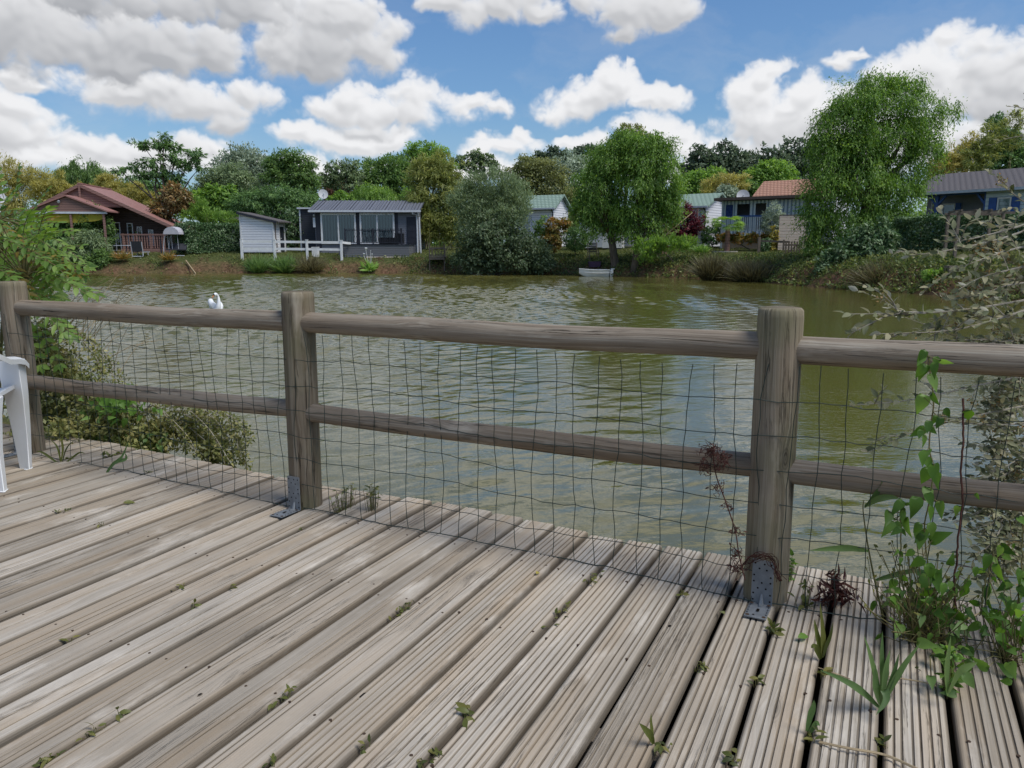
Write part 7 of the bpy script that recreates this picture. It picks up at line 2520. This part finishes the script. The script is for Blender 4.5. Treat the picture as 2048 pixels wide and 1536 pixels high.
clump('bindweed', 'dense bindweed mass at the foot of the tallest vine', 1850, 1200, 70, 66, 52, .05, 'bind')
clump('leafy_weed', 'small-leaved weed tangled in the bindweed foot, yellowish green', 1840, 1160, 80, 50, 110, .018, 'weed', 'ellip')
clump('bindweed', 'dark green bindweed mass at the right edge of the deck', 2015, 1245, 50, 74, 60, .048, 'bind')
clump('leafy_weed', 'dark leafy weed creeping over the deck edge below the twisted stem', 1905, 1250, 44, 44, 40, .042, 'mid')


def blades(name, label, specs, leaf='reed', cat='grass', w=.014, stem=None):
    """grass blades: each (list of photo points on/above the deck given as (u, y, forward Y))"""
    rng = np.random.default_rng(hash_(label))
    root = at(*specs[0][0])
    t = thing(name, label, cat, tuple(root))
    Vs = []
    for s in specs:
        c = curve_pts([at(*p) for p in s], 12)
        d = nrm(np.gradient(c, axis=0))
        side = nrm(np.cross(d, np.array([.25, -1., .35]) + .25 * rng.normal(size=3)))
        nn = np.cross(side, d)
        tt = np.linspace(0, 1, 13)
        wd = w * rng.uniform(.75, 1.2) * np.interp(tt, [0, .15, .45, .8, 1], [.35, .7, 1., .55, .02])
        V = np.stack([c - side * wd[:, None] + nn * wd[:, None] * .35, c, c + side * wd[:, None] + nn * wd[:, None] * .35], 1).reshape(-1, 3)
        q = []
        for i in range(12):
            a = 3 * i
            q += [(a, a + 1, a + 4, a + 3), (a + 1, a + 2, a + 5, a + 4)]
        Vs.append((V, np.array(q), np.full(len(V), np.clip(rng.normal(.5, .2), 0, 1))))
    V, T, Q = merge(Vs); tri_mesh('blades', V, T, Q, LM[leaf], t, smooth=True)
    if stem:
        b = MB(); b.tube(curve_pts([at(*p) for p in stem], 14), [.004 - .0002 * i for i in range(15)], 6); b.build('stem', M['stem'], t)
    return t


def gy(u, y): return float(ground(u, y)[1])


Yr = gy(1770, 1232)
blades('reed', 'single reed with long drooping blades growing through the net right of the right-hand post', [
    [(1737, 1102, Yr), (1700, 1096, Yr - .03), (1660, 1097, Yr - .05), (1618, 1101, Yr - .06)],
    [(1729, 1015, Yr), (1745, 995, Yr - .02), (1760, 975, Yr - .03), (1764, 960, Yr - .04)],
    [(1730, 1012, Yr), (1755, 998, Yr - .03), (1780, 994, Yr - .05), (1800, 997, Yr - .07)],
    [(1750, 1160, Yr), (1785, 1150, Yr + .02), (1820, 1142, Yr + .04), (1850, 1140, Yr + .06)],
    [(1760, 1215, Yr), (1785, 1200, Yr - .02), (1800, 1196, Yr - .04), (1815, 1200, Yr - .05)]], w=.011,
    stem=[(1766, 1235, Yr), (1757, 1195, Yr), (1745, 1140, Yr), (1734, 1080, Yr), (1726, 1020, Yr), (1728, 1000, Yr)])
Yg = gy(1762, 1420)
blades('grass_tuft', 'largest green grass tuft growing from the gap in front of the reed', [
    [(1758, 1415, Yg), (1725, 1385, Yg - .02), (1690, 1362, Yg - .03), (1640, 1340, Yg - .04)],
    [(1760, 1410, Yg), (1752, 1365, Yg - .01), (1742, 1320, Yg - .01), (1728, 1270, Yg)],
    [(1763, 1410, Yg), (1764, 1360, Yg), (1763, 1310, Yg), (1765, 1262, Yg + .01)],
    [(1766, 1405, Yg), (1785, 1365, Yg), (1810, 1325, Yg), (1842, 1285, Yg + .01)],
    [(1765, 1405, Yg), (1778, 1370, Yg), (1790, 1335, Yg), (1798, 1306, Yg)],
    [(1760, 1412, Yg), (1750, 1380, Yg - .02), (1748, 1352, Yg - .02), (1752, 1330, Yg - .02)],
    [(1764, 1408, Yg - .01), (1768, 1380, Yg - .03), (1772, 1400, Yg - .05), (1752, 1430, Yg - .07)],
    [(1762, 1408, Yg), (1768, 1360, Yg - .01), (1772, 1330, Yg - .01), (1780, 1300, Yg)]], w=.010)
Yg = gy(1643, 1318)
blades('grass_tuft', 'pale grass tuft between the dried red plant and the largest tuft', [
    [(1643, 1315, Yg), (1638, 1290, Yg), (1632, 1262, Yg), (1628, 1238, Yg)],
    [(1644, 1315, Yg), (1645, 1285, Yg), (1644, 1255, Yg), (1640, 1205, Yg)],
    [(1645, 1315, Yg), (1652, 1290, Yg), (1660, 1270, Yg), (1666, 1245, Yg)],
    [(1641, 1318, Yg), (1634, 1300, Yg - .01), (1628, 1292, Yg - .02), (1622, 1296, Yg - .02)]], 'weed', w=.009)
Yg = gy(1893, 1415)
blades('grass_tuft', 'upright broad blade beside the leafy weed near the right edge', [
    [(1895, 1390, Yg), (1892, 1345, Yg), (1895, 1310, Yg), (1902, 1270, Yg)],
    [(1896, 1385, Yg), (1915, 1345, Yg), (1935, 1332, Yg), (1955, 1325, Yg)]], w=.012)
Yg = gy(1622, 1465)
blades('grass_tuft', 'short flat blade poking out of a gap near the bottom right', [
    [(1613, 1462, Yg), (1620, 1430, Yg), (1626, 1412, Yg), (1628, 1400, Yg)], [(1615, 1470, Yg), (1625, 1455, Yg), (1632, 1445, Yg), (1640, 1452, Yg)]], w=.009)
Yg = gy(1306, 1490)
blades('grass_tuft', 'lone upright pointed blade at the bottom right of centre', [
    [(1306, 1488, Yg), (1303, 1465, Yg), (1301, 1445, Yg), (1302, 1425, Yg)], [(1307, 1488, Yg), (1300, 1470, Yg - .01), (1290, 1458, Yg - .01), (1278, 1446, Yg - .01)]], 'weed', w=.008)
Yg = gy(130, 925)
blades('grass_tuft', 'straggly yellowish grass beside the plastic chair leg', [
    [(120, 930, Yg), (100, 915, Yg), (85, 905, Yg), (72, 902, Yg)], [(122, 930, Yg), (118, 905, Yg), (112, 890, Yg), (100, 878, Yg)], [(124, 930, Yg), (130, 905, Yg), (138, 890, Yg), (150, 880, Yg)],
    [(124, 932, Yg), (95, 945, Yg - .1), (75, 958, Yg - .2), (55, 968, Yg - .26)], [(126, 930, Yg), (145, 915, Yg), (160, 905, Yg), (172, 908, Yg)], [(121, 930, Yg), (126, 900, Yg), (124, 880, Yg), (128, 868, Yg)]], 'weed', w=.006)
Yg = gy(225, 945)
blades('grass_tuft', 'long narrow green leaf leaning on the net in the left bay', [
    [(210, 950, Yg), (225, 930, Yg), (245, 912, Yg), (258, 880, Yg)], [(212, 948, Yg), (230, 925, Yg), (252, 918, Yg), (250, 905, Yg)]], w=.011)


def weed(label, px, py, n, Ls, spread, hgt=.018, leaf='weed', kind='ellip', name='deck_weed'):
    rng = np.random.default_rng(hash_(label))
    g = ground(px, py, -.006)
    c_ = float(g @ bacr)
    if hgt < .05: g = g + bacr * (C0 + round((c_ - C0) / PITCHB) * PITCHB + .008 - c_)      # root it in the nearest joint
    t = thing(name, label, 'weed', tuple(g), 0, 'weeds sprouting between the deck boards')
    # grow along the gap between boards
    P = g + bdir[None] * rng.normal(0, spread, n)[:, None] + bacr[None] * rng.normal(0, .006 + spread * .1, n)[:, None]
    P[:, 2] = -.004 + rng.random(n) * hgt
    D = rdir(rng, n) * np.array([1, 1, .5]) + np.array([0, 0, .15])
    L = Ls * rng.uniform(.6, 1.2, n)
    V, T, Q = leaves(P, D, np.array([0, -.3, 1.]) + .4 * rng.normal(size=(n, 3)), L, L * .45, kind, tint=np.clip(rng.normal(.5, .25, n), 0, 1), curl=.35)
    tri_mesh('leaf_rosette', V, T, Q, LM[leaf], t)
    b = MB()
    for p in P: b.tube([np.array([g[0] * .3 + p[0] * .7, g[1] * .3 + p[1] * .7, -.012]), p], .0011, 3, cap=False)
    b.build('stems', M['stem'], t)


WEEDS = [
    ('small two-leaved weed above the bottom left corner', 222, 1425, 9, .026, .010), ('low weed below and left of the two-leaved one', 172, 1465, 8, .022, .014),
    ('withered yellowish weed in the bottom left corner', 78, 1522, 14, .026, .018), ('little pointed weed near the left edge of the deck', 130, 1283, 6, .028, .008),
    ('broad-leaved weed left of bottom centre', 545, 1393, 10, .024, .016), ('creeping weed in a gap in the middle of the deck', 792, 1220, 22, .017, .03),
    ('small weed in a gap below the left-hand bracket', 350, 1176, 8, .020, .016), ('tiny weed right of the one below the left-hand bracket', 450, 1174, 6, .018, .010),
    ('tiny yellow-green leaf pair left of centre', 378, 1212, 5, .024, .008), ('spiky brownish weed at lower centre', 917, 1433, 10, .034, .014),
    ('weed at the bottom edge, centre', 838, 1515, 14, .024, .022), ('small weed at the bottom edge left of centre', 520, 1524, 7, .03, .008),
    ('pair of dry curls in a gap at lower centre', 705, 1492, 7, .022, .016), ('tangle of small leaves in the dark gap left of the right-hand bracket', 1165, 1160, 16, .019, .03),
    ('leaf row in the dark gap below that tangle', 1105, 1220, 18, .020, .04), ('leaves growing up the gap next to the net, right of centre', 1352, 1190, 10, .026, .014),
    ('yellowish bindweed sprout beside the foot of the right-hand bracket', 1528, 1262, 18, .030, .014), ('bright cluster of round leaves at lower right of centre', 1382, 1334, 16, .020, .010),
    ('small green leaf in the gap below the right-hand bracket', 1504, 1366, 6, .026, .008), ('heart leaf weed left of the largest grass tuft', 1635, 1355, 5, .034, .008),
    ('weed with a withered stem at the bottom right', 1612, 1478, 8, .032, .012), ('two small leaves in a gap below the largest grass tuft', 1755, 1487, 7, .026, .010),
    ('green weed at the bottom below the lone pointed blade', 1312, 1500, 10, .022, .012), ('dry weed at the bottom edge right of the lone blade', 1455, 1520, 8, .03, .010),
    ('tiny sprout near the foot of the left-hand post', 586, 1058, 5, .020, .006), ('low weed in a gap on the far left', 182, 1050, 7, .018, .02),
    ('trailing weed in a gap left of the net', 120, 1024, 10, .020, .024), ('weed with small leaves against the net in the left bay', 286, 945, 18, .022, .02),
    ('leafy weed on the deck edge behind the net, left bay', 212, 910, 22, .030, .03), ('leaves lying by the yellowish grass', 140, 926, 10, .030, .02)]
for w_ in WEEDS: weed(*w_)
weed('tall weed right of the left-hand post, with upright shoot', 745, 1022, 34, .022, .025, .13)
weed('dry bushy weed at the net just right of the left-hand post', 690, 1020, 60, .018, .045, .11, 'olive')
weed('leafy bushy weed growing round the upright broad blade', 1893, 1385, 60, .032, .016, .12, 'bind')
weed('slender weed with narrow leaves right of the right-hand post', 1610, 1215, 24, .030, .015, .08)
weed('bindweed leaves at the right side of the right-hand post', 1578, 1160, 14, .034, .01, .10, 'bind', 'heart')


def dead_plants():
    rng = np.random.default_rng(61)
    t = thing('withered_creeper', 'withered reddish brown creeper hanging from the lower rail to the right-hand bracket', 'plant', tuple(fpt(1490, 1190)))
    b = MB(); lv = []
    main = curve_pts([fpt(1425, 900, .09), fpt(1432, 950, .10), fpt(1450, 1000, .1), fpt(1470, 1060, .1), fpt(1478, 1110, .11), fpt(1490, 1160, .12)], 30)
    b.tube(main, .0022, 5)

    def tuft(c, n, s):
        for _ in range(n):
            d = rdir(rng, 1)[0]; q = c + d * s * rng.uniform(.4, 1)
            m = (c + q) / 2 + rng.normal(size=3) * s * .25
            b.tube([c + rng.normal(size=3) * s * .15, m, q, q + rng.normal(size=3) * s * .25], .0011, 3, cap=False)
            lv.append(q)
    for (u, y, n, s) in ((1422, 905, 34, .05), (1445, 920, 26, .05), (1410, 935, 14, .04), (1432, 975, 12, .035), (1455, 1010, 8, .03), (1472, 1060, 10, .03), (1475, 1105, 16, .035), (1474, 1140, 18, .04)):
        tuft(fpt(u, y, .095), n, s)
    # wreath of dead stems round the bracket
    for k in range(12):
        pts = []
        for a in np.linspace(.15, 2.6, 9):
            r = 1 + .12 * rng.normal()
            pts.append(fpt(1518 + 42 * math.cos(a) * r, 1172 - 62 * math.sin(a) * r, .085 + .02 * rng.random()))
        b.tube(curve_pts(pts, 14), .0012, 3, cap=False)
    n = len(lv)
    V, T, Q = leaves(np.array(lv), rdir(rng, n), rdir(rng, n), .014, .006, 'rhomb', tint=rng.random(n))
    tri_mesh('withered_leaf', V, T, Q, LM['deadred'], t)
    b.build('stems', M['redtwig'], t)
    c = ground(1668, 1208)
    t = thing('dried_plant', 'dried dark red curled plant standing on the deck right of the right-hand post', 'plant', tuple(c))
    n = 130
    P = c + rng.normal(size=(n, 3)) * np.array([.03, .02, .022]) + np.array([0, 0, .035])
    V1 = leaves(P, rdir(rng, n) + np.array([0, 0, -.3]), rdir(rng, n), rng.uniform(.02, .05, n), .009, 'lance', curl=rng.uniform(.4, 1.4, n), tint=rng.random(n))
    n = 40
    P = c + rng.normal(size=(n, 3)) * np.array([.012, .01, .02]) + np.array([0, 0, .085])
    V2 = leaves(P, rdir(rng, n) + np.array([0, 0, -.6]), rdir(rng, n), rng.uniform(.02, .04, n), .008, 'lance', curl=1., tint=rng.random(n))
    V, T, Q = merge([V1, V2]); tri_mesh('withered_leaf', V, T, Q, LM['deadred'], t)
    b = MB(); b.tube([c, c + np.array([0, 0, .06]), c + np.array([.005, 0, .11])], .003, 5); b.build('stem', M['redtwig'], t)
    for (pts, r, lab) in ((((1638, 1484), (1700, 1497), (1770, 1510), (1835, 1538)), .0032, 'long straw stalk lying across the bottom right boards'),
                          (((1770, 1352), (1810, 1358), (1850, 1365), (1872, 1372)), .002, 'thin straw stalk lying right of the largest grass tuft'),
                          (((1822, 1262), (1865, 1260), (1905, 1252), (1960, 1226)), .003, 'dry stalk lying under the bindweed mass'),
                          (((1636, 1335), (1665, 1345), (1680, 1350), (1700, 1358)), .0016, 'fine dry stalk left of the largest grass tuft')):
        g = [ground(u, y, .008 + .006 * (i % 2)) for i, (u, y) in enumerate(pts)]
        t = thing('dry_stalk', lab, 'straw', tuple(g[0]))
        b = MB(); b.tube(curve_pts(g, 14), r, 5); b.build('stalk', M['straw'], t)
    for (u, y, L, a, lab, mt) in ((246, 1006, .05, .4, 'fallen yellow-green leaf lying on the boards left of the left-hand post', 'weed'), (1073, 1148, .032, 1.2, 'small fallen ochre leaf on the boards right of centre', 'yellow'), (1450, 1228, .03, 2., 'curled dead leaf in the gap left of the right-hand bracket', 'olive'), (1595, 1275, .045, .3, 'fallen green heart leaf right of the right-hand bracket', 'bind')):
        g = ground(u, y, .012)
        t = thing('fallen_leaf', lab, 'leaf', tuple(g))
        V, T, Q = leaves(g[None], np.array([[math.cos(a), math.sin(a), .12]]), np.array([[.1, -.5, .8]]), L, L * .5, 'ellip', fold=.4, curl=.35, tint=np.array([.6]))
        tri_mesh('blade', V, T, Q, LM[mt], t)


dead_plants()
